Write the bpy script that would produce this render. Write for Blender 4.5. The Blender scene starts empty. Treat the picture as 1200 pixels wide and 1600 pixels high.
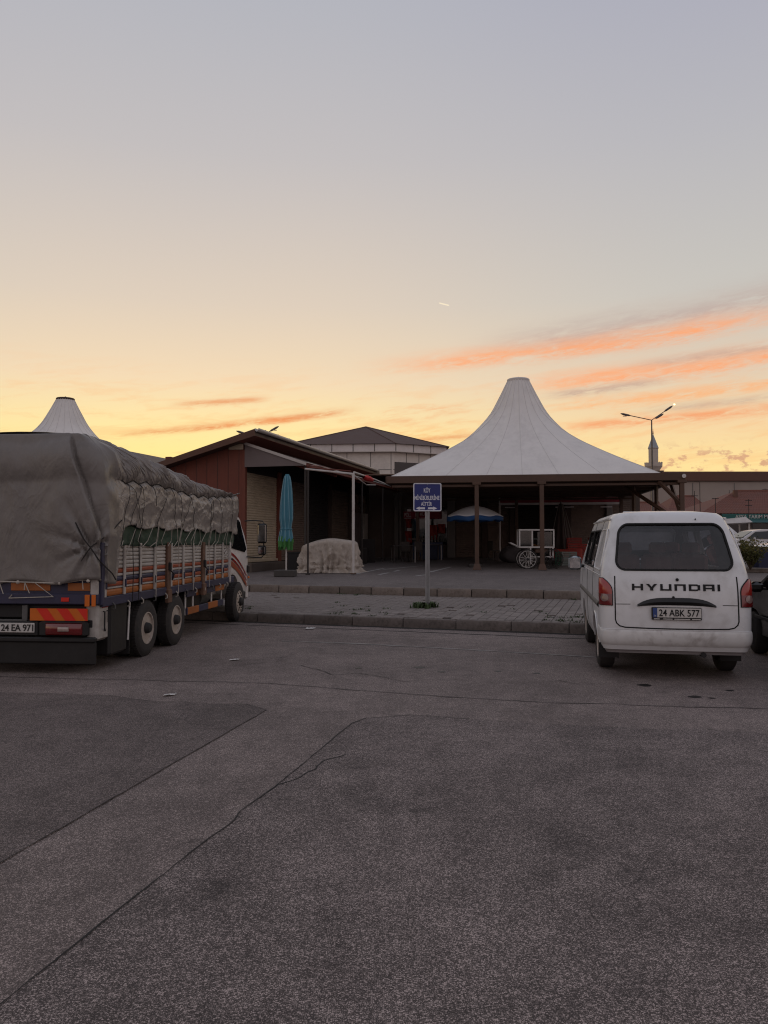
import bpy, bmesh, math, random
import numpy as np
from mathutils import Vector, Matrix, noise as mnoise

random.seed(7)
SC = bpy.context.scene
COL = SC.collection
PI = math.pi
R = math.radians

# ------------------------------------------------------------------ camera
CAM_H = 1.6
PITCH = R(2.15)
cam_data = bpy.data.cameras.new('camera')
cam = bpy.data.objects.new('camera', cam_data)
COL.objects.link(cam)
cam.location = (0, 0, CAM_H)
cam.rotation_euler = (PI/2 + PITCH, 0, 0)
cam_data.sensor_fit = 'HORIZONTAL'
cam_data.sensor_width = 36
cam_data.lens = 36
cam_data.clip_start = 0.05
cam_data.clip_end = 2000
SC.camera = cam

# ------------------------------------------------------------------ node helper
class NT:
    def __init__(s, tree):
        s.t = tree; s.n = tree.nodes; s.l = tree.links
    def new(s, kind, **kw):
        n = s.n.new(kind)
        for k, v in kw.items():
            setattr(n, k, v)
        return n
    def put(s, sock, v):
        if isinstance(v, bpy.types.NodeSocket): s.l.new(v, sock)
        elif isinstance(v, (tuple, list)) and sock.type == 'RGBA': sock.default_value = (*v[:3], 1)
        else: sock.default_value = v
    def m(s, op, a, b=0.0, c=None, clamp=False):
        n = s.new('ShaderNodeMath', operation=op, use_clamp=clamp)
        s.put(n.inputs[0], a); s.put(n.inputs[1], b)
        if c is not None: s.put(n.inputs[2], c)
        return n.outputs[0]
    def ss(s, x, a, b):
        n = s.new('ShaderNodeMapRange', interpolation_type='SMOOTHSTEP')
        s.put(n.inputs[0], x); n.inputs[1].default_value = a; n.inputs[2].default_value = b
        return n.outputs[0]
    def mix(s, f, a, b, mode='MIX'):
        n = s.new('ShaderNodeMix', data_type='RGBA', blend_type=mode)
        s.put(n.inputs[0], f); s.put(n.inputs[6], a); s.put(n.inputs[7], b)
        return n.outputs[2]
    def ramp(s, f, stops, interp='LINEAR'):
        n = s.new('ShaderNodeValToRGB'); r = n.color_ramp; r.interpolation = interp
        while len(r.elements) < len(stops): r.elements.new(0.5)
        for e, (p, c) in zip(r.elements, stops):
            e.position = p; e.color = (*c, 1) if len(c) == 3 else c
        s.put(n.inputs[0], f)
        return n.outputs[0]
    def vec(s, x, y, z):
        n = s.new('ShaderNodeCombineXYZ')
        for i, v in enumerate((x, y, z)): s.put(n.inputs[i], v)
        return n.outputs[0]
    def noise(s, v, scale, detail=4, rough=.55, dist=0):
        n = s.new('ShaderNodeTexNoise')
        if v is not None: s.l.new(v, n.inputs['Vector'])
        n.inputs['Scale'].default_value = scale; n.inputs['Detail'].default_value = detail
        n.inputs['Roughness'].default_value = rough; n.inputs['Distortion'].default_value = dist
        return n.outputs[0]

def lin(r, g, b):
    f = lambda c: c/12.92 if c <= .04045 else ((c+.055)/1.055)**2.4
    return tuple(f(v/255) for v in (r, g, b))

# ------------------------------------------------------------------ sky
SUN_AZ, SUN_EL = R(-14), R(1.5)      # azimuth from the view axis (+Y), positive to the right
world = bpy.data.worlds.new('World'); SC.world = world; world.use_nodes = True
def build_sky():
    nt = NT(world.node_tree); nt.n.clear()
    tc = nt.new('ShaderNodeTexCoord')
    sep = nt.new('ShaderNodeSeparateXYZ'); nt.l.new(tc.outputs['Generated'], sep.inputs[0])
    X, Y, Z = sep.outputs
    az = nt.m('ARCTAN2', X, Y)
    az = nt.m('MULTIPLY', az, 180/PI)
    el = nt.m('MULTIPLY', nt.m('ARCSINE', Z), 180/PI)
    zc = nt.m('MAXIMUM', Z, 0.0)
    A = nt.ramp(zc, [(0, lin(255, 208, 122)), (.10, lin(255, 231, 152)), (.14, lin(253, 229, 168)), (.20, lin(243, 218, 182)), (.293, lin(222, 206, 188)),
                     (.45, lin(195, 190, 190)), (.585, lin(180, 181, 189)), (1, lin(164, 168, 182))])
    B = nt.ramp(zc, [(0, lin(250, 200, 132)), (.09, lin(255, 226, 158)), (.14, lin(246, 213, 165)), (.20, lin(224, 206, 182)), (.293, lin(200, 196, 189)),
                     (.45, lin(184, 183, 188)), (.585, lin(171, 172, 186)), (1, lin(158, 163, 182))])
    Cc = nt.ramp(zc, [(0, lin(176, 158, 156)), (.08, lin(200, 178, 176)), (.2, lin(204, 192, 192)), (.4, lin(190, 186, 192)), (1, lin(168, 170, 182))])
    # angle from the sun's azimuth, wrapped
    d = nt.m('SUBTRACT', az, math.degrees(SUN_AZ))
    d = nt.m('ABSOLUTE', nt.m('WRAP', d, 180.0, -180.0))
    col = nt.mix(nt.ss(d, 6, 42), A, B)
    col = nt.mix(nt.ss(d, 50, 140), col, Cc)
    # warm glow round the sunk sun
    g1 = nt.m('MULTIPLY', nt.m('SUBTRACT', az, math.degrees(SUN_AZ)), 1/16)
    g2 = nt.m('MULTIPLY', nt.m('SUBTRACT', el, 4.0), 1/4.0)
    gl = nt.m('EXPONENT', nt.m('MULTIPLY', nt.m('ADD', nt.m('MULTIPLY', g1, g1), nt.m('MULTIPLY', g2, g2)), -1.0))
    col = nt.mix(nt.m('MULTIPLY', gl, .55), col, lin(255, 238, 150))
    # clouds: long wind-drawn streaks, rising to the right
    tilt = nt.m('SUBTRACT', el, nt.m('MULTIPLY', az, .10))
    st1 = nt.noise(nt.vec(nt.m('MULTIPLY', az, .085), nt.m('MULTIPLY', tilt, .75), 3.1), 1.0, 6, .6, .6)
    st2 = nt.noise(nt.vec(nt.m('MULTIPLY', az, .32), nt.m('MULTIPLY', tilt, 1.9), 9.7), 1.0, 7, .65, .5)
    tex = nt.m('ADD', nt.m('MULTIPLY', st1, .45), nt.m('MULTIPLY', st2, .55))
    st3 = nt.noise(nt.vec(nt.m('MULTIPLY', az, .85), nt.m('MULTIPLY', tilt, 4.6), 5.2), 1.0, 8, .68, .9)
    tx2 = nt.m('ADD', nt.m('MULTIPLY', st2, .5), nt.m('MULTIPLY', st3, .5))
    wob = nt.m('ADD', nt.m('MULTIPLY', nt.m('SUBTRACT', st1, .5), 2.6), nt.m('MULTIPLY', nt.m('SUBTRACT', st3, .5), 2.4))
    # overall thin cirrus low over the whole horizon
    band = nt.m('MULTIPLY', nt.ss(el, 1.5, 4.5), nt.m('SUBTRACT', 1.0, nt.ss(el, 9, 14)))
    thin = nt.m('MULTIPLY', band, nt.ss(tex, .47, .62))
    warm = nt.m('SUBTRACT', 1.0, nt.ss(d, 40, 110))
    ccol = nt.mix(warm, lin(176, 152, 160), lin(250, 180, 120))
    col = nt.mix(nt.m('MULTIPLY', thin, .30), col, ccol)
    pz = lambda py: math.degrees(math.atan((800-py)/1200) + PITCH)
    pa = lambda px: math.degrees(math.atan((px-600)/1200))
    def streak(x0, y0, x1, y1, w, strength, c, lo=.40, hi=.56, fade=4.0, up=1.0, curve=0.0):
        nonlocal col
        a0, a1, e0, e1 = pa(x0), pa(x1), pz(y0), pz(y1)
        sl = (e1-e0)/(a1-a0)
        t = nt.m('SUBTRACT', az, a0)
        cen = nt.m('ADD', nt.m('MULTIPLY', t, sl), e0)
        if curve: cen = nt.m('ADD', cen, nt.m('MULTIPLY', nt.m('MULTIPLY', t, t), curve))
        r = nt.m('ADD', nt.m('SUBTRACT', el, cen), nt.m('MULTIPLY', wob, w*.55))
        up_ = nt.m('MULTIPLY', nt.m('MAXIMUM', r, 0.0), 1/(w*up))
        dn_ = nt.m('MULTIPLY', nt.m('MINIMUM', r, 0.0), 1/w)
        q = nt.m('ADD', up_, dn_)
        gs = nt.m('EXPONENT', nt.m('MULTIPLY', nt.m('MULTIPLY', q, q), -1.0))
        win = nt.m('MULTIPLY', nt.ss(az, a0-fade*.3, a0+fade), nt.m('SUBTRACT', 1.0, nt.ss(az, a1-fade, a1+fade*.3)))
        tx = nt.m('MULTIPLY_ADD', nt.ss(tx2, .30, .68), .75, .25)
        k = nt.m('MULTIPLY', nt.m('MULTIPLY', gs, win), nt.m('MULTIPLY', nt.m('MULTIPLY', nt.ss(tex, lo, hi), tx), strength), clamp=True)
        col = nt.mix(k, col, c)
    ORG, GRY, RED, YEL = lin(255, 168, 114), lin(186, 162, 150), lin(228, 138, 84), lin(255, 214, 120)
    streak(740, 548, 1520, 478, 1.0, .9, lin(190, 172, 164), .28, .46, 8)           # grey top of the big right streak
    streak(580, 576, 1300, 530, .52, 1.0, ORG, .26, .46, 9, 1.5)
    streak(800, 606, 1400, 576, .66, 1.0, ORG, .28, .5, 6)
    streak(980, 584, 1300, 570, .30, .60, GRY, .36, .52, 4)
    streak(840, 624, 1060, 608, .28, .8, GRY, .34, .5, 3)
    streak(860, 640, 1400, 618, .42, .8, lin(255, 176, 112), .36, .54, 4)
    streak(880, 672, 1400, 652, .36, 1.0, lin(246, 160, 108), .34, .52, 3)
    streak(1000, 652, 1350, 640, .26, .55, GRY, .36, .5, 3)
    streak(560, 650, 800, 640, .7, .55, lin(240, 178, 130), .44, .6, 4)
    streak(470, 700, 740, 672, .5, .6, lin(250, 176, 100), .4, .56, 4)
    streak(170, 690, 560, 640, .26, 1.0, RED, .30, .44, 3)
    streak(260, 640, 420, 626, .22, .8, RED, .34, .5, 2)
    streak(330, 668, 470, 655, .22, .8, lin(240, 150, 90), .34, .5, 2)
    streak(640, 690, 760, 680, .2, .8, RED, .36, .5, 2)
    # small puffs low over the right horizon
    pf = nt.noise(nt.vec(nt.m('MULTIPLY', az, .9), nt.m('MULTIPLY', el, 1.5), 1.2), 1.0, 5, .6)
    pb = nt.m('MULTIPLY', nt.ss(el, 4.2, 5.0), nt.m('SUBTRACT', 1.0, nt.ss(el, 5.6, 7.2)))
    pb = nt.m('MULTIPLY', pb, nt.ss(az, 14, 22))
    pb = nt.m('MULTIPLY', pb, nt.m('SUBTRACT', 1.0, nt.ss(az, 60, 90)))
    col = nt.mix(nt.m('MULTIPLY', nt.m('MULTIPLY', pb, nt.ss(pf, .50, .60)), .75), col, lin(206, 150, 124))
    # short bright contrail
    ca, ce = pa(695), pz(476.5)
    ta = nt.m('SUBTRACT', az, ca)
    r = nt.m('ADD', nt.m('SUBTRACT', el, ce), nt.m('MULTIPLY', ta, .25))
    k = nt.m('MULTIPLY', nt.m('SUBTRACT', 1.0, nt.ss(nt.m('ABSOLUTE', r), .02, .07)), nt.m('SUBTRACT', 1.0, nt.ss(nt.m('ABSOLUTE', ta), .30, .42)))
    col = nt.mix(nt.m('MULTIPLY', k, .8), col, lin(255, 238, 205))
    # below the horizon: dull ground tone
    col = nt.mix(nt.ss(Z, -.04, -.005), lin(70, 64, 66), col)
    # physical sky underneath, very low sun, adds its own soft gradient
    sky = nt.new('ShaderNodeTexSky', sky_type='NISHITA')
    sky.sun_disc = False; sky.sun_elevation = SUN_EL; sky.sun_rotation = SUN_AZ
    bg1 = nt.new('ShaderNodeBackground'); nt.l.new(sky.outputs[0], bg1.inputs[0]); bg1.inputs[1].default_value = .004
    bg2 = nt.new('ShaderNodeBackground'); nt.l.new(col, bg2.inputs[0]); bg2.inputs[1].default_value = SKY_GAIN
    add = nt.new('ShaderNodeAddShader'); nt.l.new(bg1.outputs[0], add.inputs[0]); nt.l.new(bg2.outputs[0], add.inputs[1])
    out = nt.new('ShaderNodeOutputWorld'); nt.l.new(add.outputs[0], out.inputs[0])
SKY_GAIN = 1.0
build_sky()
world.cycles.sampling_method = 'MANUAL'; world.cycles.sample_map_resolution = 1024

# ------------------------------------------------------------------ sun (already on the horizon)
sd = bpy.data.lights.new('sun', 'SUN'); sun = bpy.data.objects.new('sun', sd); COL.objects.link(sun)
sd.energy = 0.12; sd.angle = R(6); sd.color = (1, .62, .34)
_d = Vector((math.sin(SUN_AZ)*math.cos(R(3)), math.cos(SUN_AZ)*math.cos(R(3)), math.sin(R(3))))
sun.rotation_euler = _d.to_track_quat('Z', 'Y').to_euler()
sun.location = (0, 0, 40)

SC.view_settings.view_transform = 'Standard'
SC.view_settings.look = 'None'
SC.view_settings.gamma = 1
SC.view_settings.use_curve_mapping = False
SC.view_settings.exposure = 0.0
SC.cycles.use_denoising = True
SC.cycles.denoising_prefilter = 'NONE'
SC.cycles.denoising_input_passes = 'RGB_ALBEDO_NORMAL'
SC.cycles.filter_width = 1.15
SC.cycles.max_bounces = 6
SC.cycles.transparent_max_bounces = 12
SC.cycles.sample_clamp_indirect = 4

# ------------------------------------------------------------------ mesh helper
def at(px, py, Yd):
    """world point seen at photo pixel (px,py) at distance Yd along the view axis (used to lay the site out)"""
    a = (px-600)/1200; b = -(py-800)/1200
    c, s = math.cos(PITCH), math.sin(PITCH)
    k = Yd/(c - s*b)
    return Vector((a*k, Yd, CAM_H + k*(s + b*c)))
def ground(px, py, z=0.0):
    b = -(py-800)/1200
    c, s = math.cos(PITCH), math.sin(PITCH)
    k = (z-CAM_H)/(s+b*c)
    return Vector(((px-600)/1200*k, k*(c-s*b), z))

class MB:
    def __init__(s): s.v = []; s.f = []; s.mi = []; s.M = None
    def add(s, vs, fs, mi=0):
        o = len(s.v)
        for p in vs:
            p = Vector(p)
            s.v.append(tuple(s.M @ p) if s.M else tuple(p))
        for f in fs:
            s.f.append([o+i for i in f]); s.mi.append(mi)
        return s
    def box(s, c, d, rz=0, mi=0, taper=1.0, rot=None):
        x, y, z = (k/2 for k in d); c = Vector(c)
        m = rot if rot is not None else Matrix.Rotation(rz, 3, 'Z')
        vs = []
        for zz, t in ((-z, 1), (z, taper)):
            for a, b in ((-x, -y), (x, -y), (x, y), (-x, y)):
                vs.append(c + m @ Vector((a*t, b*t, zz)))
        return s.add(vs, [(3, 2, 1, 0), (4, 5, 6, 7), (0, 1, 5, 4), (1, 2, 6, 5), (2, 3, 7, 6), (3, 0, 4, 7)], mi)
    def cbox(s, c, d, b=.01, rz=0, mi=0, rot=None):
        """box with chamfered edges"""
        x, y, z = (k/2 for k in d); c = Vector(c)
        m = rot if rot is not None else Matrix.Rotation(rz, 3, 'Z')
        b = min(b, x*.9, y*.9, z*.9)
        ring = lambda X, Y, zz: [(-X+b, -Y, zz), (X-b, -Y, zz), (X, -Y+b, zz), (X, Y-b, zz), (X-b, Y, zz), (-X+b, Y, zz), (-X, Y-b, zz), (-X, -Y+b, zz)]
        lv = [ring(x-b, y-b, -z) , ring(x, y, -z+b), ring(x, y, z-b), ring(x-b, y-b, z)]
        vs = [c + m @ Vector(p) for r_ in lv for p in r_]
        fs = []
        for k in range(3):
            for i in range(8):
                j = (i+1) % 8
                fs.append((k*8+i, k*8+j, (k+1)*8+j, (k+1)*8+i))
        fs.append(tuple(range(7, -1, -1))); fs.append(tuple(range(24, 32)))
        return s.add(vs, fs, mi)
    def tube(s, pts, r, n=6, mi=0, cap=True, closed=False):
        pts = [Vector(p) for p in pts]; N = len(pts)
        rr = r if isinstance(r, (list, tuple)) else [r]*N
        vs = []; up = None
        for i, p in enumerate(pts):
            if closed: t = pts[(i+1) % N] - pts[i-1]
            else: t = pts[min(i+1, N-1)] - pts[max(i-1, 0)]
            if t.length < 1e-9: t = Vector((0, 0, 1))
            t.normalize()
            if up is None:
                up = Vector((0, 0, 1)) if abs(t.z) < .9 else Vector((1, 0, 0))
            a = t.cross(up)
            if a.length < 1e-6: a = t.cross(Vector((0, 1, .3)))
            a.normalize(); b = a.cross(t).normalized(); up = b
            for k in range(n):
                an = 2*PI*k/n
                vs.append(p + (a*math.cos(an) + b*math.sin(an))*rr[i])
        fs = []
        for i in range(N if closed else N-1):
            j = (i+1) % N
            for k in range(n):
                k2 = (k+1) % n
                fs.append((i*n+k, i*n+k2, j*n+k2, j*n+k))
        if cap and not closed:
            fs.append(tuple(range(n-1, -1, -1))); fs.append(tuple((N-1)*n+k for k in range(n)))
        return s.add(vs, fs, mi)
    def lathe(s, prof, n=24, c=(0, 0, 0), axis='Z', mi=0, closed=False):
        """profile [(radius, height)] turned about an axis"""
        c = Vector(c); vs = []
        for r_, h in prof:
            for k in range(n):
                a = 2*PI*k/n; x, y = r_*math.cos(a), r_*math.sin(a)
                p = {'Z': (x, y, h), 'X': (h, x, y), 'Y': (y, h, x)}[axis]
                vs.append(c + Vector(p))
        fs = []; P = len(prof)
        for i in range(P if closed else P-1):
            j = (i+1) % P
            for k in range(n):
                k2 = (k+1) % n
                fs.append((i*n+k, i*n+k2, j*n+k2, j*n+k))
        if not closed:
            if prof[0][0] > 1e-4: fs.append(tuple(range(n-1, -1, -1)))
            if prof[-1][0] > 1e-4: fs.append(tuple((P-1)*n+k for k in range(n)))
        return s.add(vs, fs, mi)
    def prism(s, poly, lo, hi, plane='XY', mi=0):
        n = len(poly)
        mp = {'XY': lambda a, b, h: (a, b, h), 'XZ': lambda a, b, h: (a, h, b), 'YZ': lambda a, b, h: (h, a, b)}[plane]
        vs = [mp(a, b, lo) for a, b in poly] + [mp(a, b, hi) for a, b in poly]
        fs = [tuple(range(n-1, -1, -1)), tuple(range(n, 2*n))] + [(i, (i+1) % n, n+(i+1) % n, n+i) for i in range(n)]
        return s.add(vs, fs, mi)
    def grid(s, fn, nu, nv, mi=0, flip=False):
        vs = [fn(i/nu, j/nv) for j in range(nv+1) for i in range(nu+1)]
        w = nu+1
        fs = [(j*w+i, j*w+i+1, (j+1)*w+i+1, (j+1)*w+i) for j in range(nv) for i in range(nu)]
        if flip: fs = [f[::-1] for f in fs]
        return s.add(vs, fs, mi)
    def quad(s, a, b, c, d, mi=0): return s.add([a, b, c, d], [(0, 1, 2, 3)], mi)
    def plate(s, poly3, thick, mi=0):
        """flat polygon given in 3-D, given a thickness along its normal"""
        P = [Vector(p) for p in poly3]; n = len(P)
        nor = (P[1]-P[0]).cross(P[2]-P[0]).normalized()*thick
        vs = P + [p-nor for p in P]
        fs = [tuple(range(n)), tuple(range(2*n-1, n-1, -1))] + [(i, n+i, n+(i+1) % n, (i+1) % n) for i in range(n)]
        return s.add(vs, fs, mi)
    def mesh(s, name, mats, smooth=None, fix=False):
        me = bpy.data.meshes.new(name)
        me.from_pydata(s.v, [], s.f)
        for m_ in (mats if isinstance(mats, (list, tuple)) else [mats]): me.materials.append(m_)
        if any(s.mi): me.polygons.foreach_set('material_index', s.mi)
        if fix:
            bm = bmesh.new(); bm.from_mesh(me); bmesh.ops.recalc_face_normals(bm, faces=bm.faces); bm.to_mesh(me); bm.free()
        if smooth:
            me.polygons.foreach_set('use_smooth', [True]*len(me.polygons))
            me.set_sharp_from_angle(angle=R(smooth))
        me.update()
        return me
    def build(s, name, mats, parent=None, smooth=None, fix=True, **props):
        o = bpy.data.objects.new(name, s.mesh(name, mats, smooth, fix)); COL.objects.link(o)
        if parent is not None: o.parent = parent
        for k, v in props.items(): o[k] = v
        return o

def thing(name, label, cat, loc=(0, 0, 0), rz=0, group=None):
    o = bpy.data.objects.new(name, None); COL.objects.link(o)
    o.location = loc; o.rotation_euler = (0, 0, rz); o.empty_display_size = .2
    o['label'] = label; o['category'] = cat
    if group: o['group'] = group
    return o
def tag(o, label, cat, group=None):
    o['label'] = label; o['category'] = cat
    if group: o['group'] = group
    return o
def struct(o): o['kind'] = 'structure'; return o
def copy_tree(o, parent=None):
    c = o.copy(); COL.objects.link(c)
    if parent is not None: c.parent = parent
    for ch in list(o.children): copy_tree(ch, c)
    return c
def inst(name, mesh, parent, loc=(0, 0, 0), rot=(0, 0, 0), scale=(1, 1, 1)):
    o = bpy.data.objects.new(name, mesh); COL.objects.link(o); o.parent = parent
    o.location = loc; o.rotation_euler = rot; o.scale = scale
    return o
def nz(x, y=0.0, z=0.0): return mnoise.noise(Vector((x, y, z)))
def fbm(x, y=0.0, z=0.0, o=4): return mnoise.fractal(Vector((x, y, z)), 1.0, 2.0, o)
def sstep(x, a, b):
    t = min(1, max(0, (x-a)/(b-a))); return t*t*(3-2*t)

def text_mesh(body, w, h, depth=.004, shear=0.0, bold=0.0, space=1.0):
    """lettering scaled to width w and height h, lower left at the origin, in the XZ plane facing -Y"""
    cu = bpy.data.curves.new('lettering', 'FONT'); cu.body = body; cu.size = 1; cu.extrude = .02; cu.shear = shear; cu.offset = bold
    cu.space_character = space
    ob = bpy.data.objects.new('lettering_source', cu); COL.objects.link(ob)
    dg = bpy.context.evaluated_depsgraph_get()
    me = bpy.data.meshes.new_from_object(ob.evaluated_get(dg))
    bpy.data.objects.remove(ob); bpy.data.curves.remove(cu)
    n = len(me.vertices); co = np.empty(n*3); me.vertices.foreach_get('co', co); co = co.reshape(-1, 3)
    lo, hi = co.min(0), co.max(0)
    co = (co-lo)/np.maximum(hi-lo, 1e-6)
    out = np.stack([co[:, 0]*w, -co[:, 2]*depth, co[:, 1]*h], 1)
    me.vertices.foreach_set('co', out.ravel()); me.materials.clear(); me.update()
    return me
def lettering(name, body, w, h, mat, parent, loc, rz=0, depth=.004, tilt=0.0, **kw):
    me = text_mesh(body, w, h, depth, **kw); me.materials.append(mat); me.name = name
    o = bpy.data.objects.new(name, me); COL.objects.link(o); o.parent = parent
    o.location = loc; o.rotation_euler = (tilt, 0, rz)
    return o

# ------------------------------------------------------------------ materials
def pm(name, col, rough=.7, var=.14, scale=5.0, bump=0.0, bscale=60.0, metal=0.0, spec=.4, dirt=0.0, dirt_col=(.06, .05, .04), piece=0.0, detail=5, trans=0.0, coat=0.0, stretch=(1, 1, 1), wave=None):
    mt = bpy.data.materials.new(name); mt.use_nodes = True
    nt = NT(mt.node_tree); b = nt.n['Principled BSDF']
    tc = nt.new('ShaderNodeTexCoord'); mp = nt.new('ShaderNodeMapping'); nt.l.new(tc.outputs['Object'], mp.inputs[0]); mp.inputs['Scale'].default_value = stretch
    v = mp.outputs[0]
    n1 = nt.noise(v, scale, detail, .6)
    f = nt.m('MULTIPLY_ADD', nt.m('SUBTRACT', n1, .5), var*3.2, 1.0)
    if piece:
        oi = nt.new('ShaderNodeObjectInfo')
        f = nt.m('MULTIPLY', f, nt.m('MULTIPLY_ADD', nt.m('SUBTRACT', oi.outputs['Random'], .5), piece*2, 1.0))
    c = nt.mix(1.0, col, nt.vec(f, f, f), 'MULTIPLY')
    if dirt:
        n2 = nt.noise(v, scale*.45, 6, .7)
        n3 = nt.noise(v, scale*3.7, 4, .6)
        k = nt.m('MULTIPLY', nt.ss(nt.m('ADD', nt.m('MULTIPLY', n2, .7), nt.m('MULTIPLY', n3, .3)), .44, .68), dirt)
        c = nt.mix(k, c, dirt_col)
    nt.put(b.inputs['Base Color'], c)
    b.inputs['Roughness'].default_value = rough; b.inputs['Metallic'].default_value = metal
    b.inputs['Specular IOR Level'].default_value = spec
    if coat: b.inputs['Coat Weight'].default_value = coat; b.inputs['Coat Roughness'].default_value = .08
    rn = nt.m('MULTIPLY_ADD', nt.m('SUBTRACT', n1, .5), .35, rough, clamp=True); nt.put(b.inputs['Roughness'], rn)
    if bump:
        bn = nt.new('ShaderNodeBump'); bn.inputs['Strength'].default_value = bump; bn.inputs['Distance'].default_value = .01
        nt.l.new(nt.noise(v, bscale, 4, .6), bn.inputs['Height']); nt.l.new(bn.outputs[0], b.inputs['Normal'])
    if trans:
        tl = nt.new('ShaderNodeBsdfTranslucent'); nt.put(tl.inputs[0], c)
        mx = nt.new('ShaderNodeMixShader'); mx.inputs[0].default_value = trans
        out = nt.n['Material Output']
        nt.l.new(b.outputs[0], mx.inputs[1]); nt.l.new(tl.outputs[0], mx.inputs[2]); nt.l.new(mx.outputs[0], out.inputs[0])
    return mt
def glass(name, tint=(.25, .27, .28), rough=.03):
    mt = bpy.data.materials.new(name); mt.use_nodes = True
    nt = NT(mt.node_tree); nt.n.clear()
    tr = nt.new('ShaderNodeBsdfTransparent'); tr.inputs[0].default_value = (*tint, 1)
    gl = nt.new('ShaderNodeBsdfGlossy'); gl.inputs['Roughness'].default_value = rough; gl.inputs[0].default_value = (1, 1, 1, 1)
    df = nt.new('ShaderNodeBsdfDiffuse'); df.inputs[0].default_value = (.10, .095, .09, 1)
    tc = nt.new('ShaderNodeTexCoord')
    dk = nt.m('MULTIPLY', nt.ss(nt.noise(tc.outputs['Object'], 7, 6, .7), .40, .8), .22)
    m0 = nt.new('ShaderNodeMixShader'); nt.l.new(dk, m0.inputs[0]); nt.l.new(tr.outputs[0], m0.inputs[1]); nt.l.new(df.outputs[0], m0.inputs[2])
    fr = nt.new('ShaderNodeFresnel'); fr.inputs[0].default_value = 1.6
    mx = nt.new('ShaderNodeMixShader'); nt.l.new(fr.outputs[0], mx.inputs[0]); nt.l.new(m0.outputs[0], mx.inputs[1]); nt.l.new(gl.outputs[0], mx.inputs[2])
    out = nt.new('ShaderNodeOutputMaterial'); nt.l.new(mx.outputs[0], out.inputs[0])
    return mt
def emit(name, col, s):
    mt = bpy.data.materials.new(name); mt.use_nodes = True
    nt = NT(mt.node_tree); b = nt.n['Principled BSDF']
    b.inputs['Emission Color'].default_value = (*col, 1); b.inputs['Emission Strength'].default_value = s
    b.inputs['Base Color'].default_value = (*col, 1)
    return mt
def asphalt(name, base, light, mott, cell=110.0, bump=.5, dens=.5):
    mt = bpy.data.materials.new(name); mt.use_nodes = True
    nt = NT(mt.node_tree); b = nt.n['Principled BSDF']
    tc = nt.new('ShaderNodeTexCoord'); v = tc.outputs['Object']
    def cells(sc):
        # random value per grain, grains warped so that they are not round
        wp = nt.new('ShaderNodeTexNoise'); nt.l.new(v, wp.inputs['Vector']); wp.inputs['Scale'].default_value = sc*1.3; wp.inputs['Detail'].default_value = 1
        va = nt.new('ShaderNodeVectorMath', operation='MULTIPLY_ADD'); nt.l.new(wp.outputs['Color'], va.inputs[0]); va.inputs[1].default_value = (.25/sc,)*3; nt.l.new(v, va.inputs[2])
        vo = nt.new('ShaderNodeTexVoronoi'); nt.l.new(va.outputs[0], vo.inputs['Vector']); vo.inputs['Scale'].default_value = sc
        sp = nt.new('ShaderNodeSeparateColor'); nt.l.new(vo.outputs['Color'], sp.inputs[0]); return sp.outputs[0], vo.outputs['Distance']
    g1, d1 = cells(cell*2.1); g2, d2 = cells(cell*1.05); g3, d3 = cells(cell*.55)
    def dot(g, d, lo, rad):                                    # a separate stone: bright cell, dark binder round it
        return nt.m('MULTIPLY', nt.ss(g, lo, 1.0), nt.m('SUBTRACT', 1.0, nt.ss(d, rad*.55, rad)))
    k = nt.m('ADD', nt.m('MULTIPLY', dot(g2, d2, dens, .62), .85), nt.m('ADD', nt.m('MULTIPLY', dot(g1, d1, dens-.1, .66), .62), nt.m('MULTIPLY', dot(g3, d3, .80, .55), .40)))
    k = nt.m('MULTIPLY_ADD', k, 1.25, .10)
    big = nt.noise(v, .45, 7, .62); mid = nt.noise(v, 3.5, 6, .7); fine = nt.noise(v, 30, 4, .65)
    wear = nt.m('ADD', nt.m('MULTIPLY', big, .42), nt.m('ADD', nt.m('MULTIPLY', mid, .33), nt.m('MULTIPLY', fine, .25)))
    k = nt.m('MULTIPLY', k, nt.m('MULTIPLY_ADD', nt.ss(wear, .36, .64), .7, .5), clamp=True)
    c = nt.mix(k, base, light)
    f = nt.m('MULTIPLY_ADD', nt.m('SUBTRACT', wear, .5), mott*4, 1.0)
    c = nt.mix(1.0, c, nt.vec(f, f, f), 'MULTIPLY')
    st = nt.noise(v, .9, 6, .72, 1.4)                          # old oil spots and dark stains
    c = nt.mix(nt.m('MULTIPLY', nt.ss(st, .60, .72), .5), c, (.022, .019, .018))
    nt.put(b.inputs['Base Color'], c)
    b.inputs['Roughness'].default_value = .85; b.inputs['Specular IOR Level'].default_value = .3
    bn = nt.new('ShaderNodeBump'); bn.inputs['Strength'].default_value = bump; bn.inputs['Distance'].default_value = .003
    h = nt.m('ADD', nt.m('MULTIPLY', g2, .6), nt.m('MULTIPLY', g1, .5))
    nt.l.new(h, bn.inputs['Height']); nt.l.new(bn.outputs[0], b.inputs['Normal'])
    return mt
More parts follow.
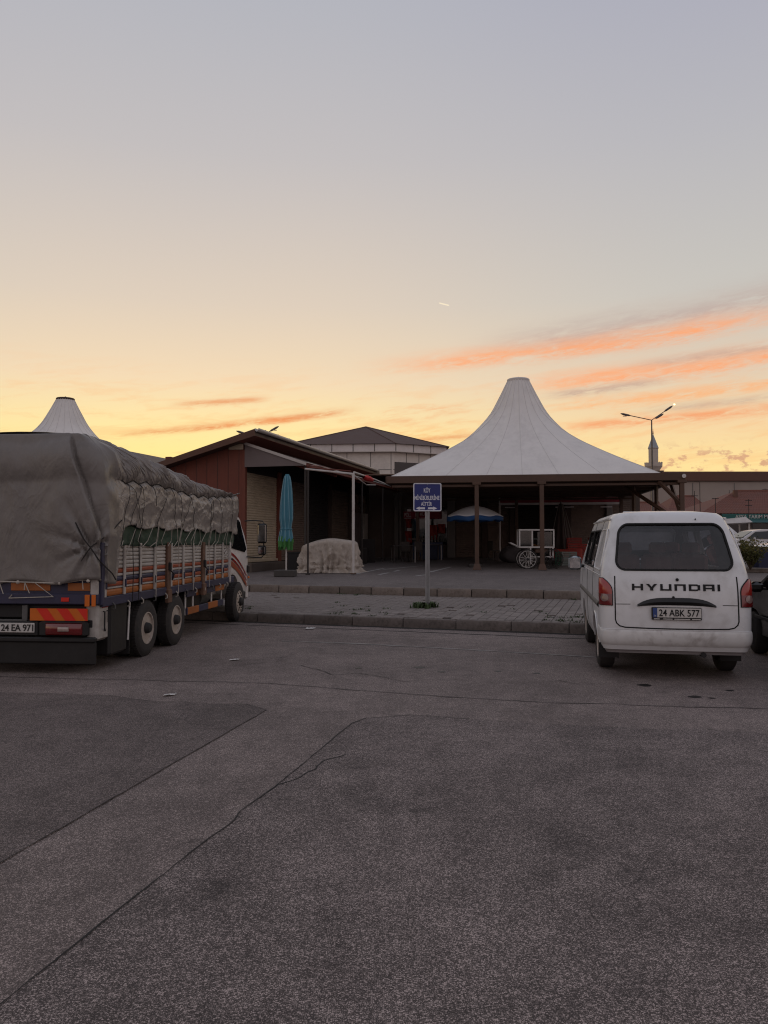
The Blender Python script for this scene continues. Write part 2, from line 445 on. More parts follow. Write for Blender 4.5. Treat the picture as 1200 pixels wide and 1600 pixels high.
# ================================================================== GROUND
SITE_RZ = -math.atan(.33)
SITE_O = Vector((0, 14.4, 0))
_u = Vector((math.cos(SITE_RZ), math.sin(SITE_RZ), 0)); _v = Vector((-math.sin(SITE_RZ), math.cos(SITE_RZ), 0))
def site(u, v, z=0): return SITE_O + _u*u + _v*v + Vector((0, 0, z))
def to_site(p): d = Vector((p[0], p[1], 0)) - SITE_O; return d.dot(_u), d.dot(_v)
V_SW0, V_SW1, V_PL = .16, 4.0, 4.16       # sidewalk from/to, plaza starts
def sw_z(v): return .165 + (v-V_SW0)/(V_SW1-V_SW0)*.125
def plaza_z(v): return .475 + .0105*(min(v, 30)-V_PL)
def on_plaza(x, y): return plaza_z(to_site((x, y))[1])
def on_plaza_px(px, py):
    """point of the plaza seen at a photo pixel"""
    Yd = 25.0
    for _ in range(40):
        p = at(px, py, Yd); z = on_plaza(p.x, p.y)
        g = ground(px, py, z); Yd = .5*Yd + .5*g.y
    return Vector((g.x, g.y, on_plaza(g.x, g.y)))

M_ASPH = asphalt('asphalt', (.061, .049, .0445), (.43, .345, .315), .22, 140.0, .4, .40)
M_ASPH2 = asphalt('asphalt_coarse', (.0265, .0215, .020), (.42, .34, .315), .26, 138.0, .5, .40)
M_ASPH3 = asphalt('asphalt_old', (.038, .0305, .028), (.31, .25, .23), .24, 140.0, .4, .45)
M_ASPHP = asphalt('asphalt_plaza', (.090, .075, .070), (.23, .195, .183), .3, 60.0, .3)
M_SEAM = pm('seam_tar', (.012, .011, .011), .8, .3, 20)
M_CONC = pm('kerb_concrete', (.15, .125, .112), .9, .3, 3.5, .6, 70, dirt=.7, dirt_col=(.045, .038, .033), piece=.18)
M_CONC2 = pm('kerb_concrete_inner', (.185, .15, .128), .9, .3, 3.5, .6, 70, dirt=.65, dirt_col=(.06, .046, .036), piece=.2)
M_PAV = pm('paver_concrete', (.215, .185, .170), .9, .2, 14, .5, 160, dirt=.4, dirt_col=(.08, .064, .054), piece=.18)
M_JOINT = pm('joint_soil', (.030, .026, .022), .95, .4, 12, .6, 90)
M_LINE = pm('road_paint', (.30, .28, .26), .8, .3, 9, .3, 80, dirt=.75, dirt_col=(.08, .07, .068))
M_LINE2 = pm('plaza_paint', (.34, .33, .32), .8, .3, 6, .3, 80, dirt=.55, dirt_col=(.09, .08, .075))
M_GRASS = pm('weed_leaf', (.045, .07, .022), .7, .4, 20, piece=.3)

b = MB(); b.quad((-400, -300, 0), (400, -300, 0), (400, 700, 0), (-400, 700, 0))
struct(b.build('road', M_ASPH))

def jitter_line(px_pts, z, step=.10, amp=.02, seed=0):
    W = [ground(*p) for p in px_pts] if len(px_pts[0]) == 2 else [Vector(p) for p in px_pts]
    out = []
    for i in range(len(W)-1):
        a, c = W[i], W[i+1]; L = (c-a).length; n = max(1, int(L/step)); t = (c-a).normalized(); nn = Vector((-t.y, t.x, 0))
        for k in range(n):
            p = a.lerp(c, k/n)
            e = min(1, k/3, (n-k)/3)
            out.append(Vector((p.x, p.y, z)) + nn*(amp*(fbm(p.x*2.1, p.y*2.1, seed, 4)*1.3 + .5*nz(p.x*11, p.y*11, seed)))*e)
    out.append(Vector((W[-1].x, W[-1].y, z)))
    return out
def sheet(name, outline, z, mat):
    """a laid asphalt sheet: thin slab with a ragged rim"""
    bm = bmesh.new()
    top = [bm.verts.new((p.x, p.y, z)) for p in outline]
    f = bm.faces.new(top)
    bot = [bm.verts.new((p.x, p.y, .0005)) for p in outline]
    n = len(top)
    for i in range(n):
        j = (i+1) % n; bm.faces.new((top[j], top[i], bot[i], bot[j]))
    bmesh.ops.recalc_face_normals(bm, faces=bm.faces)
    bmesh.ops.triangulate(bm, faces=[f])
    me = bpy.data.meshes.new(name); bm.to_mesh(me); bm.free(); me.materials.append(mat)
    o = bpy.data.objects.new(name, me); COL.objects.link(o); return struct(o)
def ribbon(name, pts, w, z, mat, seed=0, wf=.6, parent=None):
    mb = MB(); L = []; Rr = []
    for i, p in enumerate(pts):
        t = (pts[min(i+1, len(pts)-1)]-pts[max(i-1, 0)]).normalized(); nn = Vector((-t.y, t.x, 0))
        ww = w*(1+wf*fbm(p.x*3.3, p.y*3.3, seed+5, 3))*.5
        ww = max(ww, w*.12)
        L.append((p.x+nn.x*ww, p.y+nn.y*ww, z)); Rr.append((p.x-nn.x*ww, p.y-nn.y*ww, z))
    n = len(pts)
    mb.add(L+Rr, [(n+i, n+i+1, i+1, i) for i in range(n-1)])
    return struct(mb.build(name, mat, parent))

# newer patch, right: its ragged long edge runs from the lower left to the middle, then turns right
e1 = jitter_line([(-260, 1780), (0, 1572), (275, 1352), (366, 1283), (374, 1270), (430, 1230), (550, 1131)], .004, .04, .007, 1)
e2 = jitter_line([(550, 1131), (572, 1123), (640, 1118), (760, 1126), (900, 1134), (1200, 1146), (1700, 1160)], .004, .12, .05, 2)
sheet('asphalt_patch_coarse', e1 + e2[1:] + [Vector((9, -4, 0)), Vector((-4, -4, 0))], .004, M_ASPH2)
ribbon('seam_long', [p for p in e1], .0085, .0075, M_SEAM, 1)
ribbon('seam_turn', e2[:9], .012, .0075, M_SEAM, 2)
# older patch, left
f1 = jitter_line([(-900, 1870), (-300, 1523), (0, 1350), (416, 1110)], .004, .05, .007, 3)
f2 = jitter_line([(416, 1110), (385, 1101), (240, 1097), (172, 1087), (0, 1083), (-500, 1080)], .004, .10, .035, 4)
sheet('asphalt_patch_old', f1 + f2[1:] + [Vector((-14, 5, 0))], .004, M_ASPH3)
ribbon('seam_left', f1, .006, .0075, M_SEAM, 3)
ribbon('seam_left_turn', f2, .008, .0075, M_SEAM, 4)
# strip seams of the lane, running across
ribbon('seam_across', jitter_line([(-200, 1052), (160, 1062), (420, 1068), (640, 1085), (850, 1098), (1200, 1108), (1500, 1116)], .004, .1, .03, 6), .014, .0055, M_SEAM, 6)
# gutter line and a thin, worn parking line before the kerb
ribbon('gutter_seam', jitter_line([tuple(site(u, -.62-.02*u)) for u in range(-9, 13, 2)], .004, .1, .03, 8), .05, .004, M_SEAM, 8)
ribbon('gutter_dirt', jitter_line([tuple(site(u, -.10)) for u in range(-9, 13, 2)], .004, .1, .03, 9), .16, .004, M_JOINT, 9)
ribbon('parking_line', jitter_line([(440, 1002), (560, 1006), (760, 1017), (960, 1029)], .004, .1, .01, 10), .055, .005, M_LINE, 10, .9)
# wandering hairline cracks
for k, pts in enumerate([[(470, 1040), (520, 1055), (560, 1052), (640, 1066)], [(860, 1062), (905, 1070), (930, 1069)],
                         [(420, 1238), (470, 1215), (505, 1190), (540, 1180)]]):
    ribbon('crack', jitter_line(pts, .005, .06, .06, 20+k), .010, .0062, M_SEAM, 20+k, 1.0)

# -------- front kerb: separate stones
U0, U1 = -10.0, 13.0
kerb = struct(MB().box(((U0+U1)/2, V_SW0/2+.01, .06), (U1-U0, .12, .10)).build('kerb', M_JOINT)); kerb.location = SITE_O; kerb.rotation_euler.z = SITE_RZ
def kerb_mesh(L_, W_, H_, mat, seed, n=14):
    """kerb stone with worn, chipped arrises"""
    mb = MB(); vs = []; sec = [(-.5, -.5), (-.5, -.1), (-.5, .36), (-.40, .5), (0, .5), (.40, .5), (.5, .36), (.5, -.5)]; m = len(sec)
    for i in range(n+1):
        x = (i/n-.5)*L_
        ch = min(.012, max(0, fbm(x*6+seed*9, seed, 1, 3)-.10)*.05)
        for q, (a, c) in enumerate(sec):
            y, z = a*W_, c*H_
            if q in (2, 3): y += ch*(.7 if q == 2 else 1.3); z -= ch*(1.3 if q == 2 else .6)
            e = .006 if i in (0, n) else 0
            vs.append((x, y*(1-e*6)+.004*nz(x*9, q, seed), z-e*(c > 0)+.003*nz(x*7, q+5, seed)))
    fs = [(i*m+q, i*m+(q+1) % m, (i+1)*m+(q+1) % m, (i+1)*m+q) for i in range(n) for q in range(m)] + [tuple(range(m-1, -1, -1)), tuple(n*m+q for q in range(m))]
    return mb.add(vs, fs).mesh('kerb_stone', mat, 40, True)
stones = [kerb_mesh(.985, .15, .175, M_CONC, k) for k in range(5)]
u = U0 + .37
while u < U1:
    inst('kerb_stone', random.choice(stones), kerb, (u+.5, .075+random.uniform(-.010, .010), .083+random.uniform(-.010, .008)), (random.uniform(-.03, .02), random.uniform(-.008, .008), random.uniform(-.010, .010)))
    u += 1.0
# -------- inner kerb
kerb2 = struct(MB().box(((U0+U1)/2, V_SW1+.08, .37), (U1-U0, .10, .15)).build('kerb', M_JOINT)); kerb2.location = SITE_O; kerb2.rotation_euler.z = SITE_RZ
stones2 = [kerb_mesh(.80, .15, .21, M_CONC2, k+20) for k in range(5)]
u = U0 + .1; k = 0
while u < U1:
    inst('kerb_stone', random.choice(stones2), kerb2, (u+.41, V_SW1+.075+random.uniform(-.01, .01), .376+random.uniform(-.009, .006)), (random.uniform(-.02, .01), random.uniform(-.008, .008), random.uniform(-.01, .01)), (random.choice((1, 1, 1.0)), 1, 1))
    u += .825

# -------- sidewalk with its pavers
L = V_SW1 - V_SW0
sw = MB()
sw.add([(U0, V_SW0, sw_z(V_SW0)-.022), (U1, V_SW0, sw_z(V_SW0)-.022), (U1, V_SW1, sw_z(V_SW1)-.022), (U0, V_SW1, sw_z(V_SW1)-.022),
        (U0, V_SW0, -.02), (U1, V_SW0, -.02), (U1, V_SW1, -.02), (U0, V_SW1, -.02)], [(0, 1, 2, 3), (4, 5, 1, 0), (6, 7, 3, 2), (5, 6, 2, 1), (7, 4, 0, 3)])
side = struct(sw.build('sidewalk', M_JOINT)); side.location = SITE_O; side.rotation_euler.z = SITE_RZ
PU, PV = .165, .165
nu, nv = int((U1-U0)/PU), int(L/PV)
paver = MB().cbox((0, 0, 0), (PU-.009, PV-.010, .05), .007).mesh('paver', M_PAV)
tilt = math.atan(.125/L)
rest = MB(); cand = []
for j in range(nv):
    for i in range(nu):
        uu = U0 + (i+.5)*PU; vv = V_SW0 + .03 + (j+.5)*PV
        p = site(uu, vv); px = 600 + 1200*p.x/p.y
        dz = .010*fbm(uu*.9, vv*.9, 3, 3) + random.uniform(-.003, .003)
        cand.append((not (392 < px < 925), p.y, uu, vv, dz))
cand.sort()
for q, (hid, _, uu, vv, dz) in enumerate(cand):
    if random.random() < .012: continue                       # a few pavers are missing
    loc = (uu, vv, sw_z(vv)-.022+dz); rot = (tilt+random.uniform(-.012, .012), random.uniform(-.012, .012), random.uniform(-.015, .015))
    if q < 300: inst('paver', paver, side, loc, rot)
    else:
        rest.M = Matrix.Translation(loc) @ Matrix.Rotation(rot[2], 4, 'Z') @ Matrix.Rotation(rot[0], 4, 'X')
        rest.cbox((0, 0, 0), (PU-.009, PV-.010, .05), .007)
o = rest.build('paver_field', M_PAV, side); o['kind'] = 'stuff'

# -------- raised plaza
pl = MB()
vs = [V_PL-.01, 12, 20, 30, 120]
for k in range(4):
    a, c = vs[k], vs[k+1]
    pl.quad((-90, a, plaza_z(a)), (120, a, plaza_z(a)), (120, c, plaza_z(c)), (-90, c, plaza_z(c)))
pl.quad((-90, V_PL-.01, -.05), (120, V_PL-.01, -.05), (120, V_PL-.01, plaza_z(V_PL)), (-90, V_PL-.01, plaza_z(V_PL)))
plaza = struct(pl.build('plaza', M_ASPHP, fix=False)); plaza.location = SITE_O; plaza.rotation_euler.z = SITE_RZ
for k, pts in enumerate([[(556, 897), (575, 893), (600, 888)], [(592, 898), (607, 895)], [(650, 900), (668, 898)], [(672, 894), (704, 886)], [(598, 890), (660, 884)], [(616, 893), (624, 891)]]):
    W = [on_plaza_px(*p) for p in pts]; P = jitter_line([tuple(p) for p in W], .0, .2, .01, 40+k)
    mb = MB(); n = len(P); LL = []; RR = []
    for i, p in enumerate(P):
        t = (P[min(i+1, n-1)]-P[max(i-1, 0)]).normalized(); nn = Vector((-t.y, t.x, 0))*.06
        for S, q in ((LL, p+nn), (RR, p-nn)): S.append((q.x, q.y, on_plaza(q.x, q.y)+.004))
    mb.add(LL+RR, [(n+i, n+i+1, i+1, i) for i in range(n-1)])
    struct(mb.build('plaza_line', M_LINE2))

# -------- weeds in the joints and the tuft round the sign post
def tufts(name, spots, h, parent=None):
    mb = MB()
    for (x, y, z, s, n) in spots:
        for k in range(n):
            a = random.uniform(0, 2*PI); r_ = random.uniform(0, s); bx, by = x+r_*math.cos(a), y+r_*math.sin(a)
            hh = h*random.uniform(.4, 1.2); le = random.uniform(.3, 1.1)*hh; d = random.uniform(0, 2*PI); w = hh*.13
            dx, dy = math.cos(d), math.sin(d)
            mb.add([(bx-dy*w, by+dx*w, z), (bx+dy*w, by-dx*w, z), (bx+dx*le*.5+dy*w*.8, by+dy*le*.5-dx*w*.8, z+hh*.7), (bx+dx*le*.5-dy*w*.8, by+dy*le*.5+dx*w*.8, z+hh*.7), (bx+dx*le, by+dy*le, z+hh*.85)],
                   [(0, 1, 2, 3), (3, 2, 4)])
    o = mb.build(name, M_GRASS, parent, fix=False); o['kind'] = 'stuff'; return o
SIGN_P = site(1.27, 1.22)
SIGN_P = Vector((at(668, 950, 16.0).x, 16.0, 0)); _su, _sv = to_site(SIGN_P); SIGN_P.z = sw_z(_sv)
tufts('grass', [(SIGN_P.x+random.gauss(0, .13), SIGN_P.y+random.gauss(-.03, .12), SIGN_P.z-.01, .08, 14) for _ in range(22)], .13)
spots = []
for _ in range(210):
    uu, vv = random.uniform(-4, 5.5), V_SW0 + abs(random.gauss(0, .8)) + .05
    if random.random() < .22: vv = V_SW1 - abs(random.gauss(0, .1)) - .02
    if vv > V_SW1-.02 or fbm(uu*.7, vv*.7, 8, 3) < -.05: continue
    uu = round(uu/PU)*PU + random.uniform(-.03, .03) if random.random() < .5 else uu
    p = site(uu, vv); spots.append((p.x, p.y, sw_z(vv)-.018, .09, 20))
tufts('weeds', spots, .055)
# oil drips on the parking strip
M_OIL = pm('oil_stain', (.012, .011, .010), .5, .3, 8)
for k, (px, py, s) in enumerate(((1008, 1071, .050), (1086, 1089, .045), (1112, 1091, .022), (1140, 1079, .03), (778, 1049, .03), (655, 1043, .045), (690, 1050, .03), (838, 1052, .03), (560, 1044, .03))):
    g = ground(px, py); sheet('oil_stain', [Vector((g.x+s*1.5*(1+.45*fbm(math.cos(a)*1.2+k, math.sin(a)*1.2, k, 3))*math.cos(a), g.y+s*1.3*(1+.45*fbm(math.cos(a)*1.2+k, math.sin(a)*1.2, k, 3))*math.sin(a), 0)) for a in np.linspace(0, 2*PI, 26, endpoint=False)], .0028 if py < 1120 else .0068, M_OIL)
# litter
M_LITTER = pm('paper_scrap', (.6, .58, .56), .8, .2, 20)
def scrap(px, py, s, label, seed):
    g = ground(px, py); mb = MB()
    rnd = random.Random(seed)
    def fn(a, c):
        return (g.x+(a-.5)*s*2.2+.7*s*nz(a*5, c*5, seed), g.y+(c-.5)*s*1.6+.9*s*nz(a*4, c*3, seed+7)+.9*s*(a-.5), .012+.020*abs(nz(a*3, c*3, seed+3)))
    mb.grid(fn, 7, 4); o = mb.build('paper_scrap', M_LITTER, smooth=60)
    md = o.modifiers.new('thickness', 'SOLIDIFY'); md.thickness = .002
    tag(o, label, 'litter', 'scraps of white litter on the asphalt')
scrap(265, 1087, .048, 'crumpled white paper scrap on the open asphalt behind the truck', 1)
scrap(485, 983, .08, 'white scrap lying in the gutter before the kerb', 2)
scrap(366, 1032, .05, 'small white scrap on the asphalt beside the truck wheels', 3)
# ================================================================== TRUCK
M_CANVAS = pm('tarp_canvas', (.160, .142, .130), .42, .16, 3.2, .25, 220, spec=.6, dirt=.45, dirt_col=(.085, .074, .065))
def creased(mt, sx, sy, sz, strength, dist):
    """adds soft random creases to a cloth material"""
    nt = NT(mt.node_tree); b = nt.n['Principled BSDF']; tc = nt.new('ShaderNodeTexCoord')
    s = nt.new('ShaderNodeSeparateXYZ'); nt.l.new(tc.outputs['Object'], s.inputs[0]); x, y, z = s.outputs
    h = None
    for f, w in ((1.0, 1.0), (2.7, .45)):
        n = nt.noise(nt.vec(nt.m('MULTIPLY', x, sx*f), nt.m('MULTIPLY', y, sy*f), nt.m('MULTIPLY', z, sz*f)), 1.0, 4, .6, .9)
        r = nt.m('MULTIPLY', nt.m('POWER', nt.m('SUBTRACT', 1.0, nt.m('ABSOLUTE', nt.m('MULTIPLY_ADD', n, 5.0, -2.5)), clamp=True), 1.8), w)
        h = r if h is None else nt.m('ADD', h, r)
    bn = nt.new('ShaderNodeBump'); bn.inputs['Strength'].default_value = strength; bn.inputs['Distance'].default_value = dist
    nt.l.new(h, bn.inputs['Height']); nt.l.new(bn.outputs[0], b.inputs['Normal'])
    return mt
creased(M_CANVAS, 1.3, 1.3, .7, .30, .02)
def pleated(mt):
    """adds fine gathered creases, running down and forward, to a canvas material"""
    nt = NT(mt.node_tree); b = nt.n['Principled BSDF']; tc = nt.new('ShaderNodeTexCoord')
    s = nt.new('ShaderNodeSeparateXYZ'); nt.l.new(tc.outputs['Object'], s.inputs[0]); x, y, z = s.outputs
    c = nt.m('ADD', y, nt.m('MULTIPLY', z, .62)); a = nt.m('SUBTRACT', z, nt.m('MULTIPLY', y, .3))
    n = nt.noise(nt.vec(nt.m('MULTIPLY', c, 7.5), nt.m('MULTIPLY', a, .9), 0.0), 1.0, 3, .55, .3)
    r1 = nt.m('POWER', nt.m('SUBTRACT', 1.0, nt.m('ABSOLUTE', nt.m('MULTIPLY_ADD', n, 4.0, -2.0)), clamp=True), 1.5)
    n2 = nt.noise(nt.vec(nt.m('MULTIPLY', c, 2.6), nt.m('MULTIPLY', a, 3.2), 4.0), 1.0, 4, .6, .8)
    r2 = nt.m('POWER', nt.m('SUBTRACT', 1.0, nt.m('ABSOLUTE', nt.m('MULTIPLY_ADD', n2, 5.0, -2.5)), clamp=True), 2.0)
    k = nt.ss(z, 2.24, 2.40)
    h = nt.m('ADD', nt.m('MULTIPLY', r1, k), nt.m('MULTIPLY', r2, nt.m('MULTIPLY_ADD', k, -.08, .15)))
    bn = nt.new('ShaderNodeBump'); bn.inputs['Strength'].default_value = .9; bn.inputs['Distance'].default_value = .045
    nt.l.new(h, bn.inputs['Height']); nt.l.new(bn.outputs[0], b.inputs['Normal'])
    return mt
M_CANVAS_LIT = pleated(pm('tarp_canvas_gathered_lit', (.225, .20, .185), .38, .14, 3.2, spec=.6, dirt=.45, dirt_col=(.10, .088, .08)))  # same canvas; skylight on the right side is put into the lighter colour
M_GREEN = pm('green_tarp', (.015, .042, .025), .6, .3, 6, .3, 60, dirt=.4, dirt_col=(.03, .035, .025))
M_ALU = pm('side_board_grey', (.40, .37, .34), .55, .12, 4, .1, 80, dirt=.55, dirt_col=(.16, .125, .10))
M_WHITE_P = pm('white_paint', (.62, .585, .56), .4, .08, 3, dirt=.45, dirt_col=(.28, .24, .21))
M_ORANGE_P = pm('orange_paint', (.34, .105, .022), .5, .14, 4, dirt=.4, dirt_col=(.16, .06, .03))
M_REDOR_P = pm('red_orange_paint', (.27, .055, .02), .5, .14, 4, dirt=.4, dirt_col=(.14, .05, .03))
M_BLUE_P = pm('violet_blue_paint', (.034, .033, .066), .5, .2, 4, dirt=.5, dirt_col=(.04, .034, .035))
M_BLACK = pm('black_plastic', (.014, .013, .013), .55, .3, 5, dirt=.3, dirt_col=(.035, .03, .027))
M_CHASSIS = pm('dark_chassis', (.018, .017, .018), .7, .4, 4, dirt=.5, dirt_col=(.035, .028, .023))
M_RUBBER = pm('tyre_rubber', (.030, .027, .026), .85, .2, 6, .3, 90, dirt=.5, dirt_col=(.065, .052, .043))
M_RIM = pm('painted_rim', (.42, .36, .31), .5, .12, 6, dirt=.6, dirt_col=(.16, .11, .08))
M_ROPE_D = pm('dark_rope', (.022, .019, .018), .9, .3, 30)
M_ROPE_L = pm('pale_rope', (.42, .38, .33), .9, .2, 30)
M_RUST = pm('rusty_post', (.13, .07, .045), .8, .35, 6, .3, 60, dirt=.5, dirt_col=(.05, .03, .022))
M_REFL_R = pm('reflector_red', (.62, .025, .012), .35, .06, 8)
M_REFL_O = pm('reflector_amber', (.58, .13, .012), .35, .06, 8)
M_LAMP_R = pm('lamp_red', (.14, .008, .009), .15, .2, 9, spec=.6, coat=.6)
M_LAMP_R2 = pm('lamp_red_bright', (.30, .020, .014), .15, .1, 9, spec=.6, coat=.6)
M_LAMP_C = pm('lamp_clear', (.36, .27, .24), .12, .2, 30, spec=.6, coat=.6)
M_PLATE = pm('plate_white', (.55, .53, .50), .5, .05, 10, dirt=.25, dirt_col=(.3, .27, .24))
M_DGLASS = pm('dark_cab_glass', (.008, .009, .010), .05, .05, 3, spec=.6)
M_CHROME = pm('chrome', (.55, .55, .56), .12, .05, 5, metal=1)
M_BEAMGR = pm('grey_steel', (.10, .097, .095), .55, .2, 5, dirt=.4, dirt_col=(.05, .042, .036))

TRZ = -math.atan(.0877)
truck = thing('flatbed_truck', 'long three axle cargo truck with grey striped side boards and white cab', 'truck', (-4.615, 9.40, 0), TRZ)
HX = 1.20                     # half width of the bed
def P(name, mb, mat, parent=truck, smooth=None, **k): return mb.build(name, mat, parent, smooth, **k)
def tp(px, py, xl):
    """truck-local (y,z) of the point at local x = xl seen at a pixel (for reading positions off the photo)"""
    inv = (Matrix.Translation(truck.location) @ Matrix.Rotation(TRZ, 4, 'Z')).inverted()
    a = inv @ Vector((0, 0, CAM_H)); q = inv @ at(px, py, 10.0); d = q-a
    t = (xl-a.x)/d.x; r_ = a+d*t
    return r_.y, r_.z

# chassis
P('chassis', MB().cbox((-.38, 3.4, .68), (.10, 6.6, .20), .01).cbox((.38, 3.4, .68), (.10, 6.6, .20), .01).box((0, .5, .68), (.70, .12, .16)).box((0, 2.0, .66), (.70, .3, .14)).box((0, 4.4, .68), (.70, .12, .16)), M_CHASSIS)
P('axle', MB().tube([(-.95, 1.40, .385), (.95, 1.40, .385)], .075, 10), M_CHASSIS)
P('axle', MB().tube([(-.95, 2.52, .385), (.95, 2.52, .385)], .075, 10), M_CHASSIS)
P('axle', MB().tube([(-.85, 6.10, .385), (.85, 6.10, .385)], .065, 10), M_CHASSIS)
P('fuel_tank', MB().cbox((.72, 4.1, .55), (.42, .9, .42), .06), M_CHASSIS, smooth=40)
P('air_tank', MB().tube([(.70, 4.85, .56), (.70, 5.35, .56)], .15, 16), M_BEAMGR, smooth=40)
P('gearbox', MB().cbox((0, 5.0, .55), (.6, 1.4, .4), .05), M_CHASSIS)
P('bed_floor', MB().box((0, 2.86, .875), (2.34, 5.66, .07)), M_CHASSIS)
# wheels
def truck_wheel(y, side, dual):
    w = .20
    prof = [(.215, -.10), (.30, -.105), (.355, -.095), (.384, -.07), (.386, 0), (.384, .07), (.355, .095), (.30, .105), (.225, .10), (.215, .085)]
    mb = MB(); mb.lathe(prof, 40, axis='X', closed=True)
    # tread grooves as raised ribs
    for k in range(48):
        a = 2*PI*k/48
        for hx in (-.045, .045):
            mb.box((hx, .387*math.cos(a), .387*math.sin(a)), (.06, .030, .010), rot=Matrix.Rotation(a-PI/2, 3, 'X'))
    x0 = side*(1.10)
    wh = mb.build('wheel', M_RUBBER, truck, 40); wh.location = (x0, y, .388)
    rm = MB()
    s = side
    if dual:
        rm.lathe([(.225, .075*s), (.222, .098*s), (.205, .10*s), (.200, .085*s), (.195, .05*s), (.185, .02*s), (.150, .012*s), (.10, .012*s)], 40, axis='X')
        rm.lathe([(.10, .012*s), (.0, .012*s)], 40, axis='X')
        cap = MB().lathe([(.115, .0), (.105, .035*s), (.085, .045*s), (.07, .12*s), (.055, .14*s), (0, .145*s)], 24, axis='X')
    else:
        rm.lathe([(.225, .075*s), (.222, .10*s), (.20, .102*s), (.192, .088*s), (.165, .10*s), (.13, .112*s), (.10, .112*s)], 40, axis='X')
        rm.lathe([(.10, .112*s), (0, .112*s)], 40, axis='X')
        cap = MB().lathe([(.085, .112*s), (.080, .15*s), (.05, .175*s), (0, .18*s)], 24, axis='X')
    r_ = rm.build('rim', M_RIM, wh, 30, fix=False)
    c_ = cap.build('hub_cap', M_CHASSIS, wh, 30, fix=False)
    nb = MB()
    for k in range(6):
        a = 2*PI*k/6; q = .135
        nb.tube([(.02*s if dual else .108*s, q*math.cos(a), q*math.sin(a)), (.05*s if dual else .13*s, q*math.cos(a), q*math.sin(a))], .014, 6)
    nb.build('wheel_nut', M_CHASSIS, wh)['kind'] = 'stuff'
    hb = MB()
    for k in range(8):
        a = 2*PI*(k+.5)/8
        hb.cbox((.055*s if dual else .098*s, .178*math.cos(a), .178*math.sin(a)), (.008, .05, .022), .004, rot=Matrix.Rotation(a, 3, 'X'))
    hb.build('hand_hole', M_BLACK, wh)['kind'] = 'stuff'
    if dual:
        m2 = MB().lathe(prof, 32, axis='X', closed=True)
        w2 = m2.build('wheel', M_RUBBER, truck, 40); w2.location = (x0-side*.25, y, .388)
for y, dual in ((1.47, 1), (2.60, 1), (6.12, 0)):
    for sd_ in (1, -1): truck_wheel(y, sd_, dual)

# side boards: panel > slat, in rows of painted profiles
rows = [(1.560, 1.508, 0), (1.508, 1.456, 0), (1.456, 1.404, 0), (1.404, 1.352, 0), (1.352, 1.300, 0), (1.300, 1.248, 0), (1.248, 1.190, 1), (1.190, 1.150, 2), (1.150, 1.090, 3), (1.090, 1.030, 1), (1.030, 1.000, 2), (1.000, .915, 4)]
rowm = [M_ALU, M_REDOR_P, M_ALU, M_BLUE_P, M_ORANGE_P]
spans = [(.06, 2.10), (2.28, 3.72), (3.90, 5.32)]
for sx in (1, -1):
    for (y0, y1) in spans:
        pn = MB().box((sx*(HX-.035), (y0+y1)/2, 1.237), (.02, y1-y0, .646)).build('side_panel', M_ALU, truck)
        for (zt, zb, m_) in rows:
            h = zt-zb; x = sx*(HX-.012)
            prof = [(-.012, zb+.001), (.004, zb+.004), (.012, zb+h*.30), (.012, zb+h*.70), (.004, zt-.004), (-.012, zt-.001)]
            sl = MB().prism([(x+sx*a, z) for a, z in prof], y0, y1, 'XZ').build('slat', rowm[m_], pn)
        # upright ribs of the panel
        n = 4 if y1-y0 > 1.8 else 3
        for k in range(n):
            y = y0 + (k+.15)*(y1-y0)/n if k else y0+.03
            MB().cbox((sx*(HX+.012), y, 1.24), (.026, .055, .66), .006).build('rib', M_ALU, pn)
            MB().cbox((sx*(HX+.030), y, 1.06), (.02, .03, .10), .004).build('latch', M_BLUE_P, pn)
    P('sill_beam', MB().cbox((sx*(HX-.02), 2.86, .855), (.07, 5.66, .115), .008), M_BLUE_P)
    for y in (2.19, 3.81):
        po = P('post', MB().cbox((sx*(HX-.005), y, 1.19), (.07, .13, .78), .01).cbox((sx*(HX+.02), y, .78), (.06, .16, .20), .01), M_RUST)
        MB().cbox((sx*(HX+.045), y-.02, 1.22), (.05, .05, .12), .01).tube([(sx*(HX+.05), y, 1.16), (sx*(HX+.08), y+.06, 1.10), (sx*(HX+.06), y+.05, 1.02)], .012, 6).build('latch', M_CHASSIS, po)
    for y in (.02, 5.38):
        P('post', MB().cbox((sx*(HX-.005), y, 1.20), (.07, .07, .76), .01), M_BLUE_P if y < 1 else M_WHITE_P)
    for k in range(12):
        y = .3 + k*.44
        P('hook', MB().tube([(sx*(HX+.02), y, .83), (sx*(HX+.05), y, .80), (sx*(HX+.05), y, .76), (sx*(HX+.02), y, .75)], .009, 5), M_ROPE_L if k % 3 else M_BEAMGR)
    # under-run guard
    gd = P('side_guard', MB().cbox((sx*1.13, 4.22, .735), (.03, 2.0, .10), .006).cbox((sx*1.13, 4.22, .455), (.03, 2.0, .11), .006), M_BLUE_P)
    for z, hgt in ((.735, .104), (.455, .114)):
        for k in range(2):
            y0 = 3.62 + k*1.05 - (.4 if z < .6 else 0)
            MB().cbox((sx*1.13, y0+.31, z), (.036, .55, hgt), .006).build('stripe_band', M_ORANGE_P, gd)
    for y in (3.24, 3.60, 4.60, 5.20):
        MB().cbox((sx*1.105, y, .64), (.022, .035, .50), .004).build('bracket', M_WHITE_P, gd)
    # mudguard box behind the rear wheels
    P('mudguard', MB().cbox((sx*1.02, .62, .52), (.28, .52, .72), .03), M_BLACK)
    P('mud_flap', MB().box((sx*1.0, .92, .42), (.34, .02, .62)), M_BLACK)
    P('guard_strip', MB().tube([(sx*1.17, .92, .78), (sx*1.175, .86, .30)], .014, 5), M_WHITE_P)
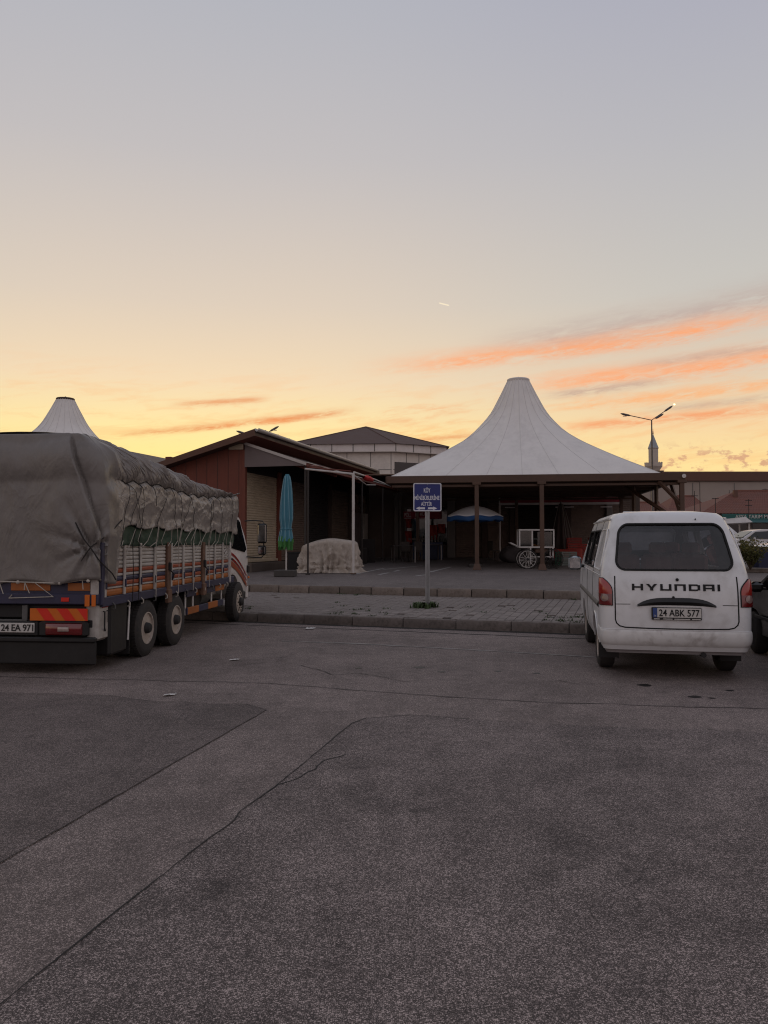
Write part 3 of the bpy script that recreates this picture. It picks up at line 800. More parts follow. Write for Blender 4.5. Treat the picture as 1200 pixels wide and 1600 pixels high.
# rear end
P('tail_panel', MB().cbox((0, -.01, 1.10), (2.36, .05, .46), .01), M_BLUE_P)
for x0, x1 in ((-1.0, -.28), (.06, .56), (.78, 1.06)):
    P('tail_stripe', MB().cbox(((x0+x1)/2+.03, -.040, 1.045), (x1-x0, .012, .095), .003), M_ORANGE_P)
P('tail_beam', MB().cbox((0, -.03, .90), (2.40, .10, .13), .012), M_BLUE_P)
P('tail_post', MB().cbox((1.15, -.05, 1.10), (.09, .05, .34), .008), M_ALU)
P('tail_reflector', MB().cbox((.80, -.085, .895), (.10, .012, .05), .004), M_REFL_R)
P('corner_marker', MB().cbox((1.08, -.095, .885), (.06, .014, .14), .004).cbox((1.16, -.095, .885), (.05, .014, .14), .004), M_REFL_O)
P('rear_crossmember', MB().cbox((0, .05, .745), (2.2, .08, .16), .01).cbox((0, .0, .60), (2.24, .05, .10), .01), M_CHASSIS)
P('bracket', MB().cbox((.27, -.03, .73), (.07, .03, .19), .006), M_BEAMGR)
P('rear_rail', MB().cbox((-.35, -.03, .625), (1.3, .03, .05), .006), M_BEAMGR)
# striped board
sb = P('striped_board', MB().box((.72, -.075, .715), (.72, .012, .145)), M_REFL_O)
for k in range(3):
    x = .44 + k*.255
    pts = [(max(x, .362), .787), (min(x+.135, 1.078), .787), (min(x+.245, 1.078), .643), (min(x+.11, 1.078), .643)]
    MB().prism(pts, -.0845, -.082, 'XZ').build('stripe', M_REFL_R, sb)
# tail lamps
for sx in (1, -1):
    tl = P('tail_lamp', MB().cbox((sx*.78, -.06, .545), (.62, .09, .20), .03), M_BLACK, smooth=40)
    MB().cbox((sx*.80, -.105, .545), (.46, .03, .145), .04).build('lens', M_LAMP_R, tl, 50)
    MB().cbox((sx*.80, -.123, .545), (.14, .016, .06), .015).build('reflector', M_LAMP_C, tl, 50)
np_ = P('number_plate', MB().cbox((.195, -.085, .555), (.455, .012, .115), .004), M_PLATE)
lettering('plate_text', '24 EA 971', .405, .082, M_BLACK, np_, (.006, -.0925, .514), space=.95, bold=.012)
P('plate_carrier', MB().cbox((.15, -.06, .545), (.62, .03, .17), .01), M_BLACK)
P('bumper', MB().cbox((0, -.06, .415), (2.36, .09, .06), .015).cbox((0, -.05, .255), (2.36, .035, .27), .012), M_BLACK)
# side lamp box at the rear corner
cb = P('corner_box', MB().cbox((1.10, .13, .62), (.16, .30, .46), .03), M_ALU, smooth=40)
MB().tube([(1.19, .10, .74), (1.21, .10, .74), (1.21, .10, .55), (1.19, .16, .50)], .010, 5).tube([(1.19, .20, .74), (1.21, .20, .74), (1.21, .20, .60)], .010, 5).build('handle', M_BLACK, cb)
MB().cbox((1.185, .16, .80), (.012, .16, .035), .004).build('reflector', M_LAMP_R2, cb)
# emblem sticker on the front panel
st = P('sticker', MB().tube([(HX+.008, 4.98, 1.50), (HX+.008, 5.20, 1.50), (HX+.008, 5.20, 1.30), (HX+.008, 4.98, 1.30)], .009, 4, closed=True).tube([(HX+.008, 5.02, 1.47), (HX+.008, 5.16, 1.47), (HX+.008, 5.03, 1.40), (HX+.008, 5.15, 1.33)], .008, 4).tube([(HX+.008, 5.16, 1.40), (HX+.008, 5.04, 1.33)], .008, 4), M_WHITE_P)
# ---------------- cab
def slice_ring(hw, yr, yf, r, n=5):
    pts = []
    for cx, cy, a0 in ((hw-r, yr+r, -PI/2), (hw-r, yf-r, 0), (-hw+r, yf-r, PI/2), (-hw+r, yr+r, PI)):
        for k in range(n+1):
            a = a0 + PI/2*k/n; pts.append((cx+r*math.cos(a), cy+r*math.sin(a)))
    return pts
def loft(slices, n=5, mi=0):
    mb = MB(); vs = []; N = None
    for z, hw, yr, yf, r_ in slices:
        ring = slice_ring(hw, yr, yf, r_, n); N = len(ring); vs += [(x, y, z) for x, y in ring]
    fs = [tuple(range(N-1, -1, -1)), tuple((len(slices)-1)*N+i for i in range(N))]
    for k in range(len(slices)-1):
        for i in range(N):
            j = (i+1) % N; fs.append((k*N+i, k*N+j, (k+1)*N+j, (k+1)*N+i))
    return mb.add(vs, fs, mi)
def carve(obj, cutters):
    """boolean-cut openings into a body, then keep the result as plain mesh"""
    for c in cutters:
        md = obj.modifiers.new('cut', 'BOOLEAN'); md.operation = 'DIFFERENCE'; md.solver = 'EXACT'; md.object = c
    dg = bpy.context.evaluated_depsgraph_get(); dg.update()
    me = bpy.data.meshes.new_from_object(obj.evaluated_get(dg))
    obj.modifiers.clear(); old = obj.data; obj.data = me
    for c in cutters: bpy.data.objects.remove(c)
    me.polygons.foreach_set('use_smooth', [True]*len(me.polygons)); me.set_sharp_from_angle(angle=R(32))
    return obj
cab = loft([(.50, 1.02, 5.66, 7.30, .10), (.62, 1.05, 5.62, 7.36, .13), (1.20, 1.06, 5.62, 7.36, .15), (1.50, 1.05, 5.62, 7.31, .16), (1.70, 1.03, 5.63, 7.22, .16),
            (2.00, .99, 5.66, 7.00, .16), (2.10, .95, 5.70, 6.88, .16), (2.17, .86, 5.80, 6.72, .16), (2.19, .70, 5.95, 6.5, .16)], 6)
cabo = P('cab', cab, M_WHITE_P, smooth=40)
cut = MB().tube([(.55, 6.10, .40), (1.4, 6.10, .40)], .53, 32).build('cutter', M_BLACK, truck); cut2 = MB().tube([(-.55, 6.10, .40), (-1.4, 6.10, .40)], .53, 32).build('cutter', M_BLACK, truck)
carve(cabo, [cut, cut2])
for sx in (1, -1):
    xw = lambda z: sx*(1.056 - max(0, z-1.5)*.125)
    q = lambda y, z, o=.008: (xw(z)+sx*o, y, z)
    # side window
    poly = [(5.95, 1.46), (6.95, 1.36), (7.10, 1.42), (6.82, 1.98), (6.70, 2.04), (5.98, 2.04)]
    dr = MB()
    dp = [(5.86, .95), (7.02, .95), (7.16, 1.30), (6.86, 2.03), (6.74, 2.09), (5.88, 2.09)]
    dr.plate([q(y, z, .006) for y, z in (dp if sx > 0 else dp[::-1])], .01)
    d_ = dr.build('door', M_WHITE_P, cabo)
    wn = MB().plate([q(y, z, .012) for y, z in (poly if sx > 0 else poly[::-1])], .01).build('window', M_DGLASS, cabo)
    MB().cbox((sx*1.075, 5.98, 1.24), (.03, .14, .04), .01).build('handle', M_BLACK, d_)
    # red swoosh
    for a, (w0, mm) in enumerate(((.0, M_LAMP_R2), (.10, M_LAMP_R2), (.19, M_REDOR_P))):
        up, lo = [], []
        for k in range(13):
            t = k/12; y = 5.70 + 1.42*t; z = 1.38 - .10*a - .52*t**1.7 ; wd = (.055 if a < 2 else .12)*(1-.35*t)*min(1, .35+t*3)
            up.append((y, z+wd*.5)); lo.append((y, z-wd*.5))
        poly = lo + up[::-1]
        me = MB().plate([(sx*1.0685, y, z) for y, z in (poly if sx > 0 else poly[::-1])], .004)
        me.build('swoosh', mm, cabo)
    # mirrors
    mr = MB().tube([(sx*1.02, 7.10, 2.02), (sx*1.20, 7.18, 2.04), (sx*1.40, 7.16, 2.02), (sx*1.43, 7.15, 1.95), (sx*1.43, 7.15, 1.30), (sx*1.38, 7.14, 1.24), (sx*1.06, 7.14, 1.26)], .014, 6).build('mirror_arm', M_BLACK, cabo)
    MB().cbox((sx*1.40, 7.13, 1.76), (.20, .07, .42), .03).build('mirror', M_BLACK, mr, 40)
    MB().cbox((sx*1.40, 7.088, 1.76), (.16, .012, .36), .02).build('mirror_glass', M_CHROME, mr)
    MB().cbox((sx*1.40, 7.13, 1.40), (.18, .07, .20), .03).build('mirror', M_BLACK, mr, 40)
    MB().cbox((sx*1.40, 7.088, 1.40), (.14, .012, .15), .02).build('mirror_glass', M_CHROME, mr)
    P('cab_step', MB().cbox((sx*.98, 6.86, .46), (.16, .5, .18), .03), M_BLACK)
    P('side_marker', MB().cbox((sx*1.08, 7.22, 1.0), (.03, .12, .16), .01), M_BLACK)
    P('side_marker', MB().cbox((sx*1.075, 7.26, .82), (.03, .08, .05), .01), M_REFL_O)
P('windscreen', MB().plate([(-.92, 7.34, 1.38), (.92, 7.34, 1.38), (.86, 7.03, 2.0), (-.86, 7.03, 2.0)], -.012), M_DGLASS)
P('front_bumper', MB().cbox((0, 7.36, .50), (2.06, .14, .30), .04), M_WHITE_P)
P('roof_deflector', loft([(2.16, .84, 5.95, 6.55, .12), (2.22, .82, 5.98, 6.50, .12), (2.27, .74, 6.05, 6.40, .12)]), M_BLACK, smooth=40)
P('roof_deflector', loft([(2.27, .80, 5.95, 6.45, .12), (2.31, .78, 5.98, 6.42, .12), (2.345, .66, 6.05, 6.32, .12)]), M_WHITE_P, smooth=40)
P('cab_rack', MB().tube([(1.08, 5.55, .80), (1.08, 5.55, 1.95)], .022, 6).tube([(1.14, 5.50, .80), (1.14, 5.50, 1.95)], .018, 6).cbox((1.13, 5.52, 1.10), (.05, .05, .14), .006).cbox((1.05, 5.5, 1.3), (.14, .12, .9), .02), M_CHASSIS)
P('reflector', MB().cbox((1.165, 5.50, 1.0), (.03, .05, .10), .006), M_REFL_O)

# ================================================================== TARPAULIN over the load
tarp_root = thing('tarpaulin', 'weathered grey canvas tarpaulin roped over the load of the striped truck', 'tarpaulin', (-4.615, 9.40, 0), TRZ)
def ridge_z(y): return 2.93 - .03*min(y, .5) - .085*max(0, y-.5) + .035*fbm(y*1.1, 2.2, 0, 3) - .05*sstep(y, 4.6, 5.6)
YE = 5.68
def outline_pt(s):
    """rounded plan outline; s metres along: left side (front->rear), rear (left->right), right side (rear->front). returns x,y,nx,ny, along"""
    r_ = .16; HW = 1.245
    L1 = YE - r_; Cc = PI/2*r_; L2 = 2*HW-2*r_
    if s < L1: return (-HW, YE-s, -1, 0)
    s -= L1
    if s < Cc:
        a = PI + s/r_; return (-HW+r_+r_*math.cos(a), r_+r_*math.sin(a)-.03, math.cos(a), math.sin(a))
    s -= Cc
    if s < L2: return (-HW+r_+s, -.03, 0, -1)
    s -= L2
    if s < Cc:
        a = 1.5*PI + s/r_; return (HW-r_+r_*math.cos(a), r_+r_*math.sin(a)-.03, math.cos(a), math.sin(a))
    s -= Cc
    return (HW, r_+s, 1, 0)
S_TOT = 2*(YE-.16) + PI*.16 + 2*1.245-.32
S_REAR0 = YE-.16; S_REAR1 = S_REAR0 + PI*.16 + 2*1.245 - .32
ties = [.10, .62, 1.02, 1.45, 1.95, 2.45, 2.95, 3.45, 3.95, 4.45, 4.95, 5.35]
def rope_z(y): 
    k = min(ties, key=lambda t: abs(t-y)); d = abs(y-k)
    base = 2.30 + .05*math.sin(y*1.3) + .02*y
    return base + .038*(1-math.exp(-(d/.13)**2))
def tarp_pt(s, t):
    """t: 0 on the top centre line, 1 at the hem"""
    x, y, nx, ny = outline_pt(s)
    rear = max(0.0, -ny)                                       # 1 on the rear face
    sidey = y
    zr = ridge_z(max(y, 0)); RX = .86
    # ridge point (inner)
    rx = max(-RX, min(RX, x)); ry = y if rear < .5 else max(y, .06)
    if rear > 0: ry = .02+.06*(1-rear) + (y+.03)*.5
    # hem height
    if x > 0 and s > S_REAR1-.30: hem = 1.085 + .70*sstep(y, .26, .50)
    else: hem = 1.085 if s > S_REAR0 and s < S_REAR1 else 1.70
    hem += .025*math.sin(s*7.3)+.02*nz(s*3.1) 
    if y > .5: hem += -.02*y*.3 + .014*abs(math.sin(y*PI/.5)) - .01
    rz = rope_z(y)
    T0, T1, T2 = .16, .26, .50
    if t < T0:                                                 # top, from centre to ridge
        k = t/T0; px = rx*k; py_ = ry if rear < .5 else ry + (1-k)*1.2; pz_ = zr + .05*(1-k*k)
        if rear > .02 and rear <= .999: py_ = ry + (1-k)*1.2*rear
        p = Vector((px, py_, pz_)); w = .0
    elif t < T1:
        k = (t-T0)/(T1-T0)
        sh = Vector((rx + (x-rx)*.34, ry + (y-ry)*.34, zr - .07))
        if rear > .5: sh = Vector((rx+(x-rx)*.5, ry+(y-ry)*.5, zr-.10))
        p = Vector((rx, ry, zr)).lerp(sh, k); p.z += .03*math.sin(k*PI); w = k
    elif t < T2:
        k = (t-T1)/(T2-T1)
        sh = Vector((rx + (x-rx)*.34, ry + (y-ry)*.34, zr - .07))
        if rear > .5: sh = Vector((rx+(x-rx)*.5, ry+(y-ry)*.5, zr-.10))
        e = Vector((x, y, rz)); p = sh.lerp(e, k); bul = math.sin(k*PI)*.085*(1-.5*rear)
        p += Vector((nx, ny, .6))*bul; w = 1
    else:
        k = (t-T2)/(1-T2); e = Vector((x, y, rz)); hb = Vector((x+nx*.02, y+ny*.03, hem)); p = e.lerp(hb, k); w = 1
        p += Vector((nx, ny, 0))*.035*math.sin(min(1, k*1.4)*PI)*(1-.75*rear)
    # ---------------- wrinkles
    N = Vector((nx, ny, .35)) if t > T1 else Vector((nx*.3, ny*.3, 1))
    d = 0.0
    if rear < .35 and x > 0:
        yy = y
        if t < T2:
            k = t/T2
            wv = .5+.5*math.sin(yy*2*PI/.115 + 4*fbm(yy*1.7, t*2.0, 1, 3) - 2.3*k)
            wv2 = .5+.5*math.sin(yy*2*PI/.31 + 3*fbm(yy*.9, t, 4, 2) - 3*k)
            amp = sstep(k, .12, .75)*(.75+.5*nz(yy*2.3, 7))*sstep(yy, .05, .4)
            wr1 = (1-abs(math.sin(yy*PI/.165 + 2.6*fbm(yy*1.1, t*1.5, 1, 3) - 5.0*k)))**1.6; wr2 = (1-abs(math.sin(yy*PI/.41 + 2.2*fbm(yy*.8, t, 4, 2) - 3.4*k)))**1.5
            d += amp*(.062*wr1*(.35+.65*sstep(k, .3, .85)) + .085*wr2) + .028*fbm(yy*3, t*8, 2, 4)
            if k > .93: d -= .035*(k-.93)/.07
        else:
            k = (t-T2)/(1-T2)
            tie = min(abs(yy-q) for q in ties)
            d += .014*(1-math.exp(-(tie/.07)**2))*math.exp(-k*2.6) - .030*math.exp(-(k/.05)**2)
            d += .012*fbm(yy*2.2+k*1.2, k*2.0-yy*.8, 5, 3) + .013*(1-abs(math.sin(yy*3.1+k*5.2+1.4*fbm(yy*1.4, k*2, 8, 3))))**4*(1-k*.5) + .010*(1-abs(math.sin(yy*4.3-k*6.2+1.9*fbm(yy*1.1, k*2, 18, 3))))**5 + .010*math.sin((k*9+yy*2.1+1.6*fbm(yy*2, k*2, 6, 3))*2)*sstep(yy, 1.6, 2.4)*(1-sstep(yy, 4.2, 5.0))*(1-abs(k-.45))
            d += .010*math.sin(yy*31+2*nz(yy*4))*sstep(k, .75, 1)
        if yy < .6:                                            # gathers near the corner
            d += .02*math.sin((p.z*11+yy*16))*(.6-yy)
    elif rear > .3:
        d += .016*fbm(p.x*1.3, p.z*1.1, 3, 4) + .006*fbm(p.x*5, p.z*4, 9, 3)
        # folded edge running from the top corner to the hem
        lx = min(1.2, .80 + (2.86-p.z)*.345)
        dd = p.x - lx
        if t > T0*1.02: d += .075*(1-sstep(dd, -.02, .012))*sstep(p.x, .2, .8)*(1-.5*sstep(p.z, 2.6, 2.95)) - .02*math.exp(-(dd/.03)**2)*(dd > 0)
        # vertical faint folds
        d += .007*math.sin(p.x*9+1.5*nz(p.z*1.2, p.x))*sstep(2.9-p.z, .1, .8)
        # radial folds pulled towards the rope crossing
        gx, gz = 1.12, 1.52; qx, qz = p.x-gx, p.z-gz; rr = math.hypot(qx, qz)
        if rr < .8:
            an = math.atan2(qz, qx)
            d += (.030*math.sin(an*8+.6)+.015*math.sin(an*17))*math.exp(-(rr/.38)**1.5)*min(1, rr/.09) - .05*math.exp(-(rr/.10)**2)
    else:
        d += .02*fbm(y*2, t*4, 1, 3)
    if t < .02: d = 0
    return p + N.normalized()*d*w if t > T0 else p + Vector((0, 0, 1))*(.015*fbm(p.x*2, p.y*2.5, 1, 4)*(t/T0) + (d*.6 if t > T0*.5 else 0))
NT_ROWS = 66
ss_ = list(np.linspace(0, S_REAR0-.1, 40)) + list(np.linspace(S_REAR0-.08, S_REAR1-.6, 70)) + list(np.linspace(S_REAR1-.59, S_REAR1+.6, 110)) + list(np.linspace(S_REAR1+.61, S_TOT, 400))
mb = MB(); W = len(ss_)
for j in range(NT_ROWS+1):
    for s in ss_: mb.v.append(tuple(tarp_pt(s, j/NT_ROWS)))
for j in range(NT_ROWS):
    for i in range(W-1):
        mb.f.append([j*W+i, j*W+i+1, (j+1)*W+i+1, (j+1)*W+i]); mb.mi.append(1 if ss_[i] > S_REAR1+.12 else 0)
# front closing sheet
o_ = len(mb.v)
tb = mb.build('cover_sheet', [M_CANVAS, M_CANVAS_LIT], tarp_root, 50, fix=False)
md = tb.modifiers.new('thickness', 'SOLIDIFY'); md.thickness = .008; md.offset = 1
# front end of the cover, closing the load
fr = MB(); ring = [tarp_pt(S_TOT-.001, j/NT_ROWS) for j in range(NT_ROWS+1)]
lf = [tarp_pt(0.001, j/NT_ROWS) for j in range(NT_ROWS+1)]
for k, p in enumerate(ring): fr.v.append(tuple(p)); fr.v.append(tuple(lf[k]))
for k in range(NT_ROWS): fr.f.append([2*k, 2*k+1, 2*k+3, 2*k+2]); fr.mi.append(0)
fr.build('front_sheet', M_CANVAS, tarp_root, 60)
# ropes
def tarp_surf(y, t, off=.018):
    s = S_REAR1 - .16 + .16 + (y-.16)
    x_ = tarp_pt(s, t); return x_ + Vector((off, 0, off*.3))
rope_n = 0
def rope(pts, r_, m_): MB().tube(pts, r_, 5).build('rope', m_, tarp_root)
rope([tarp_surf(y, .50, .012) - Vector((0, 0, 0)) for y in np.linspace(.45, 5.6, 110)], .006, M_ROPE_D)
def down(y0, y1, t0=.5, t1=.99, m_=M_ROPE_D, r_=.0042): rope([tarp_surf(y0+(y1-y0)*k/10, t0+(t1-t0)*k/10, .020) for k in range(11)], r_, m_)
for y0, y1 in ((.62, .40), (.62, 1.02), (1.02, .62), (1.02, 1.04), (1.95, 1.55), (2.1, 2.3), (2.45, 2.55), (2.95, 2.6), (2.95, 3.1), (3.95, 3.96), (4.06, 4.0), (4.45, 4.65), (5.2, 5.25), (1.45, 1.47)):
    if (y0, y1) == (1.45, 1.47): down(y0, y1, .5, .75)
    else: down(y0, y1)
hx = HX+.055
for k in range(19):
    y = .50 + k*.268
    top = tarp_surf(min(y+random.uniform(-.1, .1), 5.5), .985, .022)
    rope([top, (hx-.012, y+random.uniform(-.10, .14), 1.60), (HX+.03, y+random.uniform(-.16, .2), random.choice((1.50, 1.52, 1.44)))], .005, M_ROPE_L)
for y in (.82, 1.02, 1.62, 2.52, 3.2, 4.02, 5.28):
    rope([tarp_surf(y, .985, .02), (HX+.045, y, 1.55), (HX+.05, y+.02, 1.2), (HX+.05, y, .80)], .006, M_ROPE_L if y > 1.5 else M_ROPE_D)
# ropes over the rear corner
rope([(.86, -.10, 1.18), (1.0, -.13, 1.34), (1.125, -.125, 1.52), (1.27, .10, 1.70), (1.30, .35, 1.86)], .008, M_ROPE_D)
rope([(.93, -.115, 1.82), (1.05, -.14, 1.62), (1.125, -.125, 1.52), (1.22, -.08, 1.36), (1.30, .10, 1.20), (1.30, .2, 1.12)], .008, M_ROPE_D)
rope([(-1.2, -.10, 1.12), (-.6, -.105, 1.10), (0, -.105, 1.11), (.4, -.105, 1.10), (.75, -.11, 1.09), (1.0, -.10, 1.13), (1.22, -.03, 1.13)], .008, M_ROPE_L)
rope([(.42, -.10, 1.10), (.66, -.10, .93), (.10, -.10, .91), (.14, -.10, .95)], .006, M_ROPE_L)
rope([(.30, -.10, 1.10), (.36, -.10, .97)], .006, M_ROPE_L); rope([(.30, -.10, 1.09), (.295, -.10, 1.01)], .006, M_ROPE_L); rope([(-.02, -.10, 1.09), (.03, -.10, .96)], .006, M_ROPE_L)
rope([(1.02, -.10, 1.13), (1.03, -.10, 1.02)], .006, M_ROPE_L)
# knots
for x, z in ((.75, 1.09), (1.10, 1.12), (.22, 1.10)):
    MB().lathe([(0, -.02), (.02, -.01), (.024, .005), (.012, .022), (0, .026)], 8, (x, -.115, z)).build('knot', M_ROPE_L, tarp_root)

# green inner sheet that shows below the canvas
gr = MB()
def gfn(a, c):
    y = .30 + 5.30*a; z = 1.80 - (.27+.03*nz(y*2.2))*c - (.10*(1-sstep(y, .3, .6)))*c
    return (HX+.018+.022*fbm(y*4, c*2, 3, 3)+.01*math.sin(y*23)*c, y, z)
gr.grid(gfn, 120, 8)
grn = gr.build('under_sheet', M_GREEN, smooth=60); grn.location = (-4.615, 9.40, 0); grn.rotation_euler.z = TRZ
md = grn.modifiers.new('thickness', 'SOLIDIFY'); md.thickness = .006
tag(grn, 'dark green under sheet showing between the canvas hem and the truck side boards', 'tarpaulin')
# ================================================================== VAN
M_VAN = pm('van_white', (.66, .66, .665), .32, .05, 2.2, dirt=.5, dirt_col=(.34, .315, .295), spec=.5, coat=.25)
M_VANLOW = pm('van_white_soiled', (.62, .61, .60), .4, .10, 3.0, dirt=.85, dirt_col=(.27, .24, .22), spec=.5, coat=.1)
M_VAN_IN = pm('van_interior', (.20, .18, .18), .9, .2, 5)
M_GAP = pm('panel_gap', (.010, .010, .010), .8, .1, 5)
M_GLASS = glass('van_glass', (.78, .78, .80), .02)
M_TRIM = pm('grey_rub_strip', (.14, .132, .122), .6, .15, 8, dirt=.3, dirt_col=(.08, .07, .06))
M_SEAT = pm('seat_cloth', (.22, .095, .085), .9, .2, 8)
M_REVL = pm('reverse_lens', (.20, .13, .12), .15, .2, 30, spec=.6, coat=.5)
M_SILVER = pm('silver_paint', (.42, .45, .47), .3, .08, 6, metal=.5)

VRZ = -math.atan(.20)
van = thing('van', 'dirty white delivery van parked nose to the kerb, seen from behind', 'van', (3.325, 8.75, 0), VRZ)
def V(name, mb, mat, parent=van, smooth=None, **k): return mb.build(name, mat, parent, smooth, **k)
#      z     hw    yr    yf   r     bow
VT = [(.34, .79, .10, 4.46, .10, .03), (.44, .815, .05, 4.52, .12, .04), (.56, .825, .035, 4.54, .13, .05), (.75, .83, .035, 4.55, .13, .05), (.95, .832, .050, 4.53, .13, .05),
      (1.10, .828, .075, 4.46, .13, .05), (1.22, .815, .110, 4.36, .14, .05), (1.35, .79, .165, 4.20, .15, .05), (1.50, .757, .245, 3.98, .16, .05), (1.65, .722, .335, 3.76, .17, .05),
      (1.78, .690, .420, 3.57, .18, .05), (1.87, .660, .490, 3.44, .19, .05), (1.925, .620, .56, 3.33, .20, .05), (1.955, .55, .66, 3.2, .22, .05), (1.972, .40, .86, 2.95, .25, .05)]
_vz = [r_[0] for r_ in VT]
def vt(z):
    z = min(max(z, _vz[0]), _vz[-1])
    for k in range(len(VT)-1):
        if z <= VT[k+1][0]:
            t = (z-VT[k][0])/(VT[k+1][0]-VT[k][0])
            p0 = VT[max(k-1, 0)]; p1 = VT[k]; p2 = VT[k+1]; p3 = VT[min(k+2, len(VT)-1)]
            out = []
            for q in range(1, 6):
                m1 = (p2[q]-p0[q])/(p2[0]-p0[0])*(p2[0]-p1[0]); m2 = (p3[q]-p1[q])/(p3[0]-p1[0])*(p2[0]-p1[0])
                out.append((2*t**3-3*t*t+1)*p1[q]+(t**3-2*t*t+t)*m1+(-2*t**3+3*t*t)*p2[q]+(t**3-t*t)*m2)
            return out
    return list(VT[-1][1:])
def rear(s, z, off=0.0):
    """point on the back of the body; s metres from the centre, running round the corners onto the sides"""
    hw, yr, yf, r_, bow = vt(z); sg = 1 if s >= 0 else -1; a = abs(s); fl = hw-r_
    yb = lambda x: yr + bow*(x/hw)**2*.8
    if a <= fl: x, y, nx, ny = a, yb(a), .06*a, -1
    else:
        a -= fl; c = PI/2*r_
        if a < c:
            th = a/r_; x = fl + r_*math.sin(th); y = yb(fl) + r_*(1-math.cos(th)); nx, ny = math.sin(th), -math.cos(th)
        else: x, y, nx, ny = hw, yb(fl)+r_+(a-c), 1, 0
    return Vector((sg*(x+nx*off), y+ny*off, z))
def sidept(y, z, sg, off=0.0):
    hw = vt(z)[0]; return Vector((sg*(hw+off), y, z))
def van_body(shrink=0.0, z0=None, z1=None, mi=0):
    mb = MB(); zs = list(np.linspace(z0 or _vz[0], z1 or _vz[-1], 46)); vs = []; N = None
    for z in zs:
        hw, yr, yf, r_, bow = vt(z); hw -= shrink; yr += shrink; yf -= shrink; r_ = max(.04, r_-shrink*.5)
        ring = []
        for k in range(15):
            x = -(hw-r_) + 2*(hw-r_)*k/14; ring.append((x, yr + bow*(x/hw)**2*.8))
        yb = yr + bow*((hw-r_)/hw)**2*.8
        for k in range(1, 8): a = PI/2*k/7; ring.append((hw-r_+r_*math.sin(a), yb+r_*(1-math.cos(a))))
        for k in range(1, 20): ring.append((hw, yb+r_+(yf-r_-yb-r_)*k/19))
        for k in range(1, 8): a = PI/2*k/7; ring.append((hw-r_+r_*math.cos(a), yf-r_+r_*math.sin(a)))
        for k in range(1, 10): ring.append((hw-r_-2*(hw-r_)*k/9, yf))
        for k in range(1, 8): a = PI/2*k/7; ring.append((-(hw-r_)-r_*math.sin(a), yf-r_+r_*math.cos(a)))
        for k in range(1, 20): ring.append((-hw, yf-r_-(yf-r_-yb-r_)*k/19))
        for k in range(1, 7): a = PI/2*k/7; ring.append((-(hw-r_)-r_*math.cos(a), yb+r_*(1-math.sin(a))))
        N = len(ring); vs += [(x, y, z) for x, y in ring]
    fs = [tuple(range(N-1, -1, -1)), tuple((len(zs)-1)*N+i for i in range(N))]
    for k in range(len(zs)-1):
        for i in range(N):
            j = (i+1) % N; fs.append((k*N+i, k*N+j, (k+1)*N+j, (k+1)*N+i))
    return mb.add(vs, fs, mi)
def rrect(x0, x1, z0, z1, r_, n=6, top=1.0):
    """rounded outline, optionally narrower at the top"""
    pts = []
    for cx, cz, a0 in ((x1-r_, z0+r_, -PI/2), (x1-r_, z1-r_, 0), (x0+r_, z1-r_, PI/2), (x0+r_, z0+r_, PI)):
        for k in range(n+1):
            a = a0+PI/2*k/n; x, z = cx+r_*math.cos(a), cz+r_*math.sin(a)
            m = (x0+x1)/2; t = (z-z0)/(z1-z0); pts.append((m+(x-m)*(1+(top-1)*t), z))
    return pts
body = van_body().build('body', [M_VAN, M_VAN_IN], van)
inner = van_body(.045, .42, 1.93, 1).build('cutter', [M_VAN, M_VAN_IN], van)
RW = rrect(-.655, .655, 1.262, 1.80, .12, 7, .885)            # rear window opening
cuts = [inner, MB().prism(RW, -.4, 1.2, 'XZ', 0).build('cutter', [M_VAN, M_VAN_IN], van)]
WS = rrect(-.66, .66, 1.28, 1.80, .10, 5, .88)
cuts.append(MB().prism(WS, 3.0, 5.0, 'XZ').build('cutter', [M_VAN, M_VAN_IN], van))
SWIN = [rrect(.30, 1.32, 1.25, 1.74, .08), rrect(1.42, 2.42, 1.25, 1.74, .07), rrect(2.56, 3.42, 1.25, 1.74, .07)]
SWIN[0] = [(y+max(0, (z-1.25))*.38*max(0, (1.0-y)/.7), z) for y, z in SWIN[0]]
for w_ in SWIN[1:]:
    cuts.append(MB().prism(w_, -1.2, 1.2, 'YZ').build('cutter', [M_VAN, M_VAN_IN], van))
for yw in (.98, 3.42):
    cuts.append(MB().tube([(.52, yw, .31), (1.2, yw, .31)], .385, 36).build('cutter', [M_VAN, M_VAN_IN], van))
    cuts.append(MB().tube([(-.52, yw, .31), (-1.2, yw, .31)], .385, 36).build('cutter', [M_VAN, M_VAN_IN], van))
carve(body, cuts)
V('cabin_floor', MB().box((0, 2.3, .60), (1.5, 4.0, .04)), M_VAN_IN)
def panel_on_rear(pts2, off, fn=rear):
    """triangulated patch over an (s,z) outline following the curved back"""
    bm = bmesh.new(); vs = [bm.verts.new((s, 0, z)) for s, z in pts2]; f = bm.faces.new(vs)
    bmesh.ops.triangulate(bm, faces=[f])
    for _ in range(3): bmesh.ops.subdivide_edges(bm, edges=[e for e in bm.edges if e.calc_length() > .11], cuts=1); bmesh.ops.triangulate(bm, faces=bm.faces[:])
    for v in bm.verts: v.co = fn(v.co.x, v.co.z, off)
    mb = MB(); bm.verts.index_update(); mb.add([v.co.copy() for v in bm.verts], [[v.index for v in f.verts] for f in bm.faces]); bm.free()
    return mb
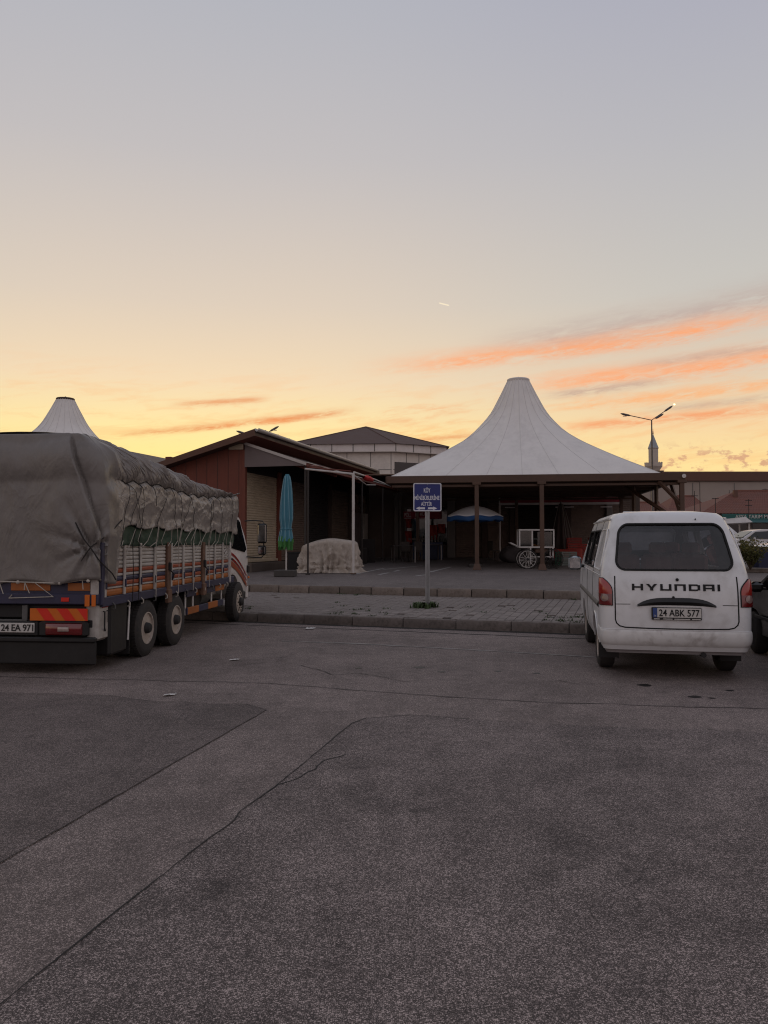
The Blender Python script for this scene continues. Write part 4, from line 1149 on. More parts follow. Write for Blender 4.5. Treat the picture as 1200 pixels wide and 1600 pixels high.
def strip_on(pts2, w, off, fn=rear, closed=False, n=5):
    P_ = []
    m = len(pts2)
    for i in range(m if closed else m-1):
        a, c = pts2[i], pts2[(i+1) % m]; L = math.hypot(a[0]-c[0], a[1]-c[1]); k = max(1, int(L/.06))
        for q in range(k): P_.append((a[0]+(c[0]-a[0])*q/k, a[1]+(c[1]-a[1])*q/k))
    if not closed: P_.append(pts2[-1])
    return MB().tube([fn(s, z, off) for s, z in P_], w, n, closed=closed)
# rear window: glass in a black rubber seal
rwf = strip_on(RW, .016, .000, closed=True).build('rear_window_seal', M_GAP, van, 60)
rg = panel_on_rear([(x*.995, z) for x, z in RW], -.008).build('rear_window', M_GLASS, van, 60)
V('windscreen', panel_on_rear(WS, 0, lambda s, z, o: Vector((s, vt(z)[2]-.02, z))), M_GLASS, smooth=60)
for sg in (1, -1):
    for k, w_ in enumerate(SWIN):
        if k == 0:                                             # blind rear pane: painted body, raised bead only
            V('side_panel', MB().tube([sidept(y, z, sg, .002) for y, z in w_], .010, 5, closed=True), M_VAN)
            continue
        V('side_window', panel_on_rear(w_, -.012, lambda y, z, o, sg=sg: sidept(y, z, sg, o)), M_GLASS, smooth=60)
        V('window_seal', MB().tube([sidept(y, z, sg, .001) for y, z in w_], .013, 5, closed=True), M_GAP)
    V('rub_strip', MB().grid(lambda a, c, sg=sg: sidept(.36+3.9*a, .80+.075*c, sg, .018*math.sin(PI*min(1, max(0, c)))+.001), 30, 4, flip=sg < 0), M_TRIM, smooth=60, fix=False)
    V('roof_gutter', MB().tube([sidept(.62+2.7*k/20, 1.872, sg, .010) for k in range(21)], .014, 5), M_VAN, smooth=60)
    V('door_gap', MB().tube([sidept(1.37, .45+.05*k, sg, -.001) for k in range(29)], .005, 4), M_GAP)
    V('door_gap', MB().tube([sidept(2.50, .45+.05*k, sg, -.001) for k in range(29)], .005, 4), M_GAP)
    V('belt_crease', MB().tube([sidept(.30+3.6*k/20, 1.19, sg, .000) for k in range(21)], .006, 4), M_VAN)
    V('arch_lip', MB().tube([sidept(.98+.392*math.cos(a), .31+.392*math.sin(a), sg, .004) for a in np.linspace(.12, PI-.12, 20)], .013, 5), M_VAN, smooth=60)
# tailgate shut line, crease, lower edge
V('tailgate_gap', strip_on([(-.665, 1.19), (-.668, 1.05), (-.668, .82), (-.668, .69), (-.655, .65), (-.62, .618), (-.56, .604), (-.3, .598), (0, .596), (.3, .598), (.56, .604), (.62, .618), (.655, .65), (.668, .69), (.668, .82), (.668, 1.05), (.665, 1.19)], .0075, .000), M_GAP)
V('tailgate_crease', strip_on([(-.66, .868), (-.5, .87)], .004, .000), M_GAP)
V('tailgate_crease', strip_on([(.5, .87), (.66, .868)], .004, .000), M_GAP)
# bumper wraps round the back
def bump_fn(a, c):
    s = -1.30 + 2.60*a; z = .395 + .185*c
    e = .014*math.sin(PI*min(1, c*1.02))**.6 - .006*(c > .97)
    end = sstep(abs(s), 1.22, 1.30)
    return rear(s, z, .004 + e*(1-end))
bp = V('bumper', MB().grid(bump_fn, 90, 12), M_VANLOW, smooth=60, fix=False)
V('bumper_top', MB().grid(lambda a, c: rear(-1.28+2.56*a, .578+.008*c, .010*(1-c)-.004), 90, 2), M_VAN, smooth=60, fix=False)
V('bumper_valance', MB().grid(lambda a, c: rear(-1.0+2.0*a, .30+.10*c, .012*c-.03), 50, 3), M_VAN_IN, smooth=60, fix=False)
# tail lamps on the corners
for sg in (1, -1):
    def edge(z):                                               # inner edge of the lamp, curving outward near the top
        t = max(0, (z-1.00)/.165); return .698 + .10*t**2.4
    zs = np.linspace(.850, 1.170, 17)
    def lampf(a, c, off, s0=0.0, s1=0.0, za=0, zb=16):
        z = float(zs[0] + (zs[-1]-zs[0])*c); i = edge(z)+s0; o2 = .885-s1
        s = i + (o2-i)*a; return rear(sg*s, z, off)
    base = MB().grid(lambda a, c: lampf(a, c, .010, -.006, -.006), 12, 22, flip=sg < 0)
    lb = base.build('tail_lamp', M_GAP, van, 50, fix=False)
    md = lb.modifiers.new('depth', 'SOLIDIFY'); md.thickness = .02; md.offset = -1
    up = MB().grid(lambda a, c: lampf(a, .42+.56*c, .016+.010*math.sin(PI*a)*math.sin(PI*c), .004, .004), 12, 14, flip=sg < 0).build('lens', M_LAMP_R2, lb, 50, fix=False)
    lo = MB().grid(lambda a, c: lampf(a, .02+.40*c, .016+.008*math.sin(PI*a)*math.sin(PI*c), .004, .004), 12, 12, flip=sg < 0).build('lens', M_LAMP_R, lb, 50, fix=False)
    cs, cz = .780, .940
    rv = MB(); ringp = [rear(sg*(cs+.044*math.cos(a)), cz+.044*math.sin(a), .028) for a in np.linspace(0, 2*PI, 20, endpoint=False)]
    rv.add([rear(sg*cs, cz, .036)] + ringp, [(0, 1+i, 1+(i+1) % 20) if sg > 0 else (0, 1+(i+1) % 20, 1+i) for i in range(20)])
    rv.build('reverse_lens', M_REVL, lb, 60)
# boot handle moulding: bowed black bar
hp = []
for k in range(25):
    s = -.425 + .85*k/24; q = abs(s)/.425; hp.append((s, .868+.082*(1-q**3.6), .846 + .020*(1-q**3)))
tops = [rear(s, a, .006) for s, a, c in hp]; bots = [rear(s, c-.002, .004) for s, a, c in hp]; mids = [rear(s, (a*.45+c*.55), .040) for s, a, c in hp]
hm = MB(); n = len(hp); hm.add(tops+mids+bots, [(i, i+1, n+i+1, n+i) for i in range(n-1)] + [(n+i, n+i+1, 2*n+i+1, 2*n+i) for i in range(n-1)])
V('handle_bar', hm, M_BLACK, smooth=50)
V('lock', MB().tube([rear(.02, 1.155, .001), rear(.02, 1.155, .016)], .017, 14), M_GAP)
V('lock', MB().tube([rear(-.03, .955, .001), rear(-.03, .955, .014)], .014, 12), M_GAP)
V('washer_nozzle', MB().tube([rear(.30, 1.855, 0), rear(.30, 1.86, .02)], .008, 8), M_GAP)
# number plate in its holder
npc = V('plate_holder', MB().cbox((-.005, .012, .772), (.54, .022, .142), .006), M_BLACK)
MB().box((.022, -.0005, .782), (.472, .004, .105)).build('number_plate', M_PLATE, npc)
MB().box((-.238, -.0005, .782), (.046, .004, .105)).build('plate_band', pm('plate_blue', (.03, .06, .20), .5), npc)
lettering('plate_text', '24 ABK 577', .435, .078, M_GAP, npc, (-.195, -.003, .743), bold=.010)
lettering('band_text', 'TR', .026, .020, M_PLATE, npc, (-.251, -.003, .736), depth=.001)
for x0, x1 in ((-.25, -.19), (-.15, -.05), (-.03, .14), (.16, .25)):
    MB().box(((x0+x1)/2, -.0005, .7115), (x1-x0, .003, .009)).build('holder_strip', M_PLATE, npc)
# lettering in the maker's wide square caps
LH, LW, ST = .074, .122, .027
def letters(word, x0, z0, gap):
    x = x0
    for ch in word:
        w = LW; mb = MB(); bars = []; diag = []
        if ch == 'H': bars = [(0, ST, 0, LH), (w-ST, w, 0, LH), (ST, w-ST, LH/2-.008, LH/2+.009)]
        elif ch == 'U': bars = [(0, ST, 0, LH), (w-ST, w, 0, LH), (ST, w-ST, 0, .017)]
        elif ch == 'N': bars = [(0, ST, 0, LH), (w-ST, w, 0, LH), (ST, w-ST, LH-.017, LH)]
        elif ch == 'D': bars = [(0, ST, 0, LH), (w-ST, w, .008, LH-.008), (ST, w-ST, LH-.017, LH), (ST, w-ST, 0, .017)]
        elif ch == 'A': bars = [(0, ST, 0, LH), (w-ST, w, 0, LH), (ST, w-ST, LH-.017, LH), (ST, w-ST, .022, .037)]
        elif ch == 'I': w = ST; bars = [(0, ST, 0, LH)]
        elif ch == 'Y': diag = [[(0, LH), (.034, LH), (w/2, LH*.55), (w-.034, LH), (w, LH), (w/2+.017, LH*.36), (w/2+.017, 0), (w/2-.017, 0), (w/2-.017, LH*.36)]]
        polys = [[(a, c), (b_, c), (b_, d), (a, d)] for a, b_, c, d in bars]
        def put(pl):
            m = len(pl); up = [rear(x+px, z0+pz, .007) for px, pz in pl]; dn = [rear(x+px, z0+pz, -.002) for px, pz in pl]
            mb.add(up+dn, [tuple(range(m))] + [(i, m+i, m+(i+1) % m, (i+1) % m) for i in range(m)])
        for pl in polys: put(pl)
        for pl in diag:                                        # Y built of convex pieces
            put([pl[0], pl[1], pl[2], pl[8]]); put([pl[2], pl[3], pl[4], pl[5]]); put([pl[2], pl[5], pl[6], pl[7], pl[8]])
        mb.build('letter', M_GAP, van)
        x += w + gap
letters('HYUNDAI', -.478, 1.030, .033)
# wheels
def car_wheel(parent, x, y, r_, w, sg, rim=M_RIM, name='wheel'):
    prof = [(r_*.62, -w/2), (r_*.86, -w/2-.004), (r_*.97, -w*.40), (r_, -w*.2), (r_, w*.2), (r_*.97, w*.40), (r_*.86, w/2+.004), (r_*.62, w/2)]
    wh = MB().lathe(prof, 36, axis='X', closed=True).build(name, M_RUBBER, parent, 40); wh.location = (x, y, r_)
    rm = MB().lathe([(r_*.64, sg*w*.42), (r_*.60, sg*w*.48), (r_*.56, sg*w*.36), (r_*.45, sg*w*.30), (r_*.2, sg*w*.40), (0, sg*w*.42)], 30, axis='X').build('rim', rim, wh, 30, fix=False)
    hb = MB()
    for k in range(9):
        a = 2*PI*k/9; hb.box((sg*w*.345, r_*.49*math.cos(a), r_*.49*math.sin(a)), (.012, r_*.10, r_*.07), rot=Matrix.Rotation(a, 3, 'X'))
    hb.build('rim_hole', M_GAP, wh)['kind'] = 'stuff'
    return wh
for sg in (1, -1):
    car_wheel(van, sg*.71, .98, .315, .19, sg); car_wheel(van, sg*.71, 3.42, .315, .19, sg)
    V('mud_flap', MB().box((sg*.70, .62, .30), (.24, .015, .26)), M_BLACK)
V('axle', MB().tube([(-.7, .98, .31), (.7, .98, .31)], .06, 8), M_CHASSIS)
V('exhaust', MB().tube([(.30, .10, .30), (.30, .9, .30), (.34, 2.2, .34)], .03, 8), M_CHASSIS)
V('spare_wheel', MB().lathe([(.10, -.08), (.29, -.09), (.31, 0), (.29, .09), (.10, .08)], 24, (-.05, .55, .40)), M_RUBBER)
V('chassis', MB().box((-.42, 2.3, .42), (.10, 4.0, .12)).box((.42, 2.3, .42), (.10, 4.0, .12)), M_CHASSIS)
# seats and door mirrors
for y, xs in ((1.55, (-.42, .02, .44)), (2.9, (-.45, .42))):
    for x in xs:
        sb_ = V('seat', MB().cbox((x, y+.22, .86), (.42, .46, .16), .04).cbox((x, y, 1.15), (.42, .14, .56), .05).cbox((x, y-.01, 1.50), (.22, .09, .16), .03), M_SEAT, smooth=40)
V('steering_wheel', MB().tube([(-.42+.19*math.cos(a), 3.45+.05*math.sin(a), 1.20+.17*math.sin(a)) for a in np.linspace(0, 2*PI, 20, endpoint=False)], .014, 6, closed=True), M_BLACK)
V('dashboard', MB().cbox((0, 3.95, 1.08), (1.4, .4, .30), .05), M_VAN_IN)
for sg in (1, -1):
    ma = V('mirror', MB().cbox((sg*.965, 3.42, 1.25), (.20, .12, .22), .04), M_SILVER, smooth=40)
    MB().cbox((sg*.965, 3.357, 1.25), (.16, .008, .17), .02).build('mirror_glass', M_CHROME, ma)
    MB().tube([(sg*.82, 3.46, 1.20), (sg*.95, 3.45, 1.20)], .025, 8).build('mirror_arm', M_BLACK, ma)
V('roof_rib', MB().cbox((-.05, 2.3, 1.985), (.7, .06, .03), .01).cbox((-.05, 1.7, 1.985), (.7, .06, .03), .01), M_VAN)

# ================================================================== CARS
def car(name, label, loc, rz, paint, L=4.3, W=1.70, prof=None, glass_m=None, windows=None, wr=.30, wheels=(.80, 3.35), group=None, cat='car'):
    """side profile carried across the width with tumblehome; front at +y, origin at the rear bumper"""
    root = thing(name, label, cat, loc, rz, group)
    glass_m = glass_m or M_DGLASS
    prof = prof or [(.02, .36), (.0, .62), (.06, .90), (.55, .97), (1.05, 1.36), (1.45, 1.43), (2.15, 1.43), (2.55, 1.36), (3.20, .98), (4.00, .84), (4.24, .68), (4.28, .42), (4.20, .28), (.15, .28)]
    hw = lambda z: W/2 - .012 - max(0, z-.90)*.40 + (-.04 if z < .35 else 0)
    mb = MB(); N = len(prof)
    # subdivide the profile
    pp = []
    for i in range(N):
        a, c = prof[i], prof[(i+1) % N]
        for k in range(4): pp.append((a[0]+(c[0]-a[0])*k/4, a[1]+(c[1]-a[1])*k/4))
    M_ = len(pp); vs = []
    cols = [-1, -.96, -.8, 0, .8, .96, 1]; ins = [.035, .008, 0, 0, 0, .008, .035]
    cy, cz = L/2, .75
    for cidx, cc in enumerate(cols):
        for y, z in pp:
            f = ins[cidx]; d = Vector((y-cy, z-cz)); d = d*(1-f/max(.4, d.length)) if f else d
            vs.append((cc*hw(z), cy+d.x, cz+d.y))
    fs = []
    for k in range(len(cols)-1):
        for i in range(M_):
            j = (i+1) % M_; fs.append((k*M_+i, k*M_+j, (k+1)*M_+j, (k+1)*M_+i))
    fs.append(tuple(range(M_-1, -1, -1))); fs.append(tuple((len(cols)-1)*M_+i for i in range(M_)))
    mb.add(vs, fs)
    bo = mb.build('body', paint, root, 35)
    cutters = []
    for yw in wheels:
        for sg in (1, -1): cutters.append(MB().tube([(sg*W*.30, yw, wr), (sg*W*.75, yw, wr)], wr*1.16, 28).build('cutter', paint, root))
    carve(bo, cutters)
    windows = windows or [[(.98, .99), (1.78, .97), (1.78, 1.33), (1.22, 1.33)], [(1.86, .97), (2.98, .97), (2.50, 1.30), (1.86, 1.34)]]
    for sg in (1, -1):
        for w_ in windows:
            pts = [(sg*(hw(z)+.006), y, z) for y, z in w_]
            MB().plate(pts if sg > 0 else pts[::-1], .02).build('side_window', glass_m, root)
        ms = MB().cbox((sg*(W/2+.09), windows[-1][1][0]-.30, .98), (.17, .11, .14), .04).build('mirror', paint, root, 40)
        MB().box((sg*(W/2-.0), windows[-1][1][0]-.28, .95), (.12, .05, .03)).build('mirror_arm', M_BLACK, ms)
        for y in (windows[0][1][0]-.10, windows[-1][0][0]+.12):
            MB().cbox((sg*(W/2-.004), y, .86), (.03, .15, .026), .008).build('handle', M_CHROME, root)
        MB().tube([(sg*(W/2-.008), windows[-1][0][0]-.04, .40+.06*k) for k in range(9)], .004, 4).build('door_gap', M_GAP, root)
        MB().cbox((sg*(W/2-.008), L/2-.1, .55), (.02, 2.2, .05), .008).build('rub_strip', M_BLACK, root)
        for yw in wheels: car_wheel(root, sg*(W/2-.11), yw, wr, .18, sg, M_CHASSIS if paint.name == 'dark_grey_paint' else M_RIM)
    # rear and front screens, lamps
    (ya, za), (yb, zb) = prof[3], prof[4]
    MB().plate([(-hw(za)*.86, ya+.07, za+.055), (hw(za)*.86, ya+.07, za+.055), (hw(zb)*.86, yb-.05, zb-.03), (-hw(zb)*.86, yb-.05, zb-.03)], -.012).build('rear_window', glass_m, root)
    (ya, za), (yb, zb) = prof[8], prof[7]
    MB().plate([(hw(za)*.88, ya-.05, za+.05), (-hw(za)*.88, ya-.05, za+.05), (-hw(zb)*.86, yb+.06, zb-.03), (hw(zb)*.86, yb+.06, zb-.03)], -.012).build('windscreen', glass_m, root)
    for sg in (1, -1):
        MB().cbox((sg*W*.38, prof[2][0]-.02, .76), (.26, .08, .16), .03).build('tail_lamp', M_LAMP_R, root)
        MB().cbox((sg*W*.38, prof[10][0]-.06, .66), (.30, .10, .14), .03).build('headlight', M_LAMP_C, root)
    return root
M_DARKCAR = pm('dark_grey_paint', (.012, .011, .011), .3, .12, 4, coat=.2)
car('dark_car', 'dark grey car at the right edge beside the white van', (4.87+.56, 7.60, 0), VRZ, M_DARKCAR)

# ================================================================== ROAD SIGN
M_SIGNB = pm('sign_blue', (.018, .026, .145), .45, .1, 6)
M_SIGNW = pm('sign_white', (.64, .64, .68), .5, .08, 8)
M_GALV = pm('galvanised', (.30, .30, .30), .45, .14, 9, metal=.5, dirt=.3, dirt_col=(.14, .13, .12))
sign = thing('road_sign', 'blue square sign with white Turkish lettering on a steel post, standing on the sidewalk', 'sign', tuple(SIGN_P), R(1.5))
zb = at(668, 799, 16).z - SIGN_P.z; zt = at(668, 755, 16).z - SIGN_P.z; SH = zt-zb; SW2 = .585/2
sg_back = MB().prism(rrect(-SW2, SW2, zb, zt, .035), -.022, -.018, 'XZ').build('sign_plate', M_SIGNW, sign)
MB().tube([(x, -.022, z) for x, z in rrect(-SW2+.008, SW2-.008, zb+.008, zt-.008, .03)], .010, 6, closed=True).build('sign_rim', M_SIGNW, sg_back, 50)
MB().prism(rrect(-SW2+.022, SW2-.022, zb+.022, zt-.022, .02), -.0245, -.022, 'XZ').build('sign_face', M_SIGNB, sg_back)
px2 = lambda p: -SW2 + (p-190)/(940-190)*2*SW2           # reading off the enlarged photo
pz2 = lambda p: zt - (p-240)/(1010-240)*SH
for txt, x0, x1, y0, y1 in (('KÖY', 470, 645, 352, 500), ('MİNİBÜSLERİNE', 222, 888, 548, 702), ('AİTTİR', 395, 685, 722, 858)):
    lettering('sign_text', txt, px2(x1)-px2(x0), pz2(y0)-pz2(y1), M_SIGNW, sg_back, (px2(x0), -.0245, pz2(y1)), depth=.002, bold=.016)
for flip in (0, 1):
    x0, x1 = (px2(255), px2(500)) if not flip else (px2(825), px2(582))
    zc = pz2(928); hh = pz2(880)-pz2(928); d = 1 if not flip else -1
    xm = x0+(x1-x0)*.42
    MB().prism([(x0, zc), (xm, zc-hh), (xm, zc-hh*.55), (x1, zc-hh*.55), (x1, zc+hh*.55), (xm, zc+hh*.55), (xm, zc+hh)], -.0265, -.0245, 'XZ').build('arrow', M_SIGNW, sg_back)
post = MB()
# open C-section post
for x0, x1, y0, y1 in ((-.045, -.020, .0, .03), (.020, .045, .0, .03), (-.032, .032, .03, .036)):
    post.box(((x0+x1)/2, (y0+y1)/2-.016, (zt-.21)/2), (x1-x0, y1-y0, zt+.09))
post.build('post', M_GALV, sign)
for z in (zb+.10, zt-.10): MB().cbox((0, -.015, z), (.14, .012, .035), .004).build('bracket', M_GALV, sign)
for z in (zt-.035, zb+.03): MB().tube([(0, -.024, z), (0, -.030, z)], .008, 8).build('bolt', M_GALV, sign)
# ================================================================== TENTS
M_MEMB = pm('tent_membrane', (.78, .745, .71), .55, .05, 1.6, dirt=.30, dirt_col=(.46, .43, .41), trans=.12, stretch=(1, 1, .4))
M_STITCH = pm('tent_seam', (.60, .57, .55), .7, .1, 6)
M_BROWN = pm('brown_steel', (.085, .046, .030), .6, .2, 3, dirt=.4, dirt_col=(.04, .026, .02))
M_CAP = pm('cap_brown', (.05, .030, .024), .6, .2, 6)
M_BROWNWALL = pm('brown_cladding', (.060, .038, .030), .75, .2, 2)
M_LINING = pm('tent_lining', (.16, .105, .075), .85, .15, 2)
# half widths of the membrane against its height, read off the photograph (metres)
PROF = [(4.70, 0.0), (4.38, .26), (3.92, .60), (3.18, 1.13), (2.48, 1.64), (1.80, 2.20), (1.20, 2.86), (.80, 3.57), (.44, 4.30)]
def prof_w(h):
    for k in range(len(PROF)-1):
        if h <= PROF[k+1][1]:
            t = (h-PROF[k][1])/(PROF[k+1][1]-PROF[k][1])
            p0 = PROF[max(k-1, 0)]; p1 = PROF[k]; p2 = PROF[k+1]; p3 = PROF[min(k+2, len(PROF)-1)]
            m1 = (p2[0]-p0[0])/(p2[1]-p0[1])*(p2[1]-p1[1]); m2 = (p3[0]-p1[0])/(p3[1]-p1[1])*(p2[1]-p1[1])
            return (2*t**3-3*t*t+1)*p1[0]+(t**3-2*t*t+t)*m1+(-2*t**3+3*t*t)*p2[0]+(t**3-t*t)*m2
    return PROF[-1][0]
def membrane_pt(th, h, off=0.0, H=4.30):
    w = prof_w(h); k = (h/H)
    sq = 1/max(abs(math.cos(th)), abs(math.sin(th)))          # square near the frame, round near the top
    e = (1-k)**1.6*(1 if k < 1 else 0)
    q = 1 + (min(sq, 1.414)-1)*e
    sag = 1 - .035*math.sin(PI*min(1, k*1.5))*(abs(math.cos(2*th)))*(1-k)
    pl_ = 1 + .030*math.cos(24*th)*max(0, k-.35)/.65
    return Vector((math.cos(th)*(w*q*sag*pl_+off), math.sin(th)*(w*q*sag*pl_+off), h + .02*fbm(math.cos(th)*2.2+k*3, math.sin(th)*2.2, k*2, 3)*(1-k)*k*4))
def tent(name, label, loc, rz, group, posts, ext, base_z, a=4.75, zb=0.0):
    """zb: frame height over the Empty's base"""
    root = thing(name, label, 'tent', loc, rz, group)
    mb = MB(); nt_, nh = 192, 44
    for j in range(nh+1):
        h = 4.30*(j/nh)
        for i in range(nt_): mb.v.append(tuple(membrane_pt(2*PI*i/nt_, h) + Vector((0, 0, zb))))
    for j in range(nh):
        for i in range(nt_):
            mb.f.append([j*nt_+i, j*nt_+(i+1) % nt_, (j+1)*nt_+(i+1) % nt_, (j+1)*nt_+i]); mb.mi.append(0)
    m_ = mb.build('membrane', M_MEMB, root, 80, fix=False)
    for i in range(24):
        th = 2*PI*i/24
        MB().tube([membrane_pt(th, 4.29*k/22, .003) + Vector((0, 0, zb)) for k in range(23)], .009, 4).build('seam', M_STITCH, m_)
    cp = MB().lathe([(.43, 4.27), (.455, 4.28), (.465, 4.30), (.465, 4.36), (.43, 4.39), (.10, 4.42)], 32, (0, 0, zb)).build('cap', M_STITCH if loc[0] > 0 else M_CAP, root, 40)
    MB().lathe([(.03, 4.40), (.05, 4.44), (.03, 4.48), (0, 4.49)], 10, (0, 0, zb)).build('finial', M_CAP, cp)
    x1 = a+ext
    fr = MB()
    for (p, q) in (((-a-.05, -a-.05), (x1, -a-.05)), ((-a-.05, a+.05), (x1, a+.05))):
        fr = MB().cbox(((p[0]+q[0])/2, p[1], zb-.13), (q[0]-p[0], .16, .26), .01); fr.build('beam', M_BROWN, root)
        MB().cbox(((p[0]+q[0])/2, p[1]+(.10 if p[1] < 0 else -.10), zb-.36), (q[0]-p[0]-.3, .07, .09), .01).build('purlin', M_BROWN, root)
    for x in (-a-.05, x1-.08):
        MB().cbox((x, 0, zb-.13), (.16, 2*a-.06, .26), .01).build('beam', M_BROWN, root)
    # boarded lining under the frame with its rafters
    MB().box(((x1-a)/2-.03, 0, zb-.05), (a+x1-.22, 2*a-.10, .03)).build('ceiling', M_LINING, root)
    for k in range(5):
        y = -a+.8+k*(2*a-1.6)/4
        MB().cbox(((x1-a)/2, y, zb-.17), (a+x1-.25, .10, .20), .008).build('rafter', M_BROWN, root)
    for (x, y) in posts:
        zz = on_plaza(*(Matrix.Translation(loc) @ Matrix.Rotation(rz, 4, 'Z') @ Vector((x, y, 0))).xy) - loc[2]
        po = MB().cbox((x, y, (zz+zb-.24)/2), (.15, .15, zb-.24-zz), .012).build('post', M_BROWN, root)
        MB().box((x, y, zz+.12), (.30, .30, .22), taper=.6).build('base_shoe', M_BROWN, po)
        MB().cbox((x, y, zb-.30), (.30, .20, .10), .01).build('head_plate', M_BROWN, po)
    return root
TC = Vector((5.58, 31.7, 0)); TRZ2 = -R(8.5); TCz = on_plaza(TC.x, TC.y); TC.z = TCz
ZB = 3.925 - TCz
A_ = 4.8
tent('market_tent', 'large white peaked market tent on a brown steel frame behind the blue sign',
     tuple(TC), TRZ2, 'white peaked market tents', [(-1.60, -A_), (.66, -A_), (-A_+.1, 4.7), (0, 4.7), (A_, 4.7), (5.35, -A_)], .70, 0, 4.75, ZB)
root_t = bpy.data.objects['market_tent']
# braces at the right-hand corner
for (p, q) in (((5.35, -A_, ZB-1.1), (4.6, -A_+.02, ZB-.28)), ((5.35, -A_+.1, ZB-1.5), (5.35, -A_+1.6, ZB-.28)), ((5.33, -A_+.1, ZB-1.7), (3.9, -2.4, ZB-.3)), ((5.0, -A_+2.5, ZB-2.6), (5.0, -A_+2.5, ZB-.25)), ((4.2, -2.2, ZB-3.1), (4.2, -2.2, ZB-.25))):
    MB().tube([p, q], .075, 4).build('brace', M_BROWN, root_t)
MB().lathe([(.07, 0), (.06, .03), (0, .035)], 12, (5.40, -A_-.14, ZB-.12), 'Y').build('bolt', M_WHITE_P, root_t)
# second tent, far left behind the truck
T2 = at(101, 700, 40.0); T2z = on_plaza(T2.x, T2.y)
top2 = at(101, 622, 40).z
tent('market_tent', 'white peaked tent top showing behind the canvas covered truck load', (T2.x, T2.y, T2z), R(6), 'white peaked market tents',
     [(-4.8, -4.8), (4.8, -4.8), (-4.8, 4.8), (4.8, 4.8)], .1, 0, 4.75, top2-4.40-T2z)

# ================================================================== SHOPS WITH BROWN ROOF (left)
M_REDWALL = pm('red_brown_cladding', (.150, .042, .026), .7, .14, 2.5, dirt=.3, dirt_col=(.07, .025, .018), stretch=(1, 1, .3))
M_FASCIA = pm('roof_fascia', (.105, .048, .030), .6, .15, 3)
M_SOFFIT = pm('soffit_red', (.13, .034, .024), .75, .15, 3)
M_GUTTER = pm('gutter_metal', (.40, .37, .35), .45, .12, 5, metal=.3)
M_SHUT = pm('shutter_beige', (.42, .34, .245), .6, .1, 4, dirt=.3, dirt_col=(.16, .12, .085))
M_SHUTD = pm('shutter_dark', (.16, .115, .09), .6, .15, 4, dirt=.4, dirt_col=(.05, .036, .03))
M_PANEL = pm('grey_cladding', (.145, .115, .112), .7, .12, 3)
M_STEPC = pm('plinth_stone', (.085, .066, .056), .9, .25, 4, .4, 50)
M_ROOFB = pm('brown_roof_sheet', (.055, .032, .026), .6, .2, 3)
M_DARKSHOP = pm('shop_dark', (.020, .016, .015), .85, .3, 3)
M_POLEW = pm('pole_white', (.50, .47, .45), .5, .15, 4, dirt=.4, dirt_col=(.30, .2, .14))
M_POLED = pm('pole_dark', (.03, .024, .022), .6, .2, 6)
M_REDCLOTH = pm('red_cloth', (.42, .014, .014), .8, .15, 8)
BRZ = -math.atan(.26)
BO = Vector((-4.74, 26.0, 0)); BO.z = on_plaza(BO.x, BO.y)
shop = thing('shop_row', 'single storey shop row with red brown gable wall and rising brown roof', 'building', tuple(BO), BRZ)
def S(name, mb, mat, parent=shop, smooth=None, **k): return mb.build(name, mat, parent, smooth, **k)
bz = BO.z; Z = lambda z: z-bz
LEN = 15.6
# gable wall (faces the camera): sloping top
S('wall', MB().prism([(-2.95, -.5), (-.03, -.5), (-.03, Z(5.02)), (-2.95, Z(4.18))], 0, .22, 'XZ'), M_REDWALL)
for k in range(7): MB().tube([(-2.6+k*.40, -.004, .05), (-2.6+k*.40, -.004, Z(4.24)+.12*k)], .008, 4).build('cladding_joint', M_ROOFB, bpy.data.objects['wall'])
S('eave_box', MB().cbox((-.30, -.02, Z(4.80)), (.52, .10, .20), .01), M_SHUT)
S('corner_post', MB().cbox((-.02, .06, Z(2.6)-.2), (.12, .16, Z(4.9)+.2), .01), M_REDWALL)
# long wall to the courtyard with its bays
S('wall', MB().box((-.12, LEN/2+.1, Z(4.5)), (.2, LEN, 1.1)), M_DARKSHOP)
S('rear_wall', MB().box((-2.9, LEN/2, Z(2.6)-.2), (.2, LEN, Z(4.2)+.6)), M_REDWALL)
S('plinth', MB().cbox((.04, LEN/2, .10), (.5, LEN, .42), .02), M_STEPC)
def shutter(name, y0, y1, z0, z1, mat, x=0.0):
    """roller shutter: a curtain of curved laths"""
    n = int((z1-z0)/.085); mb = MB()
    def fn(a, c):
        k = c*n*4; ph = (k % 4)/4
        return (x+.018*math.sin(PI*ph), y0+(y1-y0)*a, z0+(z1-z0)*c)
    mb.grid(fn, 1, n*4)
    return mb
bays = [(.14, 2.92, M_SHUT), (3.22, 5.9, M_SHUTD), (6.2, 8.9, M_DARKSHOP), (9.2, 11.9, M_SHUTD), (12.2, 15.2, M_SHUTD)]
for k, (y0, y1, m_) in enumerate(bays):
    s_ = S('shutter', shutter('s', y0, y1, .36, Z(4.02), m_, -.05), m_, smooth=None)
    MB().cbox((.0, (y0+y1)/2, .37), (.07, y1-y0, .09), .01).build('bottom_rail', m_, s_)
    S('pier', MB().cbox((-.02, y1+.15, Z(2.5)-.1), (.16, .28, Z(4.1)), .01), M_REDWALL if k == 0 else M_BROWNWALL)
# white door leaf and fridge shapes deep in the arcade
S('door', MB().cbox((.05, 13.4, 1.45), (.05, 1.1, 2.1), .01), M_PANEL)
S('door', MB().cbox((.05, 14.75, 1.45), (.05, .8, 2.1), .01), M_ALU)
